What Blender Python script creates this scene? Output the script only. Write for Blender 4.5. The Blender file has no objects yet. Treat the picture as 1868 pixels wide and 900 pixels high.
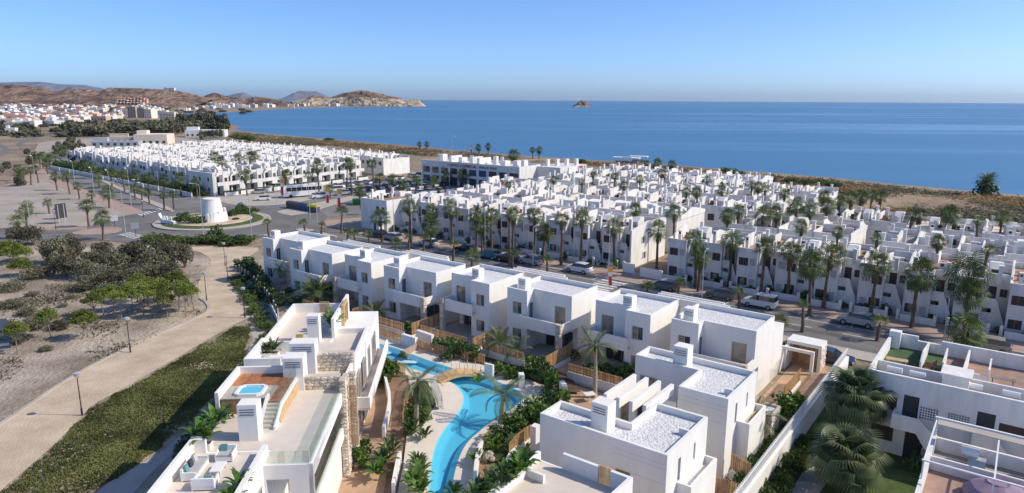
import bpy, math, random
from mathutils import Vector, Matrix
random.seed(7)
R = math.radians
scene = bpy.context.scene
col = scene.collection

# ------------------------------------------------------------------ camera
CAM_H, FPX, HY, ROLL = 27.0, 1245.0, 182.0, R(0.3)
PITCH = math.atan((450 - HY) / FPX)
cam_d = bpy.data.cameras.new('camera')
cam_d.sensor_width = 36.0
cam_d.lens = FPX / 1868 * 36.0
cam_d.clip_start, cam_d.clip_end = 0.5, 200000
cam_o = bpy.data.objects.new('camera', cam_d)
cam_o.matrix_world = Matrix.Translation((0, 0, CAM_H)) @ Matrix.Rotation(R(90) - PITCH, 4, 'X') @ Matrix.Rotation(ROLL, 4, 'Z')
col.objects.link(cam_o)
scene.camera = cam_o

# ------------------------------------------------------------------ sky and sun
SUN_EL, SUN_AZ = R(40), R(93)          # azimuth clockwise from +Y
world = bpy.data.worlds.new('World'); scene.world = world
world.use_nodes = True
wn = world.node_tree.nodes; wl = world.node_tree.links
wn.clear()
sky = wn.new('ShaderNodeTexSky'); sky.sky_type = 'NISHITA'; sky.sun_disc = False
sky.sun_elevation = SUN_EL; sky.sun_rotation = SUN_AZ
sky.altitude = 30; sky.air_density = 0.6; sky.dust_density = 0.85; sky.ozone_density = 8.5
bg = wn.new('ShaderNodeBackground'); bg.inputs['Strength'].default_value = 0.104
wo = wn.new('ShaderNodeOutputWorld')
wl.new(sky.outputs[0], bg.inputs[0]); wl.new(bg.outputs[0], wo.inputs[0])
sun_d = bpy.data.lights.new('sun', 'SUN'); sun_d.energy = 2.2; sun_d.angle = R(0.5); sun_d.color = (1.0, 0.90, 0.74)
sun_o = bpy.data.objects.new('sun', sun_d); col.objects.link(sun_o)
sd = Vector((math.sin(SUN_AZ) * math.cos(SUN_EL), math.cos(SUN_AZ) * math.cos(SUN_EL), math.sin(SUN_EL)))
sun_o.rotation_euler = sd.to_track_quat('Z', 'Y').to_euler(); sun_o.location = (60, 0, 80)
scene.view_settings.view_transform = 'Standard'; scene.view_settings.look = 'None'
scene.view_settings.exposure = 0.95; scene.view_settings.gamma = 1.0
scene.render.engine = 'CYCLES'
scene.render.resolution_x, scene.render.resolution_y = 1024, 493

# ------------------------------------------------------------------ coordinates
def ray(x, y):
    u, v = x - 934.0, y - 450.0
    c, s = math.cos(ROLL), math.sin(ROLL)
    u, v = c * u + s * v, -s * u + c * v
    cp, sp = math.cos(PITCH), math.sin(PITCH)
    a, b = 1.0, -v / FPX
    return (u / FPX, a * cp + b * sp, -a * sp + b * cp)
def P(x, y, z=0.0):
    r = ray(x, y); t = (z - CAM_H) / r[2]
    return Vector((r[0] * t, r[1] * t, z))
ANG = R(-37.0)
EX, EY = math.cos(ANG), math.sin(ANG)
NX, NY = -EY, EX
def S(s, t, z=0.0): return Vector((s * EX + t * NX, s * EY + t * NY, z))
def ST(p): return p.x * EX + p.y * EY, p.x * NX + p.y * NY
def PS(x, y, z=0.0): return ST(P(x, y, z))

# ------------------------------------------------------------------ materials
M = {}
def mat(name, c, rough=0.8, var=0.0, vscale=1.0, c2=None, bump=0.0, bscale=20.0, spec=0.3, metal=0.0, coat=0.0, trans=0.0, rnd=0.0, emit=None, detail=4.0, stretch=None):
    m = bpy.data.materials.new(name); m.use_nodes = True
    nt = m.node_tree; n = nt.nodes; l = nt.links
    b = n['Principled BSDF']
    b.inputs['Base Color'].default_value = (*c, 1); b.inputs['Roughness'].default_value = rough
    b.inputs['Specular IOR Level'].default_value = spec; b.inputs['Metallic'].default_value = metal
    b.inputs['Coat Weight'].default_value = coat
    pos = None
    if var or c2 or bump:
        g = n.new('ShaderNodeNewGeometry'); pos = g.outputs['Position']
        if stretch:
            mp = n.new('ShaderNodeMapping'); mp.inputs['Scale'].default_value = stretch
            l.new(pos, mp.inputs[0]); pos = mp.outputs[0]
    src = None
    if var or c2:
        t = n.new('ShaderNodeTexNoise'); t.inputs['Scale'].default_value = vscale; t.inputs['Detail'].default_value = detail
        t.inputs['Roughness'].default_value = 0.62
        l.new(pos, t.inputs['Vector'])
        rp = n.new('ShaderNodeValToRGB'); l.new(t.outputs['Fac'], rp.inputs[0])
        ca = c; cb = c2 if c2 else c
        k = var
        rp.color_ramp.elements[0].position = 0.34; rp.color_ramp.elements[1].position = 0.66
        rp.color_ramp.elements[0].color = (*[max(0, v * (1 - k)) for v in ca], 1)
        rp.color_ramp.elements[1].color = (*[min(1, v * (1 + k)) for v in cb], 1)
        src = rp.outputs[0]
    if rnd:
        oi = n.new('ShaderNodeObjectInfo')
        hs = n.new('ShaderNodeHueSaturation')
        mr = n.new('ShaderNodeMapRange'); mr.inputs[3].default_value = 1 - rnd; mr.inputs[4].default_value = 1 + rnd
        l.new(oi.outputs['Random'], mr.inputs[0]); l.new(mr.outputs[0], hs.inputs['Value'])
        if src: l.new(src, hs.inputs['Color'])
        else: hs.inputs['Color'].default_value = (*c, 1)
        src = hs.outputs[0]
    if src: l.new(src, b.inputs['Base Color'])
    if bump:
        t2 = n.new('ShaderNodeTexNoise'); t2.inputs['Scale'].default_value = bscale; t2.inputs['Detail'].default_value = 5
        l.new(pos, t2.inputs['Vector'])
        bp = n.new('ShaderNodeBump'); bp.inputs['Strength'].default_value = bump; bp.inputs['Distance'].default_value = 0.4 / bscale * 4
        l.new(t2.outputs['Fac'], bp.inputs['Height']); l.new(bp.outputs[0], b.inputs['Normal'])
    if trans:
        tr = n.new('ShaderNodeBsdfTranslucent'); mx = n.new('ShaderNodeMixShader'); mx.inputs[0].default_value = trans
        if src: l.new(src, tr.inputs[0])
        else: tr.inputs[0].default_value = (*c, 1)
        l.new(b.outputs[0], mx.inputs[1]); l.new(tr.outputs[0], mx.inputs[2])
        l.new(mx.outputs[0], n['Material Output'].inputs[0])
    if emit:
        b.inputs['Emission Color'].default_value = (*c, 1); b.inputs['Emission Strength'].default_value = emit
    M[name] = m
    return m
mat('plaster', (0.82, 0.795, 0.75), 0.85, 0.045, 0.8, bump=0.08, bscale=30, detail=8, stretch=(1.2, 1.2, 0.35))
mat('old_plaster', (0.77, 0.745, 0.705), 0.9, 0.11, 0.9, bump=0.1, bscale=14, rnd=0.06, detail=8, stretch=(1.3, 1.3, 0.3))
mat('far_white', (0.74, 0.73, 0.71), 0.9, 0.06, 0.08, rnd=0.12)
mat('far_cream', (0.66, 0.57, 0.46), 0.9, 0.08, 0.08, rnd=0.15)
mat('far_pink', (0.68, 0.46, 0.35), 0.9, 0.08, 0.08, rnd=0.15)
mat('far_brown', (0.42, 0.35, 0.28), 0.9, 0.08, 0.08)
mat('far_yellow', (0.62, 0.47, 0.25), 0.9, 0.05, 0.08)
mat('roof_tile', (0.36, 0.19, 0.13), 0.85, 0.15, 0.3)
mat('opening', (0.055, 0.055, 0.06), 0.5)
mat('floor_tile', (0.66, 0.58, 0.50), 0.7, 0.05, 1.2)
mat('terracotta', (0.36, 0.235, 0.185), 0.85, 0.14, 1.1, rnd=0.12)
mat('terrace_grey', (0.36, 0.33, 0.31), 0.85, 0.15, 1.1, rnd=0.12)
mat('stone', (0.58, 0.48, 0.37), 0.9, 0.2, 3.2, c2=(0.72, 0.63, 0.51), bump=0.6, bscale=14, rnd=0.22)
mat('mortar', (0.55, 0.48, 0.40), 0.95, 0.1, 4)
mat('wood', (0.47, 0.28, 0.145), 0.65, 0.25, 3.0, rnd=0.18)
mat('wood_light', (0.62, 0.42, 0.22), 0.65, 0.18, 3.0, rnd=0.12)
mat('deck_wood', (0.40, 0.17, 0.075), 0.55, 0.25, 2.5, rnd=0.16)
mat('glass', (0.05, 0.055, 0.06), 0.06, spec=0.7)
mat('curtain_glass', (0.30, 0.24, 0.175), 0.12, 0.35, 1.4, spec=0.6, coat=0.6)
mat('frame_grey', (0.42, 0.42, 0.42), 0.5)
mat('frame_white', (0.78, 0.78, 0.77), 0.5)
mat('shutter', (0.075, 0.052, 0.045), 0.6)
mat('louvre', (0.10, 0.10, 0.12), 0.6)
mat('metal_dark', (0.05, 0.05, 0.055), 0.5, metal=0.3)
mat('metal_grey', (0.52, 0.54, 0.55), 0.45, metal=0.3)
mat('asphalt_dark', (0.12, 0.115, 0.112), 0.92, 0.15, 0.4)
mat('asphalt', (0.175, 0.165, 0.158), 0.92, 0.2, 0.13, bump=0.1, bscale=25, detail=8)
mat('asphalt_worn', (0.21, 0.198, 0.188), 0.92, 0.18, 0.14, bump=0.1, bscale=25, detail=8)
mat('paving_pink', (0.40, 0.295, 0.245), 0.9, 0.1, 0.5, bump=0.1, bscale=8, detail=8)
mat('paving_pale', (0.45, 0.40, 0.345), 0.9, 0.1, 0.4, bump=0.1, bscale=8, detail=8)
mat('paving_tan', (0.47, 0.31, 0.20), 0.85, 0.15, 0.8, bump=0.1, bscale=8)
mat('paving_brown', (0.27, 0.16, 0.11), 0.85, 0.18, 1.2, bump=0.1, bscale=8)
mat('kerb', (0.42, 0.39, 0.36), 0.9, 0.1, 1)
mat('marking', (0.68, 0.67, 0.65), 0.8, 0.14, 2.5)
mat('sand_path', (0.50, 0.40, 0.285), 0.95, 0.10, 0.3, c2=(0.58, 0.465, 0.335), bump=0.3, bscale=6, detail=8)
mat('soil', (0.26, 0.21, 0.155), 0.97, 0.22, 0.13, c2=(0.43, 0.36, 0.28), bump=0.5, bscale=2.5, detail=9)
mat('plaza_sand', (0.36, 0.31, 0.26), 0.97, 0.10, 0.09, c2=(0.41, 0.355, 0.30), bump=0.15, bscale=2.5, detail=9)
mat('dry_land', (0.22, 0.165, 0.11), 0.97, 0.25, 0.022, c2=(0.32, 0.25, 0.18), bump=0.4, bscale=0.6, detail=10)
mat('beach', (0.27, 0.19, 0.125), 0.97, 0.12, 0.08, bump=0.2, bscale=1)
mat('pool_deck', (0.71, 0.64, 0.545), 0.85, 0.05, 0.8)
mat('pool_shell', (0.13, 0.53, 0.70), 0.7)
mat('lawn', (0.07, 0.105, 0.03), 0.95, 0.3, 1.2, bump=0.3, bscale=12)
mat('turf', (0.06, 0.11, 0.05), 0.95, 0.15, 1.5)
mat('bed_soil', (0.10, 0.075, 0.05), 0.95, 0.3, 1.5)
mat('trunk', (0.155, 0.105, 0.07), 0.95, 0.25, 3, bump=0.4, bscale=9)
mat('trunk_grey', (0.25, 0.215, 0.18), 0.95, 0.2, 3, bump=0.3, bscale=9)
mat('trunk_smooth', (0.40, 0.34, 0.26), 0.8, 0.15, 3)
mat('palm_green', (0.115, 0.155, 0.048), 0.5, 0.35, 0.9, rnd=0.2, trans=0.2)
mat('palm_dark', (0.115, 0.15, 0.062), 0.4, 0.35, 0.9, rnd=0.15, trans=0.18)
mat('palm_dry', (0.20, 0.135, 0.075), 0.9, 0.25, 1.5)
mat('leaf_tropic', (0.065, 0.14, 0.026), 0.45, 0.4, 1.6, c2=(0.11, 0.20, 0.036), rnd=0.25, trans=0.25)
mat('leaf_dark', (0.038, 0.078, 0.022), 0.5, 0.35, 1.0, c2=(0.065, 0.115, 0.032), rnd=0.2, trans=0.15)
mat('leaf_pine', (0.12, 0.16, 0.028), 0.75, 0.35, 0.7, c2=(0.18, 0.22, 0.045), rnd=0.2, trans=0.15)
mat('leaf_olive', (0.135, 0.13, 0.085), 0.85, 0.35, 0.5, c2=(0.21, 0.195, 0.125), rnd=0.3, trans=0.28)
mat('leaf_hedge', (0.065, 0.105, 0.025), 0.8, 0.35, 0.5, c2=(0.10, 0.145, 0.033), rnd=0.15, trans=0.15)
mat('leaf_scrub', (0.21, 0.135, 0.07), 0.9, 0.45, 0.05, c2=(0.30, 0.21, 0.10), trans=0.25)
mat('leaf_cover', (0.115, 0.14, 0.042), 0.85, 0.4, 0.2, c2=(0.20, 0.20, 0.075), trans=0.3)
mat('leaf_far', (0.10, 0.105, 0.068), 0.95, 0.3, 0.05, c2=(0.15, 0.145, 0.09), rnd=0.25)
mat('scrub_soil', (0.21, 0.15, 0.09), 0.97, 0.35, 0.04, c2=(0.36, 0.265, 0.175), bump=0.5, bscale=0.8, detail=9)
mat('cactus_yellow', (0.42, 0.35, 0.10), 0.8, 0.2, 3)
mat('rock', (0.42, 0.36, 0.30), 0.95, 0.2, 1.2, bump=0.5, bscale=4)
mat('hill', (0.17, 0.10, 0.07), 0.98, 0.35, 0.008, c2=(0.27, 0.175, 0.115), bump=1.0, bscale=0.03, detail=10)
mat('cliff', (0.32, 0.25, 0.18), 0.98, 0.4, 0.012, c2=(0.52, 0.41, 0.28), bump=1.0, bscale=0.03, detail=10)
mat('far_hill', (0.16, 0.16, 0.185), 0.98, 0.2, 0.001)  # slight blue tint: some of the distance haze is put into the hill colour
mat('tyre', (0.02, 0.02, 0.02), 0.9)
mat('rim', (0.45, 0.45, 0.46), 0.35, metal=0.8)
mat('car_glass', (0.02, 0.024, 0.028), 0.05, spec=0.8)
mat('lamp_white', (0.75, 0.75, 0.75), 0.3)
mat('tail_red', (0.35, 0.02, 0.02), 0.3)
for nm, c in dict(paint_white=(0.74, 0.74, 0.74), paint_silver=(0.42, 0.43, 0.44), paint_grey=(0.16, 0.165, 0.175), paint_black=(0.022, 0.023, 0.027), paint_teal=(0.03, 0.20, 0.26), paint_navy=(0.03, 0.04, 0.085), paint_red=(0.30, 0.03, 0.03), paint_beige=(0.42, 0.36, 0.29)).items():
    mat(nm, c, 0.35, metal=0.25 if nm != 'paint_white' else 0.0, coat=0.7)
mat('banner_red', (0.60, 0.05, 0.06), 0.7)
mat('banner_orange', (0.80, 0.38, 0.08), 0.7)
mat('banner_white', (0.80, 0.78, 0.75), 0.7)
mat('letter_red', (0.40, 0.03, 0.05), 0.6)
mat('letter_dark', (0.05, 0.06, 0.10), 0.6)
mat('window_blue', (0.05, 0.075, 0.16), 0.1, spec=0.7)
mat('bin_green', (0.03, 0.16, 0.06), 0.6)
mat('bin_blue', (0.05, 0.10, 0.20), 0.6)
mat('bin_grey', (0.10, 0.11, 0.12), 0.6)
mat('bin_yellow', (0.55, 0.48, 0.04), 0.6)
mat('sign_blue', (0.10, 0.13, 0.19), 0.6)
mat('sign_green', (0.05, 0.14, 0.08), 0.6)
mat('sign_dark', (0.05, 0.05, 0.055), 0.6)
mat('fabric_mauve', (0.30, 0.22, 0.28), 0.9, 0.1, 3)
mat('fabric_grey', (0.46, 0.45, 0.43), 0.9, 0.05, 3)
mat('fabric_white', (0.80, 0.79, 0.77), 0.9)
mat('fabric_teal', (0.12, 0.28, 0.26), 0.9)
mat('fabric_dark', (0.05, 0.06, 0.08), 0.9)
mat('mosaic_white', (0.80, 0.86, 0.90), 0.5)
# gravel: voronoi pebbles
def gravel():
    m = mat('gravel', (0.6, 0.6, 0.6), 0.9); nt = m.node_tree; n = nt.nodes; l = nt.links; b = n['Principled BSDF']
    g = n.new('ShaderNodeNewGeometry'); v = n.new('ShaderNodeTexVoronoi'); v.inputs['Scale'].default_value = 6.5
    l.new(g.outputs['Position'], v.inputs['Vector'])
    rp = n.new('ShaderNodeValToRGB'); l.new(v.outputs['Color'], rp.inputs[0])
    rp.color_ramp.elements[0].color = (0.52, 0.52, 0.53, 1); rp.color_ramp.elements[1].color = (0.80, 0.80, 0.79, 1)
    l.new(rp.outputs[0], b.inputs['Base Color'])
    inv = n.new('ShaderNodeMath'); inv.operation = 'SUBTRACT'; inv.inputs[0].default_value = 1.0; l.new(v.outputs['Distance'], inv.inputs[1])
    bp = n.new('ShaderNodeBump'); bp.inputs['Strength'].default_value = 0.9; bp.inputs['Distance'].default_value = 0.06
    l.new(inv.outputs[0], bp.inputs['Height']); l.new(bp.outputs[0], b.inputs['Normal'])
gravel()
def water_mat():
    m = mat('pool_water', (0.35, 0.72, 0.85), 0.03, spec=0.5); nt = m.node_tree; n = nt.nodes; l = nt.links; b = n['Principled BSDF']
    b.inputs['Transmission Weight'].default_value = 1.0; b.inputs['IOR'].default_value = 1.33
    b.inputs['Base Color'].default_value = (0.16, 0.62, 0.86, 1)
    g = n.new('ShaderNodeNewGeometry'); t = n.new('ShaderNodeTexNoise'); t.inputs['Scale'].default_value = 1.6; t.inputs['Detail'].default_value = 3
    l.new(g.outputs['Position'], t.inputs['Vector'])
    bp = n.new('ShaderNodeBump'); bp.inputs['Strength'].default_value = 0.12; bp.inputs['Distance'].default_value = 0.1
    l.new(t.outputs['Fac'], bp.inputs['Height']); l.new(bp.outputs[0], b.inputs['Normal'])
    tp = n.new('ShaderNodeBsdfTransparent'); tp.inputs[0].default_value = (0.84, 0.96, 0.99, 1)
    gl = n.new('ShaderNodeBsdfGlossy'); gl.inputs['Roughness'].default_value = 0.05; l.new(bp.outputs[0], gl.inputs['Normal'])
    lw_ = n.new('ShaderNodeLayerWeight'); l.new(bp.outputs[0], lw_.inputs['Normal'])
    pw_ = n.new('ShaderNodeMath'); pw_.operation = 'POWER'; pw_.inputs[1].default_value = 4.0; l.new(lw_.outputs['Facing'], pw_.inputs[0])
    fr = n.new('ShaderNodeMath'); fr.operation = 'MULTIPLY_ADD'; fr.inputs[1].default_value = 0.6; fr.inputs[2].default_value = 0.02; l.new(pw_.outputs[0], fr.inputs[0])
    mx = n.new('ShaderNodeMixShader'); l.new(fr.outputs[0], mx.inputs[0]); l.new(tp.outputs[0], mx.inputs[1]); l.new(gl.outputs[0], mx.inputs[2])
    l.new(mx.outputs[0], n['Material Output'].inputs[0])
water_mat()
def sea_mat():
    m = mat('sea_water', (0.02, 0.07, 0.14), 0.16, spec=0.35); nt = m.node_tree; n = nt.nodes; l = nt.links; b = n['Principled BSDF']
    g = n.new('ShaderNodeNewGeometry')
    mp = n.new('ShaderNodeMapping'); mp.inputs['Rotation'].default_value = (0, 0, R(8)); mp.inputs['Scale'].default_value = (0.0012, 0.007, 1)
    l.new(g.outputs['Position'], mp.inputs[0])
    t = n.new('ShaderNodeTexNoise'); t.inputs['Scale'].default_value = 1.0; t.inputs['Detail'].default_value = 8; t.inputs['Roughness'].default_value = 0.6
    l.new(mp.outputs[0], t.inputs['Vector'])
    rp = n.new('ShaderNodeValToRGB'); l.new(t.outputs['Fac'], rp.inputs[0])
    rp.color_ramp.elements[0].position = 0.36; rp.color_ramp.elements[1].position = 0.66
    rp.color_ramp.elements[0].color = (0.022, 0.11, 0.24, 1); rp.color_ramp.elements[1].color = (0.075, 0.22, 0.37, 1)
    l.new(rp.outputs[0], b.inputs['Base Color'])
    mp2 = n.new('ShaderNodeMapping'); mp2.inputs['Rotation'].default_value = (0, 0, R(-6)); mp2.inputs['Scale'].default_value = (0.05, 0.30, 1)
    l.new(g.outputs['Position'], mp2.inputs[0])
    t2 = n.new('ShaderNodeTexNoise'); t2.inputs['Scale'].default_value = 1.0; t2.inputs['Detail'].default_value = 5
    l.new(mp2.outputs[0], t2.inputs['Vector'])
    bp = n.new('ShaderNodeBump'); bp.inputs['Strength'].default_value = 0.35; bp.inputs['Distance'].default_value = 0.5
    l.new(t2.outputs['Fac'], bp.inputs['Height']); l.new(bp.outputs[0], b.inputs['Normal'])
    rr = n.new('ShaderNodeMapRange'); rr.inputs[1].default_value = 0.35; rr.inputs[2].default_value = 0.65; rr.inputs[3].default_value = 0.22; rr.inputs[4].default_value = 0.5
    l.new(t.outputs['Fac'], rr.inputs[0]); l.new(rr.outputs[0], b.inputs['Roughness'])
sea_mat()
def glass_clear():
    m = mat('glass_clear', (0.9, 0.95, 0.94), 0.02); nt = m.node_tree; n = nt.nodes; l = nt.links
    tp = n.new('ShaderNodeBsdfTransparent'); tp.inputs[0].default_value = (0.88, 0.93, 0.91, 1)
    gl = n.new('ShaderNodeBsdfGlossy'); gl.inputs['Roughness'].default_value = 0.02
    mx = n.new('ShaderNodeMixShader'); mx.inputs[0].default_value = 0.10
    l.new(tp.outputs[0], mx.inputs[1]); l.new(gl.outputs[0], mx.inputs[2]); l.new(mx.outputs[0], n['Material Output'].inputs[0])
glass_clear()

# ------------------------------------------------------------------ mesh helpers
class MB:
    def __init__(s): s.v = []; s.f = []; s.m = []
    def face(s, pts, mi=0):
        i = len(s.v); s.v += [tuple(p) for p in pts]; s.f.append(tuple(range(i, i + len(pts)))); s.m.append(mi)
    def box(s, x0, x1, y0, y1, z0, z1, mi=0):
        i = len(s.v)
        s.v += [(x0, y0, z0), (x1, y0, z0), (x1, y1, z0), (x0, y1, z0), (x0, y0, z1), (x1, y0, z1), (x1, y1, z1), (x0, y1, z1)]
        for q in ((0, 3, 2, 1), (4, 5, 6, 7), (0, 1, 5, 4), (1, 2, 6, 5), (2, 3, 7, 6), (3, 0, 4, 7)):
            s.f.append(tuple(i + k for k in q)); s.m.append(mi)
        return s
    def _ext(s, a, b, mi):
        n = len(a); i = len(s.v); s.v += a + b
        s.f.append(tuple(reversed(range(i, i + n)))); s.m.append(mi)
        s.f.append(tuple(range(i + n, i + 2 * n))); s.m.append(mi)
        for k in range(n):
            j = (k + 1) % n
            s.f.append((i + k, i + j, i + n + j, i + n + k)); s.m.append(mi)
        return s
    def prism(s, poly, z0, z1, mi=0): return s._ext([(p[0], p[1], z0) for p in poly], [(p[0], p[1], z1) for p in poly], mi)
    def prism_y(s, poly, y0, y1, mi=0): return s._ext([(p[0], y0, p[1]) for p in poly], [(p[0], y1, p[1]) for p in poly], mi)
    def prism_x(s, poly, x0, x1, mi=0): return s._ext([(x0, p[0], p[1]) for p in poly], [(x1, p[0], p[1]) for p in poly], mi)
    def cyl(s, cx, cy, z0, z1, r0, r1=None, n=10, mi=0):
        r1 = r0 if r1 is None else r1
        c = [(math.cos(2 * math.pi * k / n), math.sin(2 * math.pi * k / n)) for k in range(n)]
        return s._ext([(cx + r0 * a, cy + r0 * b, z0) for a, b in c], [(cx + r1 * a, cy + r1 * b, z1) for a, b in c], mi)
    def tube(s, pts, rad, n=6, mi=0):
        pts = [Vector(p) for p in pts]; rings = []
        if not hasattr(rad, '__len__'): rad = [rad] * len(pts)
        for k, p in enumerate(pts):
            d = (pts[min(k + 1, len(pts) - 1)] - pts[max(k - 1, 0)]).normalized()
            a = d.orthogonal().normalized(); b = d.cross(a)
            i = len(s.v); rings.append(i)
            for q in range(n):
                w = 2 * math.pi * q / n
                s.v.append(tuple(p + (a * math.cos(w) + b * math.sin(w)) * rad[k]))
        for k in range(len(rings) - 1):
            # align rings
            i, j = rings[k], rings[k + 1]
            best = min(range(n), key=lambda o: sum((Vector(s.v[i + q]) - pts[k] - Vector(s.v[j + (q + o) % n]) + pts[k + 1]).length for q in range(0, n, max(1, n // 3))))
            for q in range(n):
                s.f.append((i + q, i + (q + 1) % n, j + (q + 1 + best) % n, j + (q + best) % n)); s.m.append(mi)
        s.f.append(tuple(rings[0] + q for q in range(n))); s.m.append(mi)
        s.f.append(tuple(rings[-1] + q for q in range(n))); s.m.append(mi)
        return s
    def ring(s, poly, th, z0, z1, mi=0):
        """parapet of thickness th inside a closed polygon (counter-clockwise)"""
        n = len(poly); ins = []
        for k in range(n):
            a, b, c = Vector(poly[k - 1]), Vector(poly[k]), Vector(poly[(k + 1) % n])
            d1 = (b - a).normalized(); d2 = (c - b).normalized()
            n1 = Vector((-d1.y, d1.x)); n2 = Vector((-d2.y, d2.x))
            m_ = n1 + n2; ins.append(b + m_ * (th / max(0.3, m_.dot(n1))))
        for k in range(n):
            j = (k + 1) % n
            s._ext([(*poly[k], z0), (*poly[j], z0), (*ins[j], z0), (*ins[k], z0)], [(*poly[k], z1), (*poly[j], z1), (*ins[j], z1), (*ins[k], z1)], mi)
        return s
    def mesh(s, name, mats, smooth=False):
        me = bpy.data.meshes.new(name); me.from_pydata(s.v, [], s.f)
        for m in (mats if isinstance(mats, (list, tuple)) else [mats]): me.materials.append(M[m])
        if max(s.m, default=0) > 0: me.polygons.foreach_set('material_index', s.m)
        if smooth: me.polygons.foreach_set('use_smooth', [True] * len(me.polygons))
        me.update(); return me
    def build(s, name, mats, parent=None, smooth=False, loc=None, rotz=0.0):
        return link(name, s.mesh(name, mats, smooth), parent, loc, rotz)
def link(name, me, parent=None, loc=None, rotz=0.0, scale=None):
    o = bpy.data.objects.new(name, me); col.objects.link(o)
    if parent: o.parent = parent; CH.setdefault(parent.name, []).append(o)
    if loc is not None: o.location = loc
    if rotz: o.rotation_euler = (0, 0, rotz)
    if scale: o.scale = (scale, scale, scale) if not hasattr(scale, '__len__') else scale
    return o
def tag(o, label=None, cat=None, group=None, kind=None):
    if label: o['label'] = label
    if cat: o['category'] = cat
    if group: o['group'] = group
    if kind: o['kind'] = kind
    return o
def thing(name, label, cat, loc=(0, 0, 0), rotz=0.0, group=None, scale=None):
    o = bpy.data.objects.new(name, None); col.objects.link(o); o.location = loc; o.rotation_euler = (0, 0, rotz)
    o.empty_display_size = 0.2
    if scale: o.scale = (scale, scale, scale) if not hasattr(scale, '__len__') else scale
    return tag(o, label, cat, group)
def copy_tree(o, parent=None):
    c = o.copy(); col.objects.link(c); c.parent = parent
    if parent: CH.setdefault(parent.name, []).append(c)
    for ch in CH.get(o.name, []): copy_tree(ch, c)
    return c
CH = {}
def dup(o, loc, rotz=0.0, label=None, group=None, scale=None):
    c = copy_tree(o); c.location = loc; c.rotation_euler = (0, 0, rotz)
    if scale: c.scale = (scale, scale, scale) if not hasattr(scale, '__len__') else scale
    if label: c['label'] = label
    if group: c['group'] = group
    return c
class Proto:
    """remembers the first placement so that the source itself is used once"""
    def __init__(s, make): s.make = make; s.src = None
    def put(s, loc, rotz=0.0, label=None, group=None, scale=None):
        if s.src is None:
            s.src = s.make(); o = s.src; o.location = loc; o.rotation_euler = (0, 0, rotz)
            if scale: o.scale = (scale, scale, scale) if not hasattr(scale, '__len__') else scale
            if label: o['label'] = label
            if group: o['group'] = group
            return o
        return dup(s.src, loc, rotz, label, group, scale)
def sheet(name, pts, z, m, kind='structure', parent=None):
    pts = list(pts)
    if sum(pts[k - 1][0] * pts[k][1] - pts[k][0] * pts[k - 1][1] for k in range(len(pts))) < 0: pts = pts[::-1]
    mb = MB(); mb.face([(p[0], p[1], z) for p in pts]); o = mb.build(name, m, parent)
    if kind: o['kind'] = kind
    return o
def px(pts, z=0.0): return [P(x, y, z) for x, y in pts]
def smooth_poly(pts, it=2, closed=True):
    for _ in range(it):
        q = []
        n = len(pts)
        for k in range(n if closed else n - 1):
            a, b = Vector(pts[k]), Vector(pts[(k + 1) % n])
            q += [a * 0.75 + b * 0.25, a * 0.25 + b * 0.75]
        if not closed: q = [Vector(pts[0])] + q + [Vector(pts[-1])]
        pts = q
    return pts
def inside(p, poly):
    r = False; n = len(poly); j = n - 1
    for i in range(n):
        xi, yi, xj, yj = poly[i][0], poly[i][1], poly[j][0], poly[j][1]
        if (yi > p[1]) != (yj > p[1]) and p[0] < (xj - xi) * (p[1] - yi) / (yj - yi) + xi: r = not r
        j = i
    return r
from mathutils import noise as mnoise
SEA_Z = -0.5
# ------------------------------------------------------------------ land and sea
shore_px = [(2600, 425), (2200, 387), (1868, 357), (1700, 343), (1500, 323), (1300, 308), (1180, 298), (1000, 288), (860, 277), (700, 262), (600, 254), (500, 246), (446, 240), (424, 236), (437, 231), (420, 227), (390, 219), (350, 212), (331, 208), (345, 205.6), (400, 205.4), (430, 204.4), (470, 202), (520, 199.5), (560, 197.2), (620, 195.6), (700, 195), (760, 195.2), (776, 194.2)]
shore = [P(x, y, SEA_Z) for x, y in shore_px]
shore = [Vector((p.x, p.y)) for p in shore]
shore = smooth_poly(shore, 1, closed=False)
def offs(line, d):
    out = []
    for k, p in enumerate(line):
        a = line[max(0, k - 1)]; b = line[min(len(line) - 1, k + 1)]
        t = (b - a).normalized(); n = Vector((-t.y, t.x))
        out.append(p + n * d)
    return out
inner = offs(shore, 5); outer = offs(shore, -9)
def holed(name, outer_, holes, z, m):
    import bmesh
    bm = bmesh.new()
    def loop(pts):
        vs = [bm.verts.new((p[0], p[1], z)) for p in pts]
        for k in range(len(vs)): bm.edges.new((vs[k], vs[(k + 1) % len(vs)]))
    loop(outer_)
    for h in holes: loop(h)
    bmesh.ops.triangle_fill(bm, use_beauty=True, use_dissolve=False, edges=bm.edges[:])
    me = bpy.data.meshes.new(name); bm.to_mesh(me); bm.free(); me.materials.append(M[m])
    o = link(name, me); o['kind'] = 'structure'; return o
POOL_UP = [(640, 618), (672, 626), (707, 634), (737, 644), (773, 658), (800, 667), (836, 679), (815, 689), (790, 689), (745, 674), (702, 661), (672, 652), (640, 646)]
POOL_LO = [(812, 697), (830, 691), (853, 688), (880, 691), (905, 699), (935, 711), (952, 721), (955, 733), (938, 748), (915, 762), (898, 772), (880, 787), (853, 810), (840, 833), (832, 858), (826, 884), (820, 920), (810, 990), (772, 990), (782, 900), (786, 850), (795, 812), (813, 783), (836, 758), (846, 737), (843, 719), (828, 704)]
up = smooth_poly([Vector((p.x, p.y)) for p in px(POOL_UP)], 1); lo = smooth_poly([Vector((p.x, p.y)) for p in px(POOL_LO)], 2)
land = [(p.x, p.y, 0) for p in inner] + [(-900, 6000, 0), (-9000, 7000, 0), (-9000, -300, 0), (300, -300, 0)]
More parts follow.
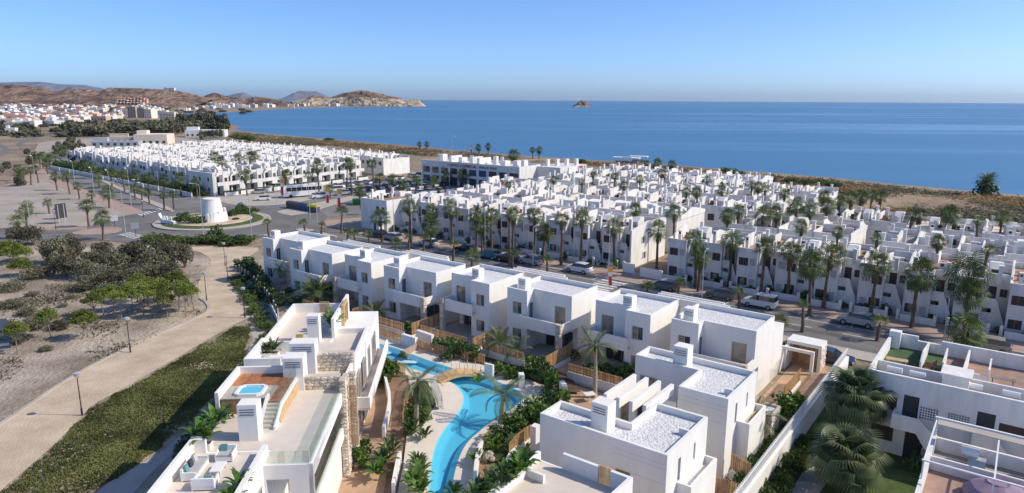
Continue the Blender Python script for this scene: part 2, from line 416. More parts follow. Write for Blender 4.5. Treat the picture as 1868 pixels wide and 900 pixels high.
est = [(-27, 24), (16, 24), (16, 86), (-27, 86)]
holed('ground', land, [est], 0.0, 'dry_land')
holed('estate_ground', est, [up, lo], 0.0, 'paving_tan')
b = MB()
for k in range(len(shore) - 1):
    b.face([(*inner[k], 0.0), (*inner[k + 1], 0.0), (*shore[k + 1], SEA_Z + 0.1), (*shore[k], SEA_Z + 0.1)])
    b.face([(*shore[k], SEA_Z + 0.1), (*shore[k + 1], SEA_Z + 0.1), (*outer[k + 1], -3), (*outer[k], -3)])
b.build('beach', 'beach')['kind'] = 'structure'
s = MB()
n = 96
s.face([(24000 * math.cos(2 * math.pi * k / n), 24000 * math.sin(2 * math.pi * k / n), SEA_Z) for k in range(n)])
s.build('sea', 'sea_water')['kind'] = 'structure'

def ridge(name, crest, D, m, front=300, back=300, rough=0.25, nx=90, ny=22, z_base=-6.0, dvar=None, seed=0.0, cliff=None, m2=None):
    """a hill mass: crest line read from the photograph, placed at distance D, with slopes to both sides"""
    xs = [c[0] for c in crest]
    mb = MB(); rows = []
    for i in range(nx + 1):
        x = xs[0] + (xs[-1] - xs[0]) * i / nx
        k = max(j for j in range(len(crest) - 1) if crest[j][0] <= x + 1e-6)
        a, b_ = crest[k], crest[k + 1]
        f = (x - a[0]) / (b_[0] - a[0])
        y = a[1] + (b_[1] - a[1]) * f
        d = D if dvar is None else D + dvar * (x - xs[0]) / (xs[-1] - xs[0])
        r = ray(x, y); t = d / r[1]
        X, Y, Z = r[0] * t, d, CAM_H + r[2] * t
        ends = min(1.0, min(i, nx - i) / 3.0)
        row = []
        for j in range(ny + 1):
            q = -1 + 2 * j / ny
            w = front if q < 0 else back
            prof = (1 - abs(q)) ** (1.25 if not cliff else (0.75 if q < 0 else 1.2))
            off = q * w * (0.75 + 0.5 * mnoise.noise(Vector((X * 0.002, seed, q))))
            yy = Y + off; xx = X * (1 + off / Y * 0.6)
            nz = mnoise.fractal(Vector((xx * 0.006, yy * 0.006, seed)), 1.0, 2.0, 5)
            h = z_base + (Z - z_base) * prof * (1 + rough * nz * min(1, abs(q) * 4) * 1.4)
            if abs(q) >= 0.999: h = z_base
            row.append((xx, yy, h))
        rows.append(row)
    for i in range(nx):
        for j in range(ny):
            i0 = len(mb.v)
            mb.v += [rows[i][j], rows[i + 1][j], rows[i + 1][j + 1], rows[i][j + 1]]
            mb.f.append((i0, i0 + 1, i0 + 2, i0 + 3)); mb.m.append(1 if (cliff and rows[i][j][2] < cliff and j < ny * 0.5) else 0)
    o = mb.build(name, [m, m2] if m2 else [m])
    o['kind'] = 'structure'
    return o
ridge('hills', [(-160, 160), (-60, 158), (0, 154.4), (51, 157), (77, 159.6), (100, 168), (121, 163), (144, 163), (159, 162), (182, 167), (198, 160), (226, 161), (257, 161.4), (283, 163), (319, 165), (350, 171), (373, 177), (385, 182)], 2300, 'hill', 520, 500, seed=3.1)
ridge('hills', [(360, 182), (373, 175), (391, 169), (411, 175), (437, 179), (452, 180), (465, 176), (485, 178), (510, 183), (530, 186)], 2450, 'hill', 330, 350, seed=5.7, nx=60)
ridge('headland', [(505, 190), (530, 186), (545, 184), (554, 181), (572, 174), (603, 178), (626, 170), (657, 166.8), (678, 168), (696, 171), (708, 175), (726, 177.5), (739, 184), (750, 181), (765, 183), (775, 192), (779, 195)], 2750, 'hill', 270, 340, seed=9.2, nx=120, ny=26, cliff=27, m2='cliff')
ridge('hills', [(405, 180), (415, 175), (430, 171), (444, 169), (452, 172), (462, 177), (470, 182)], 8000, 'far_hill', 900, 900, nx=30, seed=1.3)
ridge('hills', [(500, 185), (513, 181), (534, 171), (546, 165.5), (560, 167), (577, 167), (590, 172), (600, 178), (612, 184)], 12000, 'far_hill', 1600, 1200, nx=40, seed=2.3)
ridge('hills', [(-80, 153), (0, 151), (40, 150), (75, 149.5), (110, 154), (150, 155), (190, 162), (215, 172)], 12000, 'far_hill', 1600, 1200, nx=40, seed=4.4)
isl = ridge('rock_islet', [(1042, 194), (1050, 190.5), (1057, 184.5), (1062, 183.5), (1068, 184.5), (1073, 189), (1079, 194)], 2950, 'hill', 45, 45, nx=24, ny=12, rough=0.5, seed=8.0, z_base=-8, cliff=1, m2='cliff')

# ------------------------------------------------------------------ ground surfaces
Z1, Z2, Z3, Z4, Z5 = 0.02, 0.04, 0.06, 0.08, 0.10
def stq(name, s0, s1, t0, t1, z, m):
    return sheet(name, [S(s0, t0), S(s1, t0), S(s1, t1), S(s0, t1)], z, m)
# bare field at the left
sheet('field', px([(-500, 1300), (-500, 445), (0, 448), (240, 446), (350, 452), (470, 452), (520, 560), (500, 650), (380, 900), (200, 1400)]), Z1, 'soil')
# plaza across the road
sheet('plaza', px([(-260, 420), (-200, 352), (0, 345), (72, 318), (150, 346), (262, 386), (255, 400), (200, 418), (0, 422)]), Z1, 'plaza_sand')
def strip(pts, w, z, m, name='pavement'):
    pts = smooth_poly([Vector((p.x, p.y)) for p in px(pts)], 1, closed=False)
    sheet(name, [*offs(pts, w / 2), *reversed(offs(pts, -w / 2))], z, m)
strip([(64, 296), (66, 312), (92, 328), (150, 352), (225, 380), (262, 395)], 4.5, Z2, 'paving_pink')
strip([(-60, 352), (0, 344), (40, 333), (68, 316)], 5.0, Z2 - .004, 'paving_pink')
strip([(-60, 423), (0, 420), (140, 416), (200, 411), (250, 399)], 3.0, Z2 + .004, 'paving_pink')
# roads
rbc = S(-144, 80)
sheet('road', px([(262, 400), (235, 372), (170, 350), (112, 330), (85, 312), (80, 296), (92, 280), (122, 262), (140, 262), (136, 276), (135, 292), (150, 304), (240, 330), (385, 366), (420, 380)]), Z1 + 0.004, 'asphalt_worn')
sheet('road', px([(-200, 432), (0, 425), (150, 420), (250, 405), (330, 412), (300, 440), (210, 439), (0, 444), (-200, 452)]), Z2 + 0.012, 'asphalt')
sheet('roundabout_road', [rbc + Vector((24.5 * math.cos(a * math.pi / 36), 24.5 * math.sin(a * math.pi / 36), 0)) for a in range(72)], Z3, 'asphalt')
stq('road', -126, 90, 80, 90.5, Z2, 'asphalt')
stq('road', -158, -128, 94, 180, Z2 + 0.004, 'asphalt_worn')
sheet('car_park', [S(-182, 104), S(-112, 104), S(-116, 156), S(-178, 160)], Z1 + 0.008, 'asphalt_worn')
# pavements
def slab(name, pts, h, m, z0=0.0):
    mb = MB(); mb.prism([(p[0], p[1]) for p in pts], z0, h); o = mb.build(name, m); o['kind'] = 'structure'; return o
slab('pavement', [S(-108, 90.5), S(60, 90.5), S(60, 96.5), S(-108, 96.5)], 0.14, 'paving_pink')
slab('kerb', [S(-108, 90.2), S(60, 90.2), S(60, 90.5), S(-108, 90.5)], 0.15, 'kerb')
slab('pavement', [S(-121, 77.2), S(60, 77.2), S(60, 79.7), S(-121, 79.7)], 0.14, 'paving_pale')
slab('kerb', [S(-121, 79.7), S(60, 79.7), S(60, 80.0), S(-121, 80.0)], 0.15, 'kerb')
# corner pavement by the end house
slab('pavement', smooth_poly([S(-125, 92), S(-108, 91), S(-108, 108), S(-118, 108), S(-124, 100)], 2), 0.14, 'paving_pink')
slab('pavement', smooth_poly(px([(395, 356), (520, 352), (640, 338), (660, 340), (560, 368), (470, 378), (400, 372)]), 1), 0.12, 'paving_pale')
slab('pavement', smooth_poly(px([(520, 383), (600, 366), (655, 356), (660, 360), (610, 374), (540, 396), (500, 388)]), 1), 0.12, 'paving_pale')
# roundabout island
isl_k = MB(); isl_k.cyl(0, 0, 0, 0.3, 12.2, 12.2, 48); o = isl_k.build('roundabout_kerb', 'paving_pale', loc=rbc); o['kind'] = 'structure'
isl_g = MB(); isl_g.cyl(0, 0, 0.3, 0.45, 10.6, 10.2, 48); o = isl_g.build('roundabout_lawn', 'lawn', loc=rbc); o['kind'] = 'structure'
isl_s = MB(); isl_s.cyl(0, 0, 0.45, 0.6, 8.2, 7.6, 40); o = isl_s.build('roundabout_gravel_bed', 'sand_path', loc=rbc); o['kind'] = 'structure'
# splitter island toward the street
slab('traffic_island', smooth_poly([S(-121, 84), S(-108, 84.8), S(-108, 85.8), S(-121, 87.5)], 1), 0.2, 'paving_pale')
slab('traffic_island', smooth_poly(px([(310, 388), (322, 384), (250, 356), (175, 322), (125, 295), (118, 296), (165, 322), (240, 358)]), 1), 0.18, 'paving_pale')
slab('traffic_island', smooth_poly(px([(130, 424), (205, 414), (228, 420), (200, 428), (135, 431)]), 1), 0.18, 'paving_pink')
# painted markings
mk = 0
def dash(s0, s1, t0, t1, z=Z2 + 0.006):
    sheet('road_marking', [S(s0, t0), S(s1, t0), S(s1, t1), S(s0, t1)], z, 'marking')
for k in range(22): dash(-106 + k * 7, -102.5 + k * 7, 85.2, 85.35)
for k in range(8): dash(-50, -46, 80.6 + k * 1.2, 81.2 + k * 1.2)
for k in range(26):
    if not -7 < k - 12 < -3: dash(-98 + k * 5.2, -97.88 + k * 5.2, 88.4, 90.1)
dash(-106, 60, 88.2, 88.32)
for k in range(7):
    a = P(250 + k * 6.2, 391 - k * 1.6); d = (P(300, 392) - P(268, 380)).normalized(); e = Vector((-d.y, d.x, 0))
    sheet('road_marking', [a, a + d * 3.2, a + d * 3.2 + e * 0.5, a + e * 0.5], Z3 + 0.01, 'marking')
for k in range(5):
    a = P(215 + k * 6, 430 + k * 1.5); d = Vector((1, -0.1, 0))
    sheet('road_marking', [a, a + d * 0.5, a + d * 0.5 + Vector((0.8, 3.0, 0)), a + Vector((0.8, 3.0, 0))], Z3 + 0.01, 'marking')
for a, b_ in (((0, 441.5), (30, 440.5)), ((0, 433), (30, 432)), ((60, 432), (205, 421.5)), ((30, 443), (200, 438))):
    p, q = P(*a), P(*b_); d = (q - p).normalized(); e = Vector((-d.y, d.x, 0)) * 0.12
    sheet('road_marking', [p, q, q + e, p + e], Z3 + 0.012, 'marking')
# far town roads
sheet('road', px([(35, 268), (50, 258), (85, 248), (118, 240), (140, 226), (128, 226), (108, 237), (70, 247), (40, 256), (28, 264), (40, 274), (120, 276), (120, 272), (45, 271)]), Z1, 'asphalt')
sheet('road', px([(-60, 262), (0, 262), (14, 268), (18, 276), (8, 284), (-60, 292), (-60, 283), (0, 279), (6, 274), (0, 269), (-60, 269)]), Z1, 'asphalt')
sheet('verge', px([(60, 282), (190, 262), (420, 262), (300, 248), (120, 254), (70, 262)]), Z1 + 0.004, 'plaza_sand')
# promenade: pale compacted-sand path with its kerb
path_px = [(-120, 860), (0, 778), (60, 735), (130, 690), (200, 650), (232, 637), (290, 610), (350, 586), (376, 572), (381, 563), (376, 553), (364, 545), (358, 530), (366, 505), (388, 478), (372, 463), (345, 456), (350, 450), (470, 451), (472, 458), (452, 470), (436, 490), (424, 505), (424, 518), (437, 530), (464, 543), (478, 558), (474, 570), (458, 579), (420, 597), (380, 620), (320, 655), (260, 690), (210, 718), (165, 742), (150, 762), (80, 830), (20, 880), (-60, 950), (-200, 1000)]
sheet('promenade_path', smooth_poly(px(path_px), 1), Z3, 'sand_path')
def kerb_line(pts, w, h, m, name='kerb'):
    pts = smooth_poly([Vector((p.x, p.y)) for p in pts], 1, closed=False)
    a = offs(pts, w / 2); b_ = offs(pts, -w / 2)
    slab(name, [*a, *reversed(b_)], h, m)
kerb_line(px([(-60, 815), (0, 776), (130, 688), (232, 635), (290, 609), (350, 585), (377, 571), (382, 562), (376, 552), (364, 545)]), 0.35, 0.14, 'paving_pale')
kerb_line(px([(430, 526), (464, 541), (481, 558), (476, 572), (458, 580)]), 0.35, 0.14, 'paving_pale')
# trampled strip beside the ground cover
sheet('dirt_track', px([(478, 566), (495, 560), (500, 590), (470, 620), (430, 690), (380, 760), (330, 815), (280, 860), (240, 905), (150, 990), (60, 990), (200, 880), (300, 822), (352, 775), (408, 712), (448, 652), (462, 618), (455, 598)]), Z2, 'paving_pale')
cover_px = [(430, 598), (452, 598), (457, 612), (447, 648), (404, 708), (350, 770), (300, 815), (215, 872), (120, 935), (-40, 1000), (-60, 960), (20, 884), (80, 834), (152, 768), (166, 748), (212, 722), (260, 695), (320, 660), (380, 625)]
def ragged(pts, step=.8, amp=.55, seed=2.0):
    out = []
    for k in range(len(pts)):
        a, b_ = pts[k], pts[(k + 1) % len(pts)]; n_ = max(1, int((b_ - a).length / step)); d_ = (b_ - a).normalized(); e_ = Vector((-d_.y, d_.x, 0))
        for q in range(n_):
            p = a.lerp(b_, q / n_); out.append(p + e_ * amp * mnoise.fractal(Vector((p.x * .6, p.y * .6, seed)), 1.0, 2.0, 4))
    return out
cover_poly = ragged(px(cover_px))
sheet('ground_cover_bed', cover_poly, Z3 + .004, 'soil')

# ------------------------------------------------------------------ development grounds: pool, deck, paths
deck_px = [(640, 596), (672, 607), (720, 622), (760, 640), (830, 657), (890, 672), (940, 686), (1000, 710), (1040, 735), (1000, 760), (950, 770), (905, 790), (890, 812), (875, 840), (868, 880), (866, 1000), (700, 1000), (726, 900), (735, 860), (742, 800), (748, 760), (750, 720), (745, 690), (700, 668), (640, 655)]
deck = px(deck_px)
dz = 0.22
holed('pool_deck', deck, [up, lo], dz, 'pool_deck')
mbd = MB()
for k in range(len(deck)):
    a, b_ = deck[k], deck[(k + 1) % len(deck)]
    mbd.face([(a.x, a.y, 0), (b_.x, b_.y, 0), (b_.x, b_.y, dz), (a.x, a.y, dz)])
mbd.build('pool_deck_edge', 'pool_deck')['kind'] = 'structure'
def pool_shell(poly, name):
    mb = MB(); n = len(poly); c = sum(poly, Vector((0, 0))) / n
    inn = offs(poly + [poly[0]], 0.0)[:n]
    # sloping beach edge then basin
    def inset(d):
        out = []
        for k in range(n):
            t = (poly[(k + 1) % n] - poly[k - 1]).normalized(); nn = Vector((-t.y, t.x))
            q = poly[k] + nn * d
            if not inside(q, poly): q = poly[k] - nn * d
            out.append(q)
        return out
    a = inset(0.55); 
    for k in range(n):
        j = (k + 1) % n
        mb.face([(*poly[k], dz), (*poly[j], dz), (*a[j], -0.1), (*a[k], -0.1)])
        mb.face([(*a[k], -0.1), (*a[j], -0.1), (*a[j], -0.42), (*a[k], -0.42)])
    mb.face([(*q, -0.421) for q in poly])
    return mb
pool_shell(up, 'x').build('pool_basin', 'pool_shell')['kind'] = 'structure'
pool_shell(lo, 'x').build('pool_basin', 'pool_shell')['kind'] = 'structure'
sheet('pool_water', up, dz - 0.06, 'pool_water'); sheet('pool_water', lo, dz - 0.06, 'pool_water')

# drain covers, tyre-worn strips and patches on the carriageways
random.seed(17)
for k in range(16):
    s0, t0 = -104 + k * 9.3 + random.uniform(-2, 2), random.choice((81.6, 83.4, 86.8, 88.0)); L = random.uniform(2, 7)
    sheet('asphalt_patch', [S(s0, t0), S(s0 + L, t0), S(s0 + L, t0 + random.uniform(.9, 1.8)), S(s0, t0 + 1.2)], Z2 + .003, random.choice(('asphalt_worn', 'asphalt_dark')))
for k in range(14):
    a = random.uniform(0, 6.28); r_ = random.uniform(14.5, 22); c = rbc + Vector((r_ * math.cos(a), r_ * math.sin(a), 0)); w_ = random.uniform(.8, 2.2)
    sheet('asphalt_patch', [c, c + Vector((w_, .2, 0)), c + Vector((w_ * .9, w_ * .7, 0)), c + Vector((-.1, w_ * .6, 0))], Z3 + .003, 'asphalt_worn')
# ------------------------------------------------------------------ vegetation builders
def rnd(a, b): return random.uniform(a, b)
def leaf_quad(mb, c, size, asp=0.5, mi=0, up=0.0, droop=None):
    d = Vector((rnd(-1, 1), rnd(-1, 1), rnd(-1, 1) + up)).normalized()
    a = d.orthogonal().normalized(); a.rotate(Matrix.Rotation(rnd(0, 6.28), 3, d)); b_ = d.cross(a)
    l, w = size * rnd(0.7, 1.3), size * asp * rnd(0.7, 1.3)
    c = Vector(c)
    mb.face([c - a * l, c + b_ * w, c + a * l, c - b_ * w], mi)
def blob_points(n, rx, ry, rz, shell=0.55):
    out = []
    while len(out) < n:
        v = Vector((rnd(-1, 1), rnd(-1, 1), rnd(-1, 1)))
        if v.length < 1 and v.length > 0.05:
            r = v.length; v = v / r * (shell + (1 - shell) * r ** 0.5)
            out.append(Vector((v.x * rx, v.y * ry, v.z * rz)))
    return out
def clump_mesh(name, m, rad, h, n_clumps, n_leaf, size, asp=0.5, base=0.15, flat=0.7, up=0.3, seed=1):
    st_ = random.getstate(); random.seed(seed)
    mb = MB()
    for k in range(n_clumps):
        a = k * 2.399 + rnd(-.4, .4); r = rad * 0.72 * math.sqrt((k + 0.5) / n_clumps)
        zz = base * h + (h * (1 - base)) * rnd(0.25, 0.85) * (1 - 0.45 * (r / rad) ** 2)
        cr = rad * rnd(0.26, 0.42)
        for p in blob_points(n_leaf, cr, cr, min(cr * flat, h * 0.4)):
            q = Vector((r * math.cos(a), r * math.sin(a), max(0.05, zz))) + p
            q.z = max(0.03, q.z)
            leaf_quad(mb, q, size, asp, 0, up)
    random.setstate(st_)
    return mb.mesh(name, m)
# shrubs ------------------------------------------------------------
SHRUB = {
    'tropic': [clump_mesh('foliage', 'leaf_tropic', 1.0, 1.5, 9, 42, 0.20, 0.36, 0.0, 0.9, 0.5, s_) for s_ in (1, 2, 3)],
    'dark': [clump_mesh('foliage', 'leaf_dark', 1.0, 1.5, 10, 44, 0.15, 0.42, 0.0, 0.8, 0.4, s_) for s_ in (4, 5)],
    'olive': [clump_mesh('foliage', 'leaf_olive', 1.0, 1.5, 26, 66, 0.075, 0.55, 0.0, 0.8, 0.2, s_) for s_ in (6, 7, 8)],
    'hedge': [clump_mesh('foliage', 'leaf_hedge', 1.0, 1.2, 12, 55, 0.11, 0.5, 0.0, 0.8, 0.4, s_) for s_ in (9, 10)],
    'far': [clump_mesh('foliage', 'leaf_far', 1.0, 1.3, 12, 40, 0.17, 0.6, 0.0, 0.9, 0.3, s_) for s_ in (11, 12)],
}
def shrub(kind, loc, r, h, label, group=None, cat='shrub', name='shrub'):
    me = random.choice(SHRUB[kind])
    o = link(name, me, None, loc, rnd(0, 6.28), (r, r, h / 1.45))
    return tag(o, label, cat, group)
# banana-like plant with broad upright leaves
def bananaplant_mesh(seed, m='leaf_tropic', n=22, L=1.05, w=0.12):
    st_ = random.getstate(); random.seed(seed); mb = MB()
    for k in range(n):
        a = k * 2.399; el = R(rnd(35, 80)); base = Vector((0.12 * math.cos(a), 0.12 * math.sin(a), 0.1 + 0.25 * rnd(0, 1)))
        d = Vector((math.cos(a) * math.cos(el), math.sin(a) * math.cos(el), math.sin(el))); side = Vector((-math.sin(a), math.cos(a), 0))
        ll = L * rnd(0.7, 1.15); p = base.copy(); prev = None
        for q in range(6):
            f = q / 5; ww = w * math.sin(math.pi * min(1, 0.12 + f * 0.88)) ** 0.7 * (0.15 if q == 0 else 1)
            d2 = (d + Vector((0, 0, -0.9 * f * f))).normalized()
            if q: p = p + d2 * (ll / 5)
            cur = (p - side * ww + Vector((0, 0, 0.08 * ww)), p, p + side * ww + Vector((0, 0, 0.08 * ww)))
            if prev:
                mb.face([prev[0], prev[1], cur[1], cur[0]]); mb.face([prev[1], prev[2], cur[2], cur[1]])
            prev = cur
    random.setstate(st_)
    return mb.mesh('foliage', m)
BANANA = [bananaplant_mesh(s_) for s_ in (21, 22)] + [bananaplant_mesh(23, 'leaf_dark', 26, 1.0, 0.09)]
def plant(loc, scale, label, group=None, k=None, cat='plant', name='leafy_plant'):
    o = link(name, BANANA[k] if k is not None else random.choice(BANANA), None, loc, rnd(0, 6.28), scale)
    return tag(o, label, cat, group)
# fan palms ---------------------------------------------------------
def fan_mesh(r=0.95, blades=13, spread=R(200), droop=0.55, pet=0.95, bw=0.048):
    """one fan leaf: stalk along +X, then a split blade"""
    mb = MB()
    mb.face([(0, -0.03, 0), (pet, -0.015, 0.05), (pet, 0.015, 0.05), (0, 0.03, 0)])
    for k in range(blades):
        a = -spread / 2 + spread * k / (blades - 1)
        l = r * (0.72 + 0.28 * math.cos(a * 0.7)) ; c = Vector((pet, 0, 0.05))
        d = Vector((math.cos(a), math.sin(a), 0)); s_ = Vector((-d.y, d.x, 0))
        w = bw * r
        m1 = c + d * l * 0.6 + Vector((0, 0, 0.10 * r - 0.06 * abs(math.sin(a)))); tip = c + d * l + Vector((0, 0, -droop * r * 0.8))
        mb.face([c, m1 - s_ * w, tip, m1 + s_ * w])
    return mb
FAN = fan_mesh()
def add_mb(dst, src, mtx, mi=0):
    i = len(dst.v); dst.v += [tuple(mtx @ Vector(v)) for v in src.v]
    dst.f += [tuple(i + q for q in f) for f in src.f]; dst.m += [mi] * len(src.f)
def frond_matrix(az, el, s_, z):
    return Matrix.Translation((0, 0, z)) @ Matrix.Rotation(az, 4, 'Z') @ Matrix.Rotation(-el, 4, 'Y') @ Matrix.Rotation(rnd(-.25, .25), 4, 'X') @ Matrix.Scale(s_, 4)
def fan_crown(seed, n=29, lo=-42, hi=80, rmin=0.7, rmax=1.28, fan=None):
    st_ = random.getstate(); random.seed(seed); mb = MB()
    for k in range(n):
        f = k / (n - 1); el = R(hi - (hi - lo) * f ** 0.85 + rnd(-8, 8))
        add_mb(mb, fan or FAN, frond_matrix(k * 2.399 + rnd(-.2, .2), el, rnd(rmin, rmax), 0.12 * (1 - f)))
    random.setstate(st_)
    return mb
def fan_skirt(seed, n=22, L=1.3, r=0.32, m='palm_dry'):
    st_ = random.getstate(); random.seed(seed); mb = MB()
    for k in range(n * 3):
        a = rnd(0, 6.28); z0 = rnd(-0.1, -L * 0.75); w = rnd(.05, .12); l = rnd(.35, .7)
        rr = r * rnd(.7, 1.35) * (1 - 0.35 * (-z0 / L)); p = Vector((rr * math.cos(a), rr * math.sin(a), z0)); s_ = Vector((-math.sin(a), math.cos(a), 0)) * w
        q = p + Vector((0.12 * math.cos(a), 0.12 * math.sin(a), -l))
        mb.face([p * 0.55 + Vector((0, 0, p.z * .45)), p - s_, q, p + s_])
    random.setstate(st_)
    return mb.mesh('dead_fronds', m)
def trunk_mesh(h, r0, r1, bend=0.0, m='trunk', n=8, bulge=0.0, rings=9):
    mb = MB(); pts = []; rad = []
    for k in range(rings):
        f = k / (rings - 1); pts.append((bend * f * f, bend * 0.3 * math.sin(f * 3), h * f)); rad.append((r0 * (1 - f) + r1 * f) * (1.25 if k == 0 else 1) + 0.012 * ((k % 2) - .5) + bulge * math.sin(min(1, f * 1.3) * math.pi) )
    mb.tube(pts, rad, n); return mb.mesh('trunk', m, True)
CROWNS = [fan_crown(s_).mesh('crown', 'palm_green') for s_ in (31, 32, 33)]
CROWN_FULL = [fan_crown(s_, 44, -75, 80, 0.7, 1.2).mesh('crown', 'palm_green') for s_ in (34, 35)]
CROWN_YOUNG = [fan_crown(s_, 18, 5, 78, 0.7, 1.0).mesh('crown', 'palm_green') for s_ in (36, 37)]
SKIRTS = [fan_skirt(38), fan_skirt(39, 26, 1.9, 0.36)]
TRUNKS = {}
def fan_palm(loc, h, cr, label, group=None, kind='std', skirt=True):
    """h = height to the crown's heart, cr = crown radius"""
    hq = max(0.8, round(h * 2) / 2)
    key = (hq, kind)
    if key not in TRUNKS: TRUNKS[key] = trunk_mesh(hq, 0.24 if kind != 'thin' else 0.15, 0.15 if kind != 'thin' else 0.10, rnd(-.2, .2))
    t = thing('fan_palm', label, 'palm tree', loc, rnd(0, 6.28), group)
    t.rotation_euler = (rnd(-.05, .05), rnd(-.05, .05), rnd(0, 6.28))
    tr = link('trunk', TRUNKS[key], t)
    me = random.choice({'std': CROWNS, 'thin': CROWNS, 'full': CROWN_FULL, 'young': CROWN_YOUNG}[kind])
    bx = TRUNKS[key].vertices[len(TRUNKS[key].vertices) - 4].co.x
    link('crown', me, t, (bx, 0, hq), rnd(0, 6.28), cr / 1.55 * rnd(.9, 1.12))
    if skirt and hq > 2.0: link('dead_fronds', SKIRTS[0 if hq < 5.5 else 1], t, (bx, 0, hq), rnd(0, 6.28), min(1.15, max(0.55, cr / 1.6)))
    return t
# feather palms -----------------------------------------------------
def feather_frond(L=2.6, nl=26, ll=0.55, droop=1.0, w=0.035, curl=0.5):
    mb = MB(); pts = []
    p = Vector((0, 0, 0)); ang = 0.0; N = nl
    for k in range(N + 1):
        pts.append(p.copy()); f = k / N
        ang = -droop * f ** 1.6 * 1.5
        p = p + Vector((math.cos(ang), 0, math.sin(ang))) * (L / N)
    for k in range(0, N, 2):
        a, b_ = pts[k], pts[min(N, k + 2)]
        ww = 0.03 * (1 - k / N) + 0.006
        mb.face([a + Vector((0, -ww, 0)), b_ + Vector((0, -ww, 0)), b_ + Vector((0, ww, 0)), a + Vector((0, ww, 0))])
    for k in range(3, N + 1):
        f = k / N; d = (pts[k] - pts[k - 1]).normalized(); l = ll * math.sin(math.pi * (0.12 + 0.82 * f)) ** 0.6
        for sg in (-1, 1):
            o = (d * 0.55 + Vector((0, sg, 0)) * 0.8 + Vector((0, 0, 0.25 - curl * 0.5))).normalized()
            tip = pts[k] + o * l + Vector((0, 0, -curl * l * 0.55)); mid = pts[k] + o * l * 0.5
            mb.face([pts[k], mid + d * w, tip, mid - d * w])
    return mb
FR = [feather_frond(2.6, 30, 0.55, 0.85), feather_frond(2.3, 28, 0.5, 1.15), feather_frond(2.0, 26, 0.5, 0.45)]
FR_ME = [f.mesh('frond', 'palm_green') for f in FR]
FR_ME_D = [f.mesh('frond', 'palm_dark') for f in FR]
def feather_palm(loc, h, scale, label, n=14, lo=-15, hi=70, group=None, bend=0.3, dark=False, r0=0.2, r1=0.12, m='trunk_smooth', name='feather_palm'):
    t = thing(name, label, 'palm tree', loc, 0, group)
    tm = trunk_mesh(h, r0, r1, bend, m, 9, 0.03)
    link('trunk', tm, t)
    top = Vector((bend, bend * 0.3 * math.sin(3), h))
    if h > 2.5:
        mb = MB(); mb.tube([top - Vector((0, 0, .7)), top - Vector((0, 0, .2)), top + Vector((0, 0, .15))], [r1 * 1.25, r1 * 1.1, r1 * .5], 8)
        mb.build('crownshaft', 'palm_green', t)
    for k in range(n):
        f = k / max(1, n - 1); el = R(hi - (hi - lo) * f)
        i = 2 if f < .25 else (0 if f < .7 else 1)
        o = link('frond', (FR_ME_D if dark else FR_ME)[i], t)
        o.matrix_local = Matrix.Translation(top) @ Matrix.Rotation(k * 2.399 + rnd(-.2, .2), 4, 'Z') @ Matrix.Rotation(-el, 4, 'Y') @ Matrix.Rotation(rnd(-.3, .3), 4, 'X') @ Matrix.Scale(scale * rnd(.88, 1.1), 4)
    return t
# near fan palms with separate fronds
BIGFAN = [fan_mesh(1.0, 26, R(235), dr, 0.95, 0.042) for dr in (0.35, 0.9)]
BIGFAN_ME = [b_.mesh('frond', 'palm_dark') for b_ in BIGFAN]
def big_fan_palm(loc, h, scale, label, n=46, lo=-70, hi=75, group=None):
    t = thing('fan_palm', label, 'palm tree', loc, 0, group)
    link('trunk', trunk_mesh(h, 0.34, 0.26, 0.1, 'trunk', 10), t)
    for k in range(n):
        f = k / (n - 1); el = R(hi - (hi - lo) * f ** .9 + rnd(-8, 8))
        o = link('frond', BIGFAN_ME[0 if f < .5 else 1], t)
        o.matrix_local = Matrix.Translation((0.1, 0.0, h)) @ Matrix.Rotation(k * 2.399 + rnd(-.2, .2), 4, 'Z') @ Matrix.Rotation(-el, 4, 'Y') @ Matrix.Rotation(rnd(-.3, .3), 4, 'X') @ Matrix.Scale(scale * rnd(.85, 1.12), 4)
    if h > 2: link('dead_fronds', SKIRTS[1], t, (0.1, 0, h), 0, scale * 0.9)
    return t
# pines ------------------------------------------------------------
def pine_crown(seed, rad=1.0, h=1.35, n=40, leaf=64):
    st_ = random.getstate(); random.seed(seed); mb = MB()
    for k in range(n):
        a = k * 2.399; r = rad * 0.8 * math.sqrt((k + .5) / n); zz = h * (0.1 + 0.75 * (1 - (r / rad) ** 2)) * rnd(.55, 1.1)
        c = Vector((r * math.cos(a), r * math.sin(a), zz)); cr = rad * rnd(.2, .32)
        for p in blob_points(leaf, cr, cr, cr * .75): leaf_quad(mb, c + p, 0.075, 0.42, 0, 0.8)
    random.setstate(st_); return mb.mesh('crown', 'leaf_pine')
PINES = [pine_crown(s_) for s_ in (51, 52, 53)]
def pine_trunk(seed):
    st_ = random.getstate(); random.seed(seed); mb = MB(); lean = rnd(-.25, .25)
    mb.tube([(0, 0, 0), (lean * .4, 0.05, .35), (lean * .7, .02, .75), (lean, 0, 1.1)], [.055, .045, .04, .025], 7)
    for k in range(5):
        a = k * 1.3; mb.tube([(lean * .8, 0, .75), (lean + .3 * math.cos(a), .3 * math.sin(a), 1.05), (lean + .5 * math.cos(a), .5 * math.sin(a), 1.28)], [.028, .018, .008], 5)
    random.setstate(st_); return mb.mesh('trunk', 'trunk_grey'), lean
PTR = [pine_trunk(s_) for s_ in (54, 55, 56)]
def pine(loc, trunk_h, cr, label, group=None):
    t = thing('pine_tree', label, 'pine tree', loc, rnd(0, 6.28), group)
    tm, lean = random.choice(PTR)
    link('trunk', tm, t, None, 0, (cr, cr, trunk_h))
    link('crown', random.choice(PINES), t, (lean * cr, 0, trunk_h * 0.98), rnd(0, 6.28), (cr, cr, cr * rnd(.9, 1.05)))
    return t
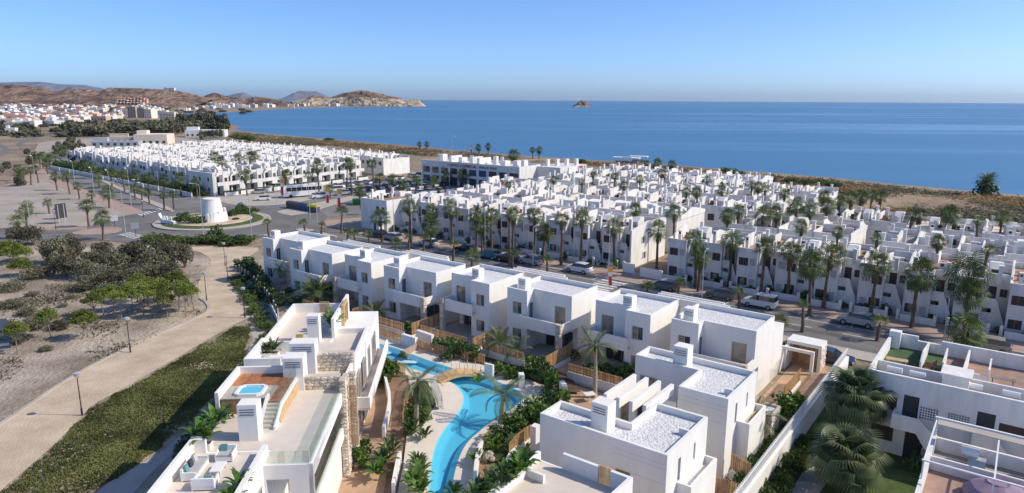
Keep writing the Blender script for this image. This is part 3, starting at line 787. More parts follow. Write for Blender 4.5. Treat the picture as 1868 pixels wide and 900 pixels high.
def bushy_tree(loc, r, h, label, group=None, kind='olive', name='bushy_tree', cat='tree'):
    t = thing(name, label, cat, loc, rnd(0, 6.28), group)
    mb = MB()
    for k in range(4):
        a = k * 1.57 + .4; mb.tube([(0.06 * math.cos(a), .06 * math.sin(a), 0), (r * .2 * math.cos(a), r * .2 * math.sin(a), h * .35), (r * .45 * math.cos(a), r * .45 * math.sin(a), h * .7)], [.1, .07, .03], 6)
    mb.build('trunk', 'trunk_grey', t)
    link('crown', random.choice(SHRUB[kind]), t, (0, 0, h * .12), rnd(0, 6.28), (r, r, h * .88 / 1.3))
    return t
# ------------------------------------------------------------------ building helpers
def panel(mb, a0, a1, z0, z1, d0, d1, holes, axis='y', mi=0):
    """wall slab in the plane a-z, thickness d0..d1, with rectangular openings (a0,a1,z0,z1)"""
    A = sorted({a0, a1, *[h[0] for h in holes], *[h[1] for h in holes]}); Zs = sorted({z0, z1, *[h[2] for h in holes], *[h[3] for h in holes]})
    A = [a for a in A if a0 <= a <= a1]; Zs = [z for z in Zs if z0 <= z <= z1]
    for i in range(len(A) - 1):
        run = None
        for j in range(len(Zs) - 1):
            ca, cz = (A[i] + A[i + 1]) / 2, (Zs[j] + Zs[j + 1]) / 2
            solid = not any(h[0] < ca < h[1] and h[2] < cz < h[3] for h in holes)
            if solid: run = (run[0], Zs[j + 1]) if run else (Zs[j], Zs[j + 1])
            if (not solid or j == len(Zs) - 2) and run:
                if axis == 'y': mb.box(A[i], A[i + 1], d0, d1, run[0], run[1], mi)
                else: mb.box(d0, d1, A[i], A[i + 1], run[0], run[1], mi)
                run = None
def window(parent, a0, a1, z0, z1, d, axis='y', sgn=-1, panes=2, glass='curtain_glass', frame='frame_grey', fw=0.06, name='window'):
    """frame with panes; d = plane of the glass, sgn = outward direction along the axis"""
    f = MB(); o = 0.05 * sgn
    lo, hi = sorted((d, d + o))
    def bx(mb, u0, u1, w0, w1, e0, e1):
        if axis == 'y': mb.box(u0, u1, e0, e1, w0, w1)
        else: mb.box(e0, e1, u0, u1, w0, w1)
    bx(f, a0, a1, z0, z0 + fw, lo, hi); bx(f, a0, a1, z1 - fw, z1, lo, hi)
    st_ = (a1 - a0) / panes
    for k in range(panes + 1):
        c = a0 + st_ * k; c0 = min(max(c - fw / 2, a0), a1 - fw)
        bx(f, c0, c0 + fw, z0 + fw, z1 - fw, lo, hi)
    w = f.build(name, frame, parent)
    g0, g1 = sorted((d + 0.012 * sgn, d + 0.026 * sgn))
    for k in range(panes):
        p = MB(); bx(p, a0 + st_ * k + fw * .5, a0 + st_ * (k + 1) - fw * .5, z0 + fw, z1 - fw, g0, g1)
        p.build('pane', glass if isinstance(glass, str) else glass[k % len(glass)], w)
    return w
def vent_box(parent, x0, x1, y0, y1, z0, z1, name='chimney'):
    c = MB(); c.box(x0, x1, y0, y1, z0, z1); o = c.build(name, 'plaster', parent)
    for k in range(3):
        zz = z1 - 0.28 - k * 0.17
        l = MB(); l.box(x0 + (x1 - x0) * .12, x1 - (x1 - x0) * .12, y0 - 0.02, y0 + .01, zz - 0.05, zz); l.build('louvre', 'louvre', o)
    return o
STONES = []
def stone_mesh():
    for k in range(6):
        random.seed(900 + k); mb = MB(); n = 7
        c = [(0.5 * math.cos(2 * math.pi * q / n) * rnd(.85, 1.12), 0.5 * math.sin(2 * math.pi * q / n) * rnd(.8, 1.1)) for q in range(n)]
        b0 = [(x, 0.0, z) for x, z in c]; b1 = [(x * .8, -1.0, z * .8) for x, z in c]
        mb._ext(b0, b1, 0); STONES.append(mb.mesh('stone', 'stone'))
    random.seed(77)
stone_mesh()
def stone_face(parent, a0, a1, z0, z1, d, axis='y', sgn=-1, size=0.42):
    """rubble facing: separate stones bedded on a surface"""
    rows = max(1, int(round((z1 - z0) / (size * .62)))); rh = (z1 - z0) / rows
    for r_ in range(rows):
        a = a0; 
        while a < a1 - 0.05:
            w = min(size * rnd(.7, 1.5), a1 - a)
            if a1 - (a + w) < size * .35: w = a1 - a
            cx = a + w / 2; cz = z0 + rh * (r_ + .5) + rnd(-.03, .03)
            o = link('stone', random.choice(STONES), parent)
            base = Matrix.Translation((cx, d, cz) if axis == 'y' else (d, cx, cz))
            rot = Matrix.Identity(4)
            if axis == 'y' and sgn > 0: rot = Matrix.Rotation(math.pi, 4, 'Z')
            if axis == 'x': rot = Matrix.Rotation(math.pi / 2 * (1 if sgn > 0 else -1), 4, 'Z')
            o.matrix_local = base @ rot @ Matrix.Diagonal((w * 1.02, rnd(.03, .07), rh * 1.08, 1))
            a += w
def gravel_roof(parent, poly, z, name='gravel_roof'):
    mb = MB(); mb.prism(poly, z - 0.05, z); return mb.build(name, 'gravel', parent)

# ------------------------------------------------------------------ street-side villas
def villa(s0, t0, W, mirror, label, back=True, gl=None):
    root = thing('villa', label, 'house', S(s0, t0), ANG, 'white villas along the street')
    mx = (lambda x: W - x) if mirror else (lambda x: x)
    D = 6.6; bw = 2.7; H = 6.35; HP = 6.8; sb = 1.25
    def B(mb, x0, x1, *r):
        a, b_ = sorted((mx(x0), mx(x1))); mb.box(a, b_, *r)
    def hole(x0, x1, z0, z1): a, b_ = sorted((mx(x0), mx(x1))); return (a, b_, z0, z1)
    w = MB()
    hb = [hole(.75, 1.95, 4.0, 5.35), hole(.75, 1.95, 0.9, 2.3)]
    a0, a1 = sorted((mx(0), mx(bw)))
    panel(w, a0, a1, 0, HP, 0, .25, hb)
    B(w, 0, bw - .25, .25, D, 0, H)
    # block side wall toward the balcony (sliding door) from z 3.2 up to the roof
    e0, e1 = sorted((mx(bw - .25), mx(bw)))
    panel(w, .25, D, 0, H, e0, e1, [(.45, sb - .1, 3.25, 5.35)], axis='x')
    # main body, set back
    hd = [hole(W - 2.15, W - .75, 3.25, 5.4)]
    c0, c1 = sorted((mx(bw), mx(W)))
    panel(w, c0, c1, 3.0, HP, sb, sb + .25, hd)
    B(w, bw, W, sb + .25, D, 3.0, H)
    hg = [hole(bw + .7, W - .6, 0.1, 2.3)]
    panel(w, c0, c1, 0, 3.0, 2.6, 2.85, hg)
    B(w, bw, W, 2.85, D, 0, 3.0)
    # parapets
    B(w, 0, .22, .25, D, H, HP); B(w, 0, W, D - .22, D, H, HP + .1); B(w, W - .22, W, sb + .25, D - .22, H, HP); B(w, bw - .22, bw, .25, sb + .25, H, HP)
    w.build('wall', 'plaster', root)
    pol = [(.22, .25), (bw - .22, .25), (bw - .22, sb + .25), (W - .22, sb + .25), (W - .22, D - .22), (.22, D - .22)]
    pol = [(mx(x), y) for x, y in pol]
    gravel_roof(root, pol if not mirror else pol[::-1], H + .06)
    # balcony
    bl = MB(); B(bl, bw - .6, W, -.45, sb, 2.95, 3.2); bl.build('balcony_floor', 'floor_tile', root)
    pp = MB(); B(pp, bw - .6, W - .55, -.6, -.45, 2.75, 4.1); B(pp, W - .16, W, -.45, sb, 2.95, 4.1); B(pp, bw - .6, bw - .45, -.45, 0, 2.75, 4.1)
    pp.build('balcony_parapet', 'plaster', root)
    pc = MB(); B(pc, W - .55, W, -.95, -.45, 0, 4.15); pil = pc.build('stone_pillar', 'mortar', root)
    a, b_ = sorted((mx(W - .55), mx(W)))
    stone_face(pil, a, b_, 0.05, 4.1, -.95, size=.5)
    stone_face(pil, -.95, -.45, 0.05, 4.1, b_ if not mirror else a, axis='x', sgn=1 if not mirror else -1, size=.5)
    g1 = ['curtain_glass', 'glass']
    for h in hb: window(root, *h, .17, glass=g1)
    window(root, *hd[0], sb + .17, glass='curtain_glass')
    window(root, *hg[0], 2.77, panes=3, glass='glass', frame='frame_grey')
    if mirror: window(root, .45, sb - .1, 3.25, 5.35, e0 + .08, axis='x', sgn=-1, glass='glass')
    else: window(root, .45, sb - .1, 3.25, 5.35, e1 - .08, axis='x', sgn=1, glass='glass')
    q0, q1 = sorted((mx(.75), mx(1.75)))
    if mirror: q0, q1 = sorted((mx(bw + .1), mx(bw + 1.1)))
    vent_box(root, q0, q1, 1.5 if mirror else 1.0, 2.5 if mirror else 2.0, H, 7.75)
    # terrace paving in front
    tf = MB(); B(tf, -.5, W + .4, -5.0, 2.6, 0.05, 0.16); tf.build('terrace', 'paving_pale', root)
    # rear wing, lower
    rw = MB(); B(rw, W - 2.6, W + .0, D, D + 3.6, 0, 5.2); rw.build('rear_wing', 'plaster', root)
    return root
villa(-89.6, 57.1, 7.4, False, 'white villa at the roundabout end of the row, beside the tall hedge')
villa(-80.0, 55.0, 7.6, False, 'white villa behind the big feather palm, second from the roundabout')
villa(-71.0, 56.0, 6.6, True, 'white villa with left-hand balcony, third from the roundabout')
villa(-62.3, 56.2, 7.7, False, 'white villa with balcony right of its window block, fourth from the roundabout')
villa(-53.2, 57.4, 6.8, True, 'white villa with plant pot on shaded porch, fifth from the roundabout')
villa(-44.1, 57.7, 7.6, False, 'white villa facing the pool bridge, sixth from the roundabout')
villa(-33.9, 58.2, 6.8, True, 'white villa behind the tall slim palm, seventh from the roundabout')
villa(-25.1, 58.5, 7.6, False, 'white villa beside the entrance gate, with the highest lit end wall')
# roof louvres linking each pair at the back
for k, (s0, t0) in enumerate(((-78.5, 62.2), (-66.5, 63.2), (-49.0, 64.4), (-30.0, 65.0))):
    r_ = thing('roof_pergola', 'white concrete beams spanning behind the roofs of the %s' % ['villas next to the roundabout', 'third and fourth villas', 'fifth and sixth villas', 'seventh and eighth villas'][k], 'pergola', S(s0, t0), ANG, 'rear roof pergolas of the villas')
    for q in range(3):
        b_ = MB(); b_.box(0, 8.6 - q * .8, .15 + q * .75, .35 + q * .75, 6.0, 6.75); b_.build('beam', 'plaster', r_)
    b_ = MB(); b_.box(2.6, 2.85, .35, 2.2, 0, 5.98); b_.box(7.0, 7.25, .35, 2.2, 0, 5.98); b_.build('support', 'plaster', r_)

# ------------------------------------------------------------------ the two near gravel-roofed villas
def near_villa(s0, t0, front_bar, label):
    root = thing('villa', label, 'house', S(s0, t0), ANG, 'gravel-roofed villas')
    H, HP, W, D, nx_, bd = 6.1, 6.6, 9.1, 6.3, 5.4, 2.5
    if front_bar: poly = [(0, 0), (W, 0), (W, D), (nx_, D), (nx_, bd), (0, bd)]
    else: poly = [(nx_, 0), (W, 0), (W, D), (0, D), (0, D - bd), (nx_, D - bd)]
    w = MB()
    th = .24
    inner_ = []
    hr = [(1.7, 2.1, 4.0, 5.6), (4.1, 4.4, 4.4, 5.6)]
    if front_bar:
        panel(w, 0, W, 0, H, 0, th, [(4.5, 4.95, 3.5, 4.3), (5.7, 6.75, 2.6, 4.6)])
        panel(w, th, D, 0, H, W - th, W, hr, axis='x')
        w.prism([(0, th), (W - th, th), (W - th, D), (nx_, D), (nx_, bd), (0, bd)], 0, H)
    else:
        panel(w, nx_, W, 0, H, 0, th, [])
        panel(w, th, D, 0, H, W - th, W, hr, axis='x')
        w.prism([(nx_, th), (W - th, th), (W - th, D), (0, D), (0, D - bd), (nx_, D - bd)], 0, H)
    w.ring(poly, .22, H, HP)
    # step in the long parapet
    if front_bar: w.box(W - .9, W - .24, D - 2.6, D - 2.4, H, HP - .02)
    else: w.box(W - .9, W - .24, 1.7, 1.9, H, HP - .02)
    w.build('wall', 'plaster', root)
    g_ = [(max(.22, min(W - .22, x)), y) for x, y in poly]
    ins = []
    n = len(poly)
    for k in range(n):
        a, b_, c = Vector(poly[k - 1]), Vector(poly[k]), Vector(poly[(k + 1) % n])
        d1, d2 = (b_ - a).normalized(), (c - b_).normalized(); m_ = Vector((-d1.y, d1.x)) + Vector((-d2.y, d2.x)); ins.append(tuple(b_ + m_ * .22))
    gravel_roof(root, ins, H + .07)
    if front_bar:
        vent_box(root, 3.3, 4.5, 1.0, 2.1, H, 8.0)
        window(root, 4.5, 4.95, 3.5, 4.3, .17, panes=1, glass='glass')
        window(root, 5.7, 6.75, 2.6, 4.6, .17, panes=1, glass='curtain_glass', name='door')
    else:
        vent_box(root, 3.1, 4.3, D - 2.2, D - 1.1, H, 8.0)
        window(root, .5, 2.0, 3.3, 5.0, D - bd - .04, glass='curtain_glass')
    for h in hr: window(root, *h, W - .16, axis='x', sgn=1, panes=1, glass='glass')
    # lower projecting wing on the right
    lw = MB(); y0, y1 = (1.6, 5.9) if front_bar else (2.2, 6.1)
    lp = [(W, y0), (W + .95, y0), (W + .95, y1), (W, y1)]
    lw.prism(lp, 0, 3.5); lw.ring([(W + .0, y0), (W + .95, y0), (W + .95, y1), (W, y1)], .16, 3.5, 4.1); lw.build('side_wing', 'plaster', root)
    gravel_roof(root, [(W + .17, y0 + .17), (W + .78, y0 + .17), (W + .78, y1 - .17), (W + .17, y1 - .17)], 3.58, 'planter_gravel')
    for k in range(5):
        gm = MB(); gm.box(nx_ + .1 if front_bar else nx_ + .05, W - .05, -.006, .004, 4.65 + k * .32, 4.665 + k * .32)
        if k in (0, 3, 4): gm.build('groove', 'frame_grey', root)
    return root
near_villa(-23.8, 34.8, True, 'near white villa with gravel roof and vent tower at the pool side')
near_villa(-23.7, 44.6, False, 'white gravel-roofed villa between the beams and the street-side villas')
# concrete fins between them
fin = thing('concrete_pergola', 'four white concrete fins bridging the two gravel-roofed villas', 'pergola', S(-22.1, 41.5), ANG)
for k in range(4):
    b_ = MB(); b_.box(k * 1.02, k * 1.02 + .26, -1.2, 3.4, 5.7, 6.5); b_.box(k * 1.02, k * 1.02 + .26, -1.2, -.94, 0, 5.69); b_.build('fin', 'plaster', fin)
mb = MB(); mb.box(-1.4, 3.7, 3.1, 3.3, 0, 5.2); mb.box(-1.4, 3.7, -1.5, -1.25, 3.0, 3.25); mb.build('courtyard_wall', 'plaster', fin)
for i, (c0, c1) in enumerate(((-1.0, .1), (.6, 1.6), (2.1, 3.1))): window(fin, c0, c1, 2.6, 4.5, 3.05, panes=1, glass=['curtain_glass', 'glass', 'glass'][i])
# planting on the ledge of the second one
for k in range(5):
    o = MB()
    for q in range(26):
        a = q * 2.399; el = R(15 + 70 * (q / 26)); d = Vector((math.cos(a) * math.cos(el), math.sin(a) * math.cos(el), math.sin(el))) * .3; s_ = Vector((-math.sin(a), math.cos(a), 0)) * .03
        o.face([-s_, d + Vector((0, 0, .03)), s_])
    ob = o.build('agave', 'cactus_yellow', loc=S(-14.12, 48.4 + k * .42, 3.58)); tag(ob, 'yellowish spiky plant on the gravel ledge of the villa', 'plant', 'ledge plants')

# solarium roof at the bottom edge
so = thing('roof_terrace_house', 'white house with pale roof terrace and broken parapet beside the slatted gate', 'house', S(-21.6, 20.0), ANG)
w = MB(); w.box(0, 6.4, 0, 11.4, 0, 5.55); w.box(0, .22, 0, 11.4, 5.55, 6.1); w.box(1.9, 4.3, 11.2, 11.42, 5.55, 6.6); w.box(5.1, 6.4, 11.2, 11.42, 5.55, 6.6); w.box(6.18, 6.4, 0, 11.2, 5.55, 6.6); w.box(.22, 1.9, 9.2, 9.42, 5.55, 6.1)
w.build('wall', 'plaster', so)
f_ = MB(); f_.box(.22, 6.18, 0, 11.2, 5.55, 5.6); f_.build('terrace_floor', 'floor_tile', so)
for k in range(10):
    p = MB(); p.box(4.3 + k * .082, 4.34 + k * .082, 11.3, 11.36, 5.2, 6.7); p.build('slat', 'wood_light', so)
for k in range(26):
    p = MB(); p.box(.8 + k * .16, .88 + k * .16, 11.75, 13.6, 3.5 + .0, 3.62); p.build('pergola_slat', 'wood_light', so)
mb = MB(); mb.box(.7, 5.0, 11.8, 11.95, 3.3, 3.48); mb.box(.7, 5.0, 13.4, 13.55, 3.3, 3.48); mb.box(.7, .85, 11.8, 11.95, 0, 3.29); mb.box(4.85, 5.0, 11.8, 11.95, 0, 3.29); mb.build('pergola_frame', 'wood_light', so)

# ------------------------------------------------------------------ stepped apartment house at the lower left
AP = Vector((-14.5, 36.0, 0)); APR = R(4)
ap = thing('apartment_house', 'stepped white apartment house with roof terraces, hot tub and stone piers', 'apartment building', AP, APR)
FZ = 6.5
w = MB()
# module 1 (nearest)
w.box(-4.3, .3, -9, 1.2, 0, FZ); w.box(-4.3, -4.08, -9, 1.2, FZ, 7.4); w.box(.0, .3, -9, .6, FZ, 7.2)
w.box(-4.08, -3.4, .98, 1.2, FZ, 7.4)
# module 2 : upper floor slab, open corner room, lower floor
panel(w, .3, 3.1, 3.2, FZ, -.6, -.35, [(.42, 1.75, 3.2, 5.6)])
w.box(-4.2, .9, 1.2, 10.4, 3.0, FZ); w.box(.9, 3.1, 1.2, 10.4, 6.15, FZ); w.box(.3, 3.1, -.35, 1.2, 5.7, FZ); w.box(.3, 2.85, -.6, 10.4, 0, 3.0)
w.box(2.85, 3.1, -.6, 9.8, 5.75, 6.55); w.box(2.85, 3.1, -.6, 9.8, 3.0, 3.9); w.box(2.85, 3.1, -.6, -.35, 3.9, 5.75)
w.box(-4.2, .3, 1.2, 10.4, 0, 3.0)
w.box(-4.3, -4.1, 1.4, 3.2, FZ, 7.2); w.box(-4.3, -3.7, 1.2, 1.4, FZ, 7.5)
# module 3
w.box(-4.55, 3.2, 10.4, 19.6, 0, FZ); w.box(-4.55, -4.3, 6.0, 10.6, FZ, 8.1); w.box(-4.3, -1.0, 10.4, 10.62, FZ, 8.1)
w.box(-4.7, -4.45, 12.5, 17.2, FZ, 7.9); w.box(-4.45, -2.0, 12.5, 12.7, FZ, 7.9); w.box(-4.45, -1.6, 17.0, 17.2, FZ, 7.6)
w.box(3.0, 3.25, 10.4, 22.0, FZ, 7.15)
# module 4
w.box(-4.9, 3.3, 19.6, 28.4, 0, FZ); w.box(-4.9, -4.68, 17.3, 28.4, FZ, 7.4); w.box(-4.68, -.3, 28.2, 28.4, FZ, 7.4); w.box(.25, .5, 20.6, 28.4, FZ, 8.3); w.box(.5, 3.3, 21.8, 22.0, FZ, 7.0)
w.build('wall', 'plaster', ap)
f_ = MB(); f_.box(-4.08, 0, -9, .98, FZ, FZ + .03); f_.box(-4.1, 2.85, 1.22, 10.38, FZ, FZ + .03); f_.box(.35, 2.85, -.3, 1.22, FZ, FZ + .025); f_.box(-2.0, 3.0, 10.64, 19.6, FZ, FZ + .03); f_.box(-4.65, .25, 17.25, 28.2, FZ, FZ + .035); f_.box(.5, 3.0, 19.6, 21.8, FZ, FZ + .03)
f_.build('terrace_floor', 'floor_tile', ap)
lf = MB(); lf.box(1.2, 2.85, .2, 9.4, 3.0, 3.05); lf.build('balcony_floor', 'floor_tile', ap)
vent_box(ap, -1.9, -.75, 2.3, 3.3, FZ, 8.9, 'vent_tower')
vent_box(ap, -1.05, .35, 9.6, 10.9, FZ, 9.0, 'vent_tower')
vent_box(ap, -1.35, .55, 12.6, 13.9, FZ, 9.0, 'vent_tower')
vent_box(ap, -1.6, -.6, 19.6, 20.5, FZ, 8.9, 'vent_tower')
# raised timber deck with hot tub
dk = MB(); dk.box(-4.25, -1.05, 6.2, 10.4, FZ, 7.55); dk.box(-1.05, -.2, 5.6, 10.4, FZ, 7.5); deck_o = dk.build('deck', 'deck_wood', ap)
for k in range(22):
    p = MB(); p.box(-4.25 + k * .19, -4.25 + k * .19 + .175, 8.2 if k < 17 else 5.6, 10.38, 7.56, 7.59); p.build('plank', 'deck_wood', deck_o)
for k in range(7):
    p = MB(); p.box(-4.2, -1.06, 6.12, 6.19, FZ + .05 + k * .15, FZ + .185 + k * .15); p.build('plank', 'wood', deck_o)
tp = MB(); tp.box(-4.2, -1.02, 6.1, 8.18, 7.56, 7.62); tp.build('tub_surround', 'paving_pale', ap)
ht = thing('hot_tub', 'white square hot tub sunk into the raised timber deck', 'hot tub', AP + Vector((math.cos(APR) * -2.6 - math.sin(APR) * 7.25, math.sin(APR) * -2.6 + math.cos(APR) * 7.25, 7.62)), APR)
oc = [(-.95, -.6), (-.6, -.85), (.6, -.85), (.95, -.6), (.95, .6), (.6, .85), (-.6, .85), (-.95, .6)]
mb = MB(); mb.ring(oc, .2, 0.0, .16); mb.build('rim', 'frame_white', ht)
mb = MB(); mb.prism([(x * .8, y * .8) for x, y in oc], 0.0, .07); mb.build('water', 'mosaic_white', ht)
mb = MB(); mb.prism([(x * .72, y * .7) for x, y in oc], 0.07, .09); mb.build('tub_water', 'pool_shell', ht)
# stairs up to the deck
for k in range(6):
    p = MB(); p.box(-1.02, -.25, 3.9 + k * .28, 5.6, FZ + .03 + k * .165, FZ + .195 + k * .165); p.build('step', 'floor_tile', ap)
sw = MB(); sw.prism_x([(3.7, FZ), (10.4, FZ), (10.4, 7.6), (5.6, 7.6), (3.7, 6.75)], -.24, -.1); sw.prism_x([(3.75, FZ), (6.1, FZ), (6.1, 7.95), (5.7, 7.95), (3.75, 7.0)], -1.18, -1.04); sw.build('stair_wall', 'plaster', ap)
sc = MB(); sc.prism_x([(4.6, FZ + .05), (9.5, FZ + .05), (9.5, 7.3), (5.6, 7.3), (4.6, 6.9)], -.08, -.04); sc.build('timber_panel', 'wood_light', ap)
gp = MB(); gp.prism_x([(3.8, 6.8), (9.6, 7.6), (9.6, 8.6), (5.6, 8.6), (3.8, 7.8)], -.19, -.165); gp.build('glass_guard', 'glass_clear', ap)
gb = MB(); gb.box(2.95, 2.975, -.5, 9.6, 6.56, 7.5); gb.build('glass_guard', 'glass_clear', ap)
gb = MB(); gb.box(.5, 2.9, -.5, -.475, 6.52, 7.3); gb.build('glass_guard', 'glass_clear', ap)
gb = MB(); gb.box(2.95, 2.975, -.3, 9.6, 3.92, 4.7); gb.build('glass_guard', 'glass_clear', ap)
# stone piers and walls
for (x0, x1, y0, y1, z0, z1) in ((-.1, 3.0, 9.8, 10.35, FZ, 7.5), (.4, 3.3, 13.2, 13.7, FZ, 8.0), (2.9, 3.35, 9.0, 10.35, 0, 7.5), (3.3, 3.8, 10.6, 11.0, 0, 7.4)):
    c = MB(); c.box(x0, x1, y0, y1, z0, z1); so_ = c.build('stone_wall', 'mortar', ap)
    stone_face(so_, x0, x1, z0 + .02, z1, y0, size=.42)
    if x1 - x0 < 1.2: stone_face(so_, y0, y1, z0 + .02, z1, x1, axis='x', sgn=1, size=.42)
for k in range(9):
    p = MB(); p.box(3.18 + k * .1, 3.23 + k * .1, 9.6, 9.66, 2.2, 6.9); p.build('slat', 'wood', ap)
for k in range(11):
    p = MB(); p.box(.62, .68, 24.2 + k * .15, 24.28 + k * .15, 5.6, 8.2); p.build('slat', 'wood', ap)
fr_ = MB(); fr_.box(.55, .8, 23.9, 24.1, 5.5, 8.5); fr_.box(.55, .8, 25.95, 26.15, 5.5, 8.5); fr_.box(.55, .8, 24.1, 25.95, 8.3, 8.5); fr_.build('slat_frame', 'wood_light', ap)
for k in range(7):
    p = MB(); p.box(-2.3 + k * .14, -2.22 + k * .14, 28.12, 28.18, 6.5, 7.65); p.build('slat', 'wood_light', ap)
pg = MB(); pg.box(-4.6, -2.2, 13.0, 13.5, FZ, 6.75); pg.build('timber_bench', 'deck_wood', ap)
window(ap, -8.2, -7.0, 3.4, 5.6, .31, axis='x', sgn=1, glass='curtain_glass'); window(ap, -4.6, -3.2, 3.4, 5.6, .31, axis='x', sgn=1, glass='curtain_glass'); window(ap, -2.4, -1.2, 3.4, 5.6, .31, axis='x', sgn=1, glass='curtain_glass')
window(ap, 2.0, 5.5, 3.1, 5.6, .91, axis='x', sgn=1, panes=3, glass='curtain_glass'); window(ap, 6.2, 9.2, 3.1, 5.6, .91, axis='x', sgn=1, panes=3, glass='curtain_glass')
for y0, y1 in ((14.3, 16.3), (17.2, 18.9), (20.4, 21.6), (23.0, 25.4)):
    window(ap, y0, y1, 3.3, 5.6, 3.315, axis='x', sgn=1, glass='curtain_glass'); window(ap, y0, y1, .3, 2.5, 3.315, axis='x', sgn=1, glass='glass')
bq = MB(); bq.box(3.3, 4.3, 13.9, 27.2, 2.85, 3.05); bq.build('balcony_floor', 'floor_tile', ap)
bq = MB(); bq.box(4.15, 4.3, 13.9, 27.2, 3.05, 3.95); bq.box(3.3, 4.15, 13.9, 14.05, 3.05, 3.95); bq.build('balcony_parapet', 'plaster', ap)
for k in range(14):
    p = MB(); p.box(3.36, 3.42, 11.3 + k * .16, 11.38 + k * .16, .3, 6.2); p.build('slat', 'wood', ap)
def APL(u, v, z): return AP + Vector((math.cos(APR) * u - math.sin(APR) * v, math.sin(APR) * u + math.cos(APR) * v, z))
# roof planters
for u, v, L, txt in ((-3.75, 1.5, 1.0, 'beside the lounge set'), (-4.0, 16.4, 1.6, 'beside the white bench'), (-.05, 22.5, .5, 'against the tall parapet')):
    pl = thing('planter_box', 'white planter box on the roof terrace ' + txt, 'planter', APL(u, v, FZ + .03), APR)
    mb = MB(); mb.box(-L / 2, L / 2, -.25, .25, 0, .4); mb.build('box', 'plaster', pl)
    mb = MB(); mb.box(-L / 2 + .04, L / 2 - .04, -.21, .21, .4, .42); mb.build('soil', 'bed_soil', pl)
for u, v, s_, txt in ((-3.9, 1.5, 1.3, 'leafy plant growing in the planter beside the lounge set'), (-3.55, 1.55, 1.0, 'lower leafy plant in the planter beside the lounge set'), (-4.0, 4.2, 1.2, 'bushy plant against the parapet below the timber deck'), (-3.7, 5.2, 1.0, 'dark spiky plant at the corner of the timber deck'), (-4.1, 16.4, .9, 'leafy plant in the planter beside the white bench'), (-3.6, 16.5, 1.0, 'tall plant in the planter beside the white bench'), (-.05, 22.5, 1.4, 'tall plant against the tall parapet of the far terrace'), (-.25, -2.9, .9, 'green pot plant beside the white wall of the nearest terrace'), (-.3, -4.1, .8, 'dark green pot plant beside the white wall of the nearest terrace')):
    plant(APL(u, v, FZ + (.42 if v in (1.5, 1.55, 16.4, 16.5, 22.5) else .03)), s_, txt, 'roof terrace plants')
# lounge set
def sofa(u, v, rot, L, label, cush):
    t = thing('outdoor_sofa', label, 'sofa', APL(u, v, FZ + .03), APR + rot)
    mb = MB(); mb.box(-L / 2, L / 2, -.4, .4, .08, .3); mb.box(-L / 2, L / 2, .3, .42, .3, .72); mb.box(-L / 2, -L / 2 + .08, -.4, .3, .3, .55); mb.box(L / 2 - .08, L / 2, -.4, .3, .3, .55)
    for sx in (-1, 1):
        for sy in (-.36, .36): mb.box(sx * (L / 2 - .04) - .03, sx * (L / 2 - .04) + .03, sy - .03, sy + .03, 0, .08)
    mb.build('frame', 'fabric_white', t)
    mb = MB(); mb.box(-L / 2 + .1, L / 2 - .1, -.38, .28, .3, .44); mb.build('seat_cushion', 'fabric_grey', t)
    for k, c in enumerate(cush):
        x = -L / 2 + .35 + k * (L - .7) / max(1, len(cush) - 1)
        mb = MB(); mb.prism_x([(.1, .44), (.26, .46), (.3, .8), (.2, .82)], x - .19, x + .19); mb.build('cushion', c, t)
    return t
sofa(-3.2, -1.2, R(90), 1.9, 'long white outdoor sofa with teal and dark cushions along the parapet', ['fabric_teal', 'fabric_dark', 'fabric_grey'])
sofa(-2.0, .25, R(0), 1.0, 'white outdoor armchair with teal cushions beside the planter', ['fabric_teal'])
sofa(-2.1, -2.7, R(180), 1.2, 'white outdoor armchair with its back to the open terrace edge', ['fabric_teal'])
t = thing('coffee_table', 'low white coffee table between the outdoor sofas', 'table', APL(-1.95, -1.2, FZ + .03), APR)
mb = MB(); mb.box(-.3, .3, -.55, .55, .3, .36); mb.build('table_top', 'fabric_white', t)
for sx in (-.26, .26):
    for sy in (-.5, .5): mb = MB(); mb.box(sx - .03, sx + .03, sy - .03, sy + .03, 0, .3); mb.build('leg', 'fabric_white', t)
t = thing('patio_chair', 'wooden patio chair with yellow cushion by the far vent tower', 'chair', APL(-2.2, 19.0, FZ + .035), APR)
mb = MB(); mb.box(-.3, .3, -.3, .3, .3, .38); mb.build('seat', 'wood', t)
mb = MB(); mb.prism_x([(.2, .38), (.3, .38), (.42, .85), (.34, .85)], -.3, .3); mb.build('backrest', 'cactus_yellow', t)
for sx in (-.26, .26):
    for sy in (-.26, .26): mb = MB(); mb.box(sx - .03, sx + .03, sy - .03, sy + .03, 0, .3); mb.build('leg', 'wood', t)
bn = thing('white_bench', 'low white bench in front of the roof planter', 'bench', APL(-3.0, 15.6, FZ), APR)
mb = MB(); mb.box(-.7, .7, -.25, .25, .04, .42); mb.build('seat', 'plaster', bn)
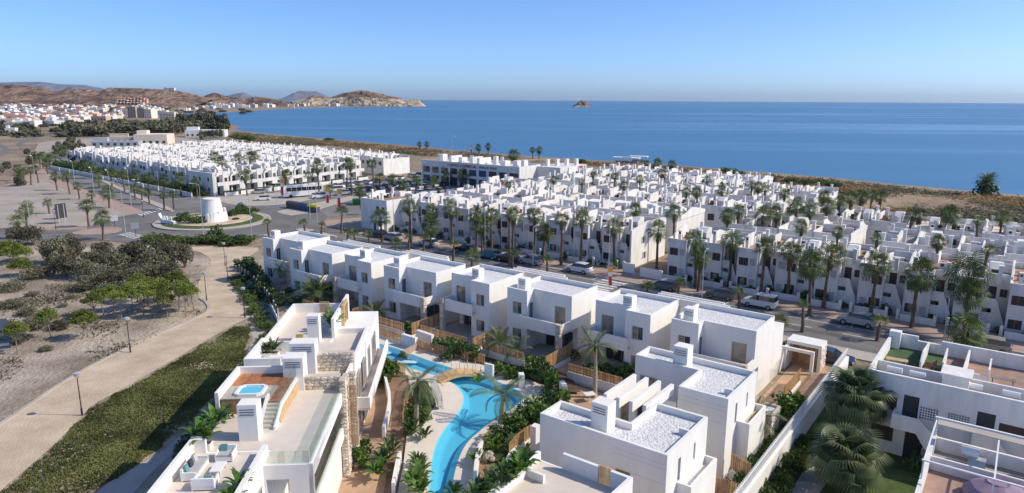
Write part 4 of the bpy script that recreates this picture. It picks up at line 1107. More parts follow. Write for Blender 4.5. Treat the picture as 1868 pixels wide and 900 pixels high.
# ------------------------------------------------------------------ older white terraced houses
UW, UD = 5.4, 13.0
def shutter_window(root, x0, x1, z0, z1, y, name='window', open_=False):
    f = MB(); f.box(x0 - .05, x1 + .05, y - .05, y + .02, z0 - .06, z0); f.box(x0 - .05, x0, y - .05, y + .02, z0, z1); f.box(x1, x1 + .05, y - .05, y + .02, z0, z1); f.box(x0 - .05, x1 + .05, y - .05, y + .02, z1, z1 + .05)
    w = f.build(name, 'old_plaster', root)
    m_ = (x0 + x1) / 2
    for a, b_ in ((x0, m_ - .01), (m_ + .01, x1)):
        p = MB(); p.box(a, b_, y - .03, y + .01, z0, z1); p.build('shutter', 'shutter', w)
    if open_:
        p = MB(); p.box(m_ - .3, m_ + .3, y - .045, y - .031, z0 + .1, z1 - .1); p.build('pane', 'curtain_glass', w)
    return w
def lattice(root, x0, x1, z0, z1, y, nx_=7, nz_=5):
    b_ = MB(); b_.box(x0, x1, y - .02, y + .01, z0, z1); p = b_.build('lattice_screen', 'opening', root)
    g_ = MB(); cw, ch = (x1 - x0) / nx_, (z1 - z0) / nz_
    for k in range(nx_ + 1): g_.box(max(x0, x0 + k * cw - cw * .17), min(x1, x0 + k * cw + cw * .17), y - .07, y - .021, z0, z1)
    for k in range(nz_ + 1): g_.box(x0, x1, y - .066, y - .022, max(z0, z0 + k * ch - ch * .17), min(z1, z0 + k * ch + ch * .17))
    g_.build('lattice_blocks', 'old_plaster', p)
def roof_kit(root, v, rng, H=5.7, detail=1):
    """party wall, stair head, chimneys and clutter of one roof terrace"""
    W, D = UW, UD
    rp = [(0, 6.35), (1.6, 6.5), (4.6, 7.55), (7.0, 7.55), (7.0, 6.7), (D, 6.7), (D, H), (0, H)] if v % 2 == 0 else [(0, 6.3), (5.0, 7.2), (6.6, 7.3), (9.6, 6.5), (D, 6.5), (D, H), (0, H)]
    p = MB(); p.prism_x(rp, -.11, .11); p.build('party_wall', 'old_plaster', root)
    sh = MB()
    x0 = rng.uniform(2.6, 3.2); y0 = rng.uniform(3.6, 6.2)
    if v in (0, 1, 4):
        sh.prism_x([(y0, H), (y0 + 2.3, H), (y0 + 2.3, 7.45), (y0 + 1.0, 7.55), (y0, 6.9)], x0, x0 + 1.35); sh.build('stair_head', 'old_plaster', root)
        if detail:
            d_ = MB(); d_.box(x0 + .25, x0 + 1.05, y0 - .025, y0 + .01, H + .1, 6.8); d_.build('door', 'shutter' if v == 1 else 'frame_grey', root)
    cs = [(rng.uniform(.5, 1.0), rng.uniform(1.2, 2.6)), (rng.uniform(3.8, 4.6), rng.uniform(1.0, 2.2)), (rng.uniform(.5, 2.0), rng.uniform(8.0, 9.5)), (rng.uniform(3.4, 4.6), rng.uniform(9.5, 11.5))]
    for k, (cx, cy) in enumerate(cs[:3 + (v % 2)]):
        c = MB(); hh = rng.uniform(1.5, 2.1); c.box(cx - .22, cx + .22, cy - .24, cy + .24, H, H + hh); c.box(cx - .27, cx + .27, cy - .29, cy + .29, H + hh, H + hh + .1); c.build('chimney', 'old_plaster', root)
        if k == 0 and detail:
            l = MB(); l.box(cx - .14, cx + .14, cy - .26, cy - .241, H + hh - .4, H + hh - .1); l.build('vent', 'louvre', root)
    for k in range(2 if v in (1, 2, 4) else 1):
        ax, ay = rng.uniform(1.0, 4.2), rng.uniform(2.4, 11)
        a = MB(); a.box(ax - .42, ax + .42, ay - .17, ay + .17, H + .35, H + .95); a.box(ax - .35, ax + .35, ay - .12, ay + .12, H + .02, H + .35); a.build('air_conditioner', 'frame_white', root)
        f_ = MB(); f_.prism_y([(ax - .05 + .22 * math.cos(q * .785), H + .65 + .22 * math.sin(q * .785)) for q in range(8)], ay - .19, ay - .171); f_.build('fan_grille', 'metal_dark', root)
    if v in (1, 3):
        mbx = MB(); q0 = rng.uniform(2.2, 3.4); mbx.prism_x([(2.6, H), (8.8, H), (8.8, 6.6), (5.0, 7.1), (2.6, 6.4)], q0, q0 + .16); mbx.box(q0 + .16, W - .05, 8.4, 8.56, H, 6.9); mbx.build('screen_wall', 'old_plaster', root)
    if v == 2:
        mbx = MB(); mbx.box(.3, 2.3, 9.2, 9.4, H, 7.0); mbx.box(2.3, 2.5, 9.2, 12.6, H, 6.9); mbx.build('screen_wall', 'old_plaster', root)
    if v != 3:
        for k in range(3):
            fx, fy = rng.uniform(.6, 4.8), rng.uniform(2.8, 12)
            link('potted_plant', SHRUB['dark'][k % 2], root, (fx, fy, H + .03), rng.uniform(0, 6), rng.uniform(.3, .6))
        fx, fy = rng.uniform(1.0, 4.0), rng.uniform(9, 11.5); t_ = MB(); t_.box(fx - .5, fx + .5, fy - .35, fy + .35, H + .68, H + .73); t_.box(fx - .06, fx + .06, fy - .06, fy + .06, H + .03, H + .68); t_.build('roof_table', 'wood' if v % 2 else 'metal_dark', root)
        fx, fy = rng.uniform(.6, 2.0), rng.uniform(5, 8); t_ = MB(); t_.box(fx - .3, fx + .3, fy - .3, fy + .3, H + .35, H + .42); t_.box(fx - .3, fx + .3, fy + .22, fy + .3, H + .42, H + .85); t_.box(fx - .28, fx + .28, fy - .28, fy + .28, H + .03, H + .35); t_.build('roof_chair', 'roof_tile' if v == 0 else 'metal_dark', root)
    if v == 3:
        t_ = MB(); t_.tube([(3.0, 5, H + .8), (4.3, 5, H + .8)], .28, 8); t_.build('water_tank', 'frame_white', root)
        t_ = MB(); t_.prism_x([(5.1, H + .75), (5.25, H + .8), (7.0, H + .15), (6.85, H + .1)], 2.9, 4.4); t_.build('solar_panel', 'metal_dark', root)
def old_unit(front, v, seed, balcony=False):
    rng = random.Random(seed); W, D, H = UW, UD, 5.7
    root = thing('terraced_house', 'x', 'house')
    pw = 2.9
    w = MB()
    if front:
        w.prism([(0, 0), (pw, 0), (pw, 2.3), (W, 2.3), (W, D), (0, D)], 0, H)
        w.box(0, pw, 0, .2, H, 6.35); w.box(pw - .2, pw, .2, 2.3, H, 6.35); w.box(pw, W, 2.3, 2.5, H, 6.35 + .35 * (v % 2)); w.box(0, W, D - .2, D, H, 6.5)
    elif balcony:
        w.prism([(0, 1.6), (1.7, 1.6), (1.7, 0), (3.4, 0), (3.4, 1.6), (W, 1.6), (W, D), (0, D)], 0, H)
        w.box(0, W, 1.6, 1.8, H, 6.3); w.box(0, W, D - .2, D, H, 6.5); w.box(1.7, 3.4, 0, .2, H, 6.7); w.box(3.2, 3.4, .2, 1.6, H, 6.7)
        w.box(0, 1.68, 0, .15, 2.7, 3.7); w.box(3.42, W, 0, .15, 2.7, 3.7); w.box(0, W, .15, 1.6, 2.7, 2.9)
    else:
        w.prism([(0, 0), (W, 0), (W, D), (0, D)], 0, H)
        w.box(0, W, 0, .2, H, 6.3 + .3 * (v % 3 == 0)); w.box(0, W, D - .2, D, H, 6.5)
        if v in (0, 2, 4): w.box(rng.uniform(2, 3), W, 6.6, 6.8, H, 6.9)
    w.build('wall', 'old_plaster', root)
    f_ = MB()
    if front: f_.prism([(.2, .2), (pw - .2, .2), (pw - .2, 2.5), (W - .05, 2.5), (W - .05, D - .2), (.2, D - .2)], H, H + .03)
    elif balcony: f_.box(.15, W - .05, 1.8, D - .2, H, H + .03)
    else: f_.box(.15, W - .05, .2, D - .2, H, H + .03)
    f_.build('roof_terrace', ['terracotta', 'terrace_grey', 'terracotta', 'terrace_grey', 'floor_tile'][v], root)
    roof_kit(root, v, rng, H, 1 if front else 0)
    if front:
        if v % 2 == 0:
            shutter_window(root, .25, 1.6, 3.8, 4.95, 0); shutter_window(root, .25, 1.6, .9, 2.05, 0, open_=(v == 2))
            lattice(root, 1.85, 2.6, 3.9, 4.9, 0, 5, 6); lattice(root, 1.85, 2.6, .9, 1.9, 0, 5, 6)
        else:
            lattice(root, .35, 1.3, 4.0, 5.0, 0, 6, 6); shutter_window(root, 1.5, 2.7, 3.8, 4.95, 0); shutter_window(root, 1.4, 2.7, .9, 1.95, 0, open_=True); lattice(root, .35, 1.05, .9, 1.8, 0, 5, 5)
        d_ = MB(); d_.box(pw + .3, pw + 1.15, 2.26, 2.31, 3.0, 5.1); d_.build('door', 'shutter', root)
        d_ = MB(); d_.box(pw + .5, pw + 1.35, 2.26, 2.31, 0.1, 2.15); d_.build('door', 'opening', root)
        shutter_window(root, W - 1.0, W - .25, 3.9, 4.9, 2.3)
        sp = MB(); x0, x1 = pw + .02, W
        sp.prism_y([(x0, 0), (x1 - .2, 0), (x1 - .2, 1.2), (x0 + 1.25, 3.95), (x0, 3.95), (x0, 2.75), (x0 + .9, 2.75), (x0 + .9, 2.2), (x0, 2.2)], .55, .7)
        sp.box(x0, x0 + 1.2, .7, 2.28, 2.8, 3.0); sp.build('stair_parapet', 'old_plaster', root)
        st_ = MB()
        for k in range(8): st_.box(x0 + 1.2 + k * .15, x0 + 1.38 + k * .15, .7, 1.75, 0.3 if k else 0, 2.9 - k * .34)
        st_.build('stairs', 'terrace_grey', root)
        gw = MB(); gw.box(.1, W - 1.5, -1.9, -1.75, 0, 1.0); gw.box(W - .45, W - .1, -1.95, -1.7, 0, 1.5); gw.box(W - 1.75, W - 1.4, -1.95, -1.7, 0, 1.5); gw.build('garden_wall', 'old_plaster', root)
    elif balcony:
        for a, b_, z0, z1 in ((.4, 1.4, 3.0, 5.0), (3.7, 4.9, 3.0, 5.0), (.4, 1.4, .1, 2.2), (3.7, 5.0, .1, 2.2)):
            d_ = MB(); d_.box(a, b_, 1.56, 1.61, z0, z1); d_.build('glazed_door', 'glass', root)
        shutter_window(root, 2.1, 3.0, 3.8, 4.9, 0)
        gw = MB(); gw.box(0, W - 1.2, -3.2, -3.0, 0, 1.1); gw.build('garden_wall', 'old_plaster', root)
        hd = MB(); hd.box(.1, W - 1.3, -2.9, -2.3, 0, 1.5); hd.build('hedge', 'leaf_dark', root)
    else:
        for a in ((.7, 1.7), (3.0, 4.3)):
            d_ = MB(); d_.box(a[0], a[1], -.03, .01, 3.6, 4.9); d_.build('window', 'opening', root)
    return root
FRONT = [Proto(lambda v=v: old_unit(True, v, 100 + v)) for v in range(4)]
PLAIN = [Proto(lambda v=v, k=k: old_unit(False, v, 200 + v + 10 * k)) for k in range(2) for v in range(5)]
BALC = [Proto(lambda v=v: old_unit(False, v, 300 + v, True)) for v in range(3)]
ORD = ['first', 'second', 'third', 'fourth', 'fifth', 'sixth', 'seventh', 'eighth', 'ninth', 'tenth', 'eleventh', 'twelfth']
# end house near the car park
eh = thing('end_house', 'white corner house of the terrace with plain shaded front, beside the car park', 'house', S(-112, 95.2), ANG)
w = MB(); w.prism([(0, 0), (8, 0), (8, 11), (0, 11)], 0, 6.0); w.ring([(0, 0), (8, 0), (8, 11), (0, 11)], .2, 6.0, 6.6); w.box(5.5, 7.4, -1.7, 0, 0, 2.7); w.build('wall', 'old_plaster', eh)
f_ = MB(); f_.box(.2, 7.8, .2, 10.8, 6.0, 6.03); f_.build('roof_terrace', 'terracotta', eh)
shutter_window(eh, 4.9, 5.7, 4.2, 5.2, 0); shutter_window(eh, 6.4, 7.2, 4.0, 5.1, 0)
d_ = MB(); d_.box(5.8, 6.5, -1.74, -1.69, .1, 2.1); d_.build('door', 'opening', eh)
roof_kit(eh, 2, random.Random(5), 6.0)
for i in range(10):
    s0 = -104 + i * 5.4; k = 9 - i
    FRONT[(i * 3 + 1) % 4].put(S(s0, 98.2 + (.9 if i < 3 else .0) + (i % 2) * .5), ANG, 'white terraced house with outside stairs, %s from the alley toward the roundabout' % ORD[k], 'terraced houses facing the street')
for i in range(10):
    s0 = -42.6 + i * 5.35
    FRONT[(i * 3) % 4].put(S(s0, 96.6 + (i % 2) * .4), ANG, 'white terraced house with outside stairs, %s beyond the alley gate' % ORD[i], 'terraced houses facing the street')
# lit end wall of the row at the alley
ew = thing('end_wall_house', 'white end house of the terrace with tall sunlit gable toward the alley', 'house', S(-50.05, 98.2), ANG)
mb = MB(); mb.prism_x([(0, 0), (UD, 0), (UD, 6.9), (6, 7.2), (0, 6.35)], 0.0, .3); mb.build('gable_wall', 'old_plaster', ew)
for y0, z0 in ((3.6, 3.7), (4.2, 1.0), (10.3, 3.2)):
    f_ = MB(); f_.box(.3, .33, y0 - .04, y0 + 1.44, z0 - .06, z0 + 1.15); q = f_.build('window', 'old_plaster', ew)
    for u in range(3): p = MB(); p.box(.33, .345, y0 + u * .48, y0 + u * .48 + .42, z0, z0 + 1.08); p.build('shutter', 'shutter' if u % 2 else 'frame_grey', q)
# rows behind
rowtxt = ['second', 'third', 'fourth', 'fifth', 'sixth']
vtxt = ['terracotta roof', 'grey roof and stair hut', 'walled terracotta roof', 'solar water tank', 'pale tiled roof']
def back_rows(rows, gtxt, grp, seed):
    rng = random.Random(seed)
    for ri, (t0, sa, sb_, flip) in enumerate(rows):
        s0 = sa
        while s0 < sb_:
            v = rng.randrange(10); tt = t0 + rng.choice((-.9, 0, 0, .8))
            lab = 'white house with %s, %s row %s' % (vtxt[v % 5], rowtxt[min(ri, 4)] if len(rows) > 1 else 'single', gtxt)
            loc = S(s0, tt, rng.uniform(-.25, .35)); rot = ANG
            if flip: loc = S(s0 + UW, tt + UD, loc.z); rot = ANG + math.pi
            loc.z = 0
            o = PLAIN[v].put(loc, rot, lab, grp, (1, 1, rng.uniform(.96, 1.06)))
            s0 += UW
            if rng.random() < .07: s0 += 3.2
back_rows([(114.5, -106, -52, True), (131.5, -108, 6, False), (147.5, -106, -36, True)], 'between street and car park', 'terraced houses behind the street', 11)
back_rows([(113.5, -42, 6, True)], 'beyond the alley', 'terraced houses beyond the alley', 12)
back_rows([(165.0, -106, -40, False), (180.0, -104, -58, True)], 'near the scrub', 'terraced houses near the scrub', 13)
# the other estate beyond the roundabout
for i in range(10):
    BALC[i % 3].put(S(-181.5 - (i % 2) * .6, 103 + i * 5.4), ANG + math.pi / 2, 'sunlit white terraced house with balcony facing the car park, %s from the corner' % ORD[i], 'balconied terraced houses')
rng = random.Random(44)
s0 = -199.5; i = 0
mb = thing('corner_house', 'white corner house with plain shaded side, opposite the white tower', 'house', S(-195, 101.8), ANG)
w = MB(); w.prism([(0, 0), (13.2, 0), (13.2, 1.1), (0, 1.1)], 0, 6.4); w.build('wall', 'old_plaster', mb)
for x0, z0 in ((3, 4.0), (6, 4.0), (4, 1.2), (7, 1.2), (10.5, 4.0), (10.5, 1.2)):
    p = MB(); p.box(x0, x0 + .8, -.04, .01, z0, z0 + 1); p.build('window', 'opening', mb)
while s0 > -306:
    FRONT[rng.randrange(4)].put(S(s0, 103.5 + (-184 - s0) * .055 + rng.choice((0, .6, 1.2))), ANG, 'white terraced house in the shaded front row along the boulevard', 'terraced houses along the boulevard', (1, 1, rng.uniform(.98, 1.1)))
    s0 -= 5.4; i += 1
for k in range(11):
    a = S(-184 - k * 10.6, 96.6 + k * 10.6 * .055); b_ = S(-194 - k * 10.6, 96.6 + (k * 10.6 + 10) * .055); d_ = (b_ - a).normalized(); e_ = Vector((-d_.y, d_.x, 0)) * .12
    bw_ = MB(); bw_._ext([tuple(v - a) for v in (a - e_, b_ - e_, b_ + e_, a + e_)], [tuple(v - a + Vector((0, 0, 1.3))) for v in (a - e_, b_ - e_, b_ + e_, a + e_)], 0)
    tag(bw_.build('boundary_wall', 'old_plaster', loc=a), 'low white wall section below the boulevard shrubs', 'wall', 'boulevard boundary wall')
back_rows([(120.5, -300, -198, True), (137, -306, -198, False), (153, -310, -198, True), (169, -312, -186, False)], 'of the far estate', 'terraced houses beyond the car park', 14)

# ------------------------------------------------------------------ shopping centre
cc = thing('shopping_centre', 'long two-storey white shopping centre with lettering above dark windows', 'shop building', S(-159.5, 162), ANG)
w = MB(); w.box(0, 40, 0, 13, 0, 6.9); w.box(0, 40, 0, .4, 6.9, 7.6); w.box(39.6, 40, .4, 13, 6.9, 7.6); w.box(40, 48.5, 9, 24, 0, 7.2); w.box(0, 40, 12.6, 13, 6.9, 7.6); w.build('wall', 'old_plaster', cc)
for k in range(10):
    x0 = .8 + k * 3.95; wd = 2.9 if k < 9 else 3.2
    shp = MB(); shp.box(x0, x0 + wd, -.04, .01, 3.7, 5.6); shp.build('window', 'window_blue' if k in (5, 6) else 'glass', cc)
    shp = MB(); shp.box(x0, x0 + wd, -.04, .01, .1, 2.8); shp.build('shop_front', 'opening' if k % 2 else 'window_blue', cc)
for k in range(4):
    p = MB(); p.box(48.5, 48.54, 10 + k * 3.4, 12.4 + k * 3.4, 3.4, 5.4); p.build('window', 'glass', cc)
p = MB(); 
for k in range(6): p.box(48.5, 48.6, 19.2 + k * .7, 19.7 + k * .7, 6.2, 7.0)
p.build('red_sign', 'banner_red', cc)
rng = random.Random(3)
for k in range(12):
    x0 = 1 + k * 3.2; p = MB(); p.box(x0, x0 + rng.uniform(.9, 1.6), 4 + rng.uniform(0, 5), 6.5 + rng.uniform(0, 4), 6.9, 8.3 + rng.uniform(0, 1.2)); p.build('roof_vent', 'old_plaster', cc)
for k in range(4): p = MB(); p.box(41 + k * 1.9, 41.9 + k * 1.9, 12 + k * 2.5, 13.2 + k * 2.5, 7.2, 9.2); p.build('roof_vent', 'old_plaster', cc)
def text3d(body, size, m, parent, loc, rot, name='lettering', ext=.03):
    cu = bpy.data.curves.new(name, 'FONT'); cu.body = body; cu.size = size; cu.extrude = ext; cu.align_x = 'LEFT'
    me_o = bpy.data.objects.new(name, cu); col.objects.link(me_o)
    dg = bpy.context.evaluated_depsgraph_get(); me = bpy.data.meshes.new_from_object(me_o.evaluated_get(dg))
    bpy.data.objects.remove(me_o); bpy.data.curves.remove(cu)
    me.materials.clear(); me.materials.append(M[m])
    o = link(name, me, parent, loc); o.rotation_euler = rot; return o
text3d('CENTRO COMERCIAL', 1.25, 'letter_red', cc, (11.5, -.08, 6.15), (R(90), 0, 0))
text3d('MAR DE PULPI', 1.1, 'letter_dark', cc, (24.6, -.08, 6.15), (R(90), 0, 0))

# ------------------------------------------------------------------ older apartment block at the lower right
rb = thing('apartment_block', 'older white two-storey block with brown shutters, lattice screens and roof terraces', 'apartment building', S(-8, 57), ANG)
w = MB(); D = 11
hl = [(.75, 2.3, 3.6, 4.7), (.75, 2.3, 1.0, 2.2), (2.7, 3.75, 3.0, 5.1), (7.4, 8.5, 3.0, 5.1), (8.75, 10.5, 3.5, 4.6), (9.0, 10.6, .9, 2.1), (3.1, 4.3, 0, 2.2)]
panel(w, 0, 24, 0, 6.5, 0, .25, hl)
w.box(0, 24, .25, D, 0, 5.3); w.box(0, .25, .25, D, 5.3, 6.4); w.box(.25, 24, 3.2, 3.4, 5.3, 6.3); w.box(.25, 24, D - .25, D, 5.3, 6.2)
w.box(0, 2.2, D - .25, D, 6.2, 6.6); w.box(4.0, 10.0, D - .25, D, 6.2, 6.55); w.box(.0, .9, D - 1.0, D - .25, 5.3, 6.9)
w.build('wall', 'old_plaster', rb)
f_ = MB(); f_.box(.25, 24, .25, 3.2, 5.3, 5.34); f_.build('roof_gravel', 'terrace_grey', rb)
f_ = MB(); f_.box(.25, 4.4, 3.4, D - .25, 5.3, 5.34); f_.build('artificial_grass', 'turf', rb)
f_ = MB(); f_.box(4.4, 24, 3.4, D - .25, 5.3, 5.34); f_.build('roof_terrace', 'terracotta', rb)
dv = MB(); dv.prism_x([(5.2, 5.3), (D - .25, 5.3), (D - .25, 6.3), (6.2, 6.8), (5.2, 6.2)], 3.0, 3.12); dv.prism_x([(3.4, 5.3), (D - .25, 5.3), (D - .25, 6.3), (3.4, 6.9)], 6.0, 6.15); dv.prism_x([(4.4, 5.3), (7.4, 5.3), (7.4, 6.9), (4.4, 6.9)], 7.6, 7.72); dv.box(6.15, 7.6, 4.3, 4.45, 5.3, 6.4); dv.box(4.6, 6.0, 5.2, 5.35, 5.3, 6.3); dv.prism_x([(5, 5.3), (8, 5.3), (8, 6.9), (5, 6.6)], 4.55, 4.67); dv.build('dividing_wall', 'old_plaster', rb)
ch = MB(); ch.box(4.9, 6.6, 1.2, 3.1, 5.3, 6.9); ch.box(4.75, 6.75, 1.05, 3.25, 6.9, 7.05); ch.build('stair_head', 'old_plaster', rb)
for h in hl[:2] + hl[4:6]:
    f_ = MB(); f_.box(h[0], h[1], .12, .16, h[2], h[3]); s_ = f_.build('window', 'opening', rb)
    for q in range(4):
        p = MB(); a = h[0] + (h[1] - h[0]) * q / 4; p.box(a + .015, a + (h[1] - h[0]) / 4 - .015, .05, .118, h[2] + .02, h[3] - .02); p.build('shutter', 'shutter', s_)
for h in (hl[2], hl[3], hl[6]):
    p = MB(); p.box(h[0], h[1], .15, .2, h[2], h[3]); p.build('door', 'opening', rb)
lattice(rb, 3.85, 5.05, 3.5, 4.5, 0, 7, 5); lattice(rb, 5.65, 7.0, 3.5, 4.5, 0, 8, 6); lattice(rb, 4.6, 5.6, 1.6, 2.3, 0, 5, 4)
for (q0, pl) in ((2.2, [(2.2, 2.75), (2.2, 3.9), (3.9, 3.9), (5.2, 2.75), (5.2, 1.5), (4.6, 1.7), (3.9, 2.75)]), (7.3, [(7.3, 2.75), (7.3, 3.9), (8.7, 3.9), (9.6, 2.75), (9.6, 0), (8.6, 0)])):
    stp = MB(); stp.prism_y(pl, -1.35, -1.2); stp.box(q0, q0 + 1.6, -1.2, 0, 2.75, 3.0); stp.box(q0, q0 + .15, -1.2, 0, 3.0, 3.9); stp.build('stair_parapet', 'old_plaster', rb)
fl = MB()
for k in range(9): fl.box(3.9 + k * .16, 4.1 + k * .16, -1.2, -.1, 2.6 - k * .3, 2.9 - k * .3)
fl.build('stairs', 'terracotta', rb)
for k, x0 in enumerate((1.6, 3.2, 6.9, 9.2, 12.4)):
    so_ = thing('solar_water_heater', 'white solar water tank on the older block, %s from its corner parapet' % ORD[k], 'water heater', S(-8 + x0, 58.4, 5.34), ANG, 'solar heaters')
    t_ = MB(); t_.tube([(-.55, .9, .75), (.55, .9, .75)], .24, 10); t_.build('tank', 'frame_white', so_)
    t_ = MB(); t_.prism_x([(-.7, .08), (-.66, .02), (.9, .5), (.86, .58)], -.5, .5); t_.build('panel', 'metal_grey', so_)
    t_ = MB(); t_.box(-.5, -.45, .7, .75, 0, .55); t_.box(.45, .5, .7, .75, 0, .55); t_.box(-.5, -.45, -.6, -.55, 0, .08); t_.box(.45, .5, -.6, -.55, 0, .08); t_.build('frame', 'metal_grey', so_)
def picnic(loc, rot, label, m='wood'):
    t = thing('picnic_table', label, 'table', loc, rot)
    for k in range(5): p = MB(); p.box(-.8, .8, -.36 + k * .145, -.235 + k * .145, .7, .74); p.build('plank', m, t)
    for sy in (-.75, .6): p = MB(); p.box(-.8, .8, sy, sy + .16, .4, .44); p.build('bench_plank', m, t)
    for sx in (-.65, .65): p = MB(); p.box(sx - .04, sx + .04, -.72, .72, .34, .4); p.prism_x([(-.5, 0), (-.42, 0), (.1, .7), (.02, .7)], sx - .035, sx + .035); p.prism_x([(.5, 0), (.42, 0), (-.1, .7), (-.02, .7)], sx - .03, sx + .03); p.build('leg', m, t)
picnic(S(.6, 62.6, 5.34), ANG, 'weathered picnic table on the terracotta roof terrace', 'trunk_grey')
picnic(S(4.6, 61.6, 5.34), ANG + .4, 'dark garden table beside the stepped roof parapet', 'metal_dark')
picnic(S(-6.6, 62.0, 5.34), ANG + .1, 'pale table on the artificial grass roof', 'wood_light')
for k in range(3):
    t = thing('garden_chair', 'dark red garden chair beside the white dividing wall', 'chair', S(-4.4 + k * .55, 62.2 + k * .9, 5.34), ANG + k, 'red roof chairs')
    p = MB(); p.box(-.24, .24, -.24, .24, .4, .46); p.build('seat', 'roof_tile', t); p = MB(); p.box(-.24, .24, .2, .25, .46, .9); p.build('backrest', 'roof_tile', t)
    for sx in (-.2, .2):
        for sy in (-.2, .2): p = MB(); p.box(sx - .02, sx + .02, sy - .02, sy + .02, 0, .4); p.build('leg', 'metal_dark', t)
# nearer block with white pergola frame
nb = thing('near_apartment_block', 'nearer white block with terracotta roof terrace under a white pergola frame', 'apartment building', S(-2.6, 38), ANG)
w = MB(); D = 10.2
w.box(0, 16, 0, D, 0, 5.3); w.box(0, .2, 0, D, 5.3, 6.3); w.box(.2, 16, D - .2, D, 5.3, 6.2); w.box(.2, 16, 7.1, 7.25, 5.3, 6.2); w.build('wall', 'old_plaster', nb)
f_ = MB(); f_.box(.2, 16, 0, 7.1, 5.3, 5.34); f_.build('roof_terrace', 'terracotta', nb)
f_ = MB(); f_.box(.2, 16, 7.25, D - .2, 5.3, 5.34); f_.build('roof_gravel', 'terrace_grey', nb)
pgf = MB(); 
for x0 in (.05, 3.3, 6.6): pgf.box(x0, x0 + .08, 3.6, 3.68, 5.34, 7.4); pgf.box(x0, x0 + .08, 3.68, D - .1, 7.32, 7.4)
for x0 in (.05, 6.6): pgf.box(x0, x0 + .12, D - .14, D - .02, 6.2, 7.28)
pgf.box(0, 9, D - .14, D + .02, 7.4, 7.54); pgf.box(0, 9, 3.58, 3.7, 7.4, 7.48); pgf.build('pergola_frame', 'frame_white', nb)
cv = MB(); cv.box(.2, 7.2, 9.2, D - .16, 7.42, 7.45); cv.build('awning', 'paving_pale', nb)
for k, x0 in enumerate((2.2, 5.4)):
    so_ = thing('solar_water_heater', ['white solar tank with tilted panel under the pergola frame, beside its corner post', 'white solar tank with tilted panel under the pergola frame, beyond the mauve cover'][k], 'water heater', S(-2.6 + x0, 46.6, 5.34), ANG, 'solar heaters')
    t_ = MB(); t_.tube([(-.6, .9, .7), (.3, .9, .7)], .28, 10); t_.build('tank', 'frame_white', so_)
    t_ = MB(); t_.prism_x([(-.75, .08), (-.7, .02), (.9, .45), (.86, .53)], -.2, .7); t_.build('panel', 'metal_grey', so_)
    t_ = MB(); t_.box(-.2, -.15, .7, .75, 0, .5); t_.box(.6, .65, .7, .75, 0, .5); t_.box(-.2, -.15, -.65, -.6, 0, .08); t_.box(.6, .65, -.65, -.6, 0, .08); t_.build('frame', 'metal_grey', so_)
# covered furniture
cvr = MB(); n = 18
ringz = [(0.02, 1.45), (.45, 1.4), (.75, 1.15), (1.05, .55), (1.12, .5), (1.02, .35)]
vs = []
for zi, (z, r_) in enumerate(ringz):
    for q in range(n):
        a = 2 * math.pi * q / n; rr = r_ * (1 + .06 * math.sin(a * 6) * (1 if zi < 4 else 0)); vs.append((rr * math.cos(a) * 1.15, rr * math.sin(a), z))
cvr.v = vs
for zi in range(len(ringz) - 1):
    for q in range(n): cvr.f.append((zi * n + q, zi * n + (q + 1) % n, (zi + 1) * n + (q + 1) % n, (zi + 1) * n + q)); cvr.m.append(0)
cvr.f.append(tuple((len(ringz) - 1) * n + q for q in range(n))); cvr.m.append(0)
tag(cvr.build('furniture_cover', 'fabric_mauve', loc=S(1.0, 43.6, 5.34)), 'mauve fabric cover draped over round garden furniture on the roof terrace', 'cover')
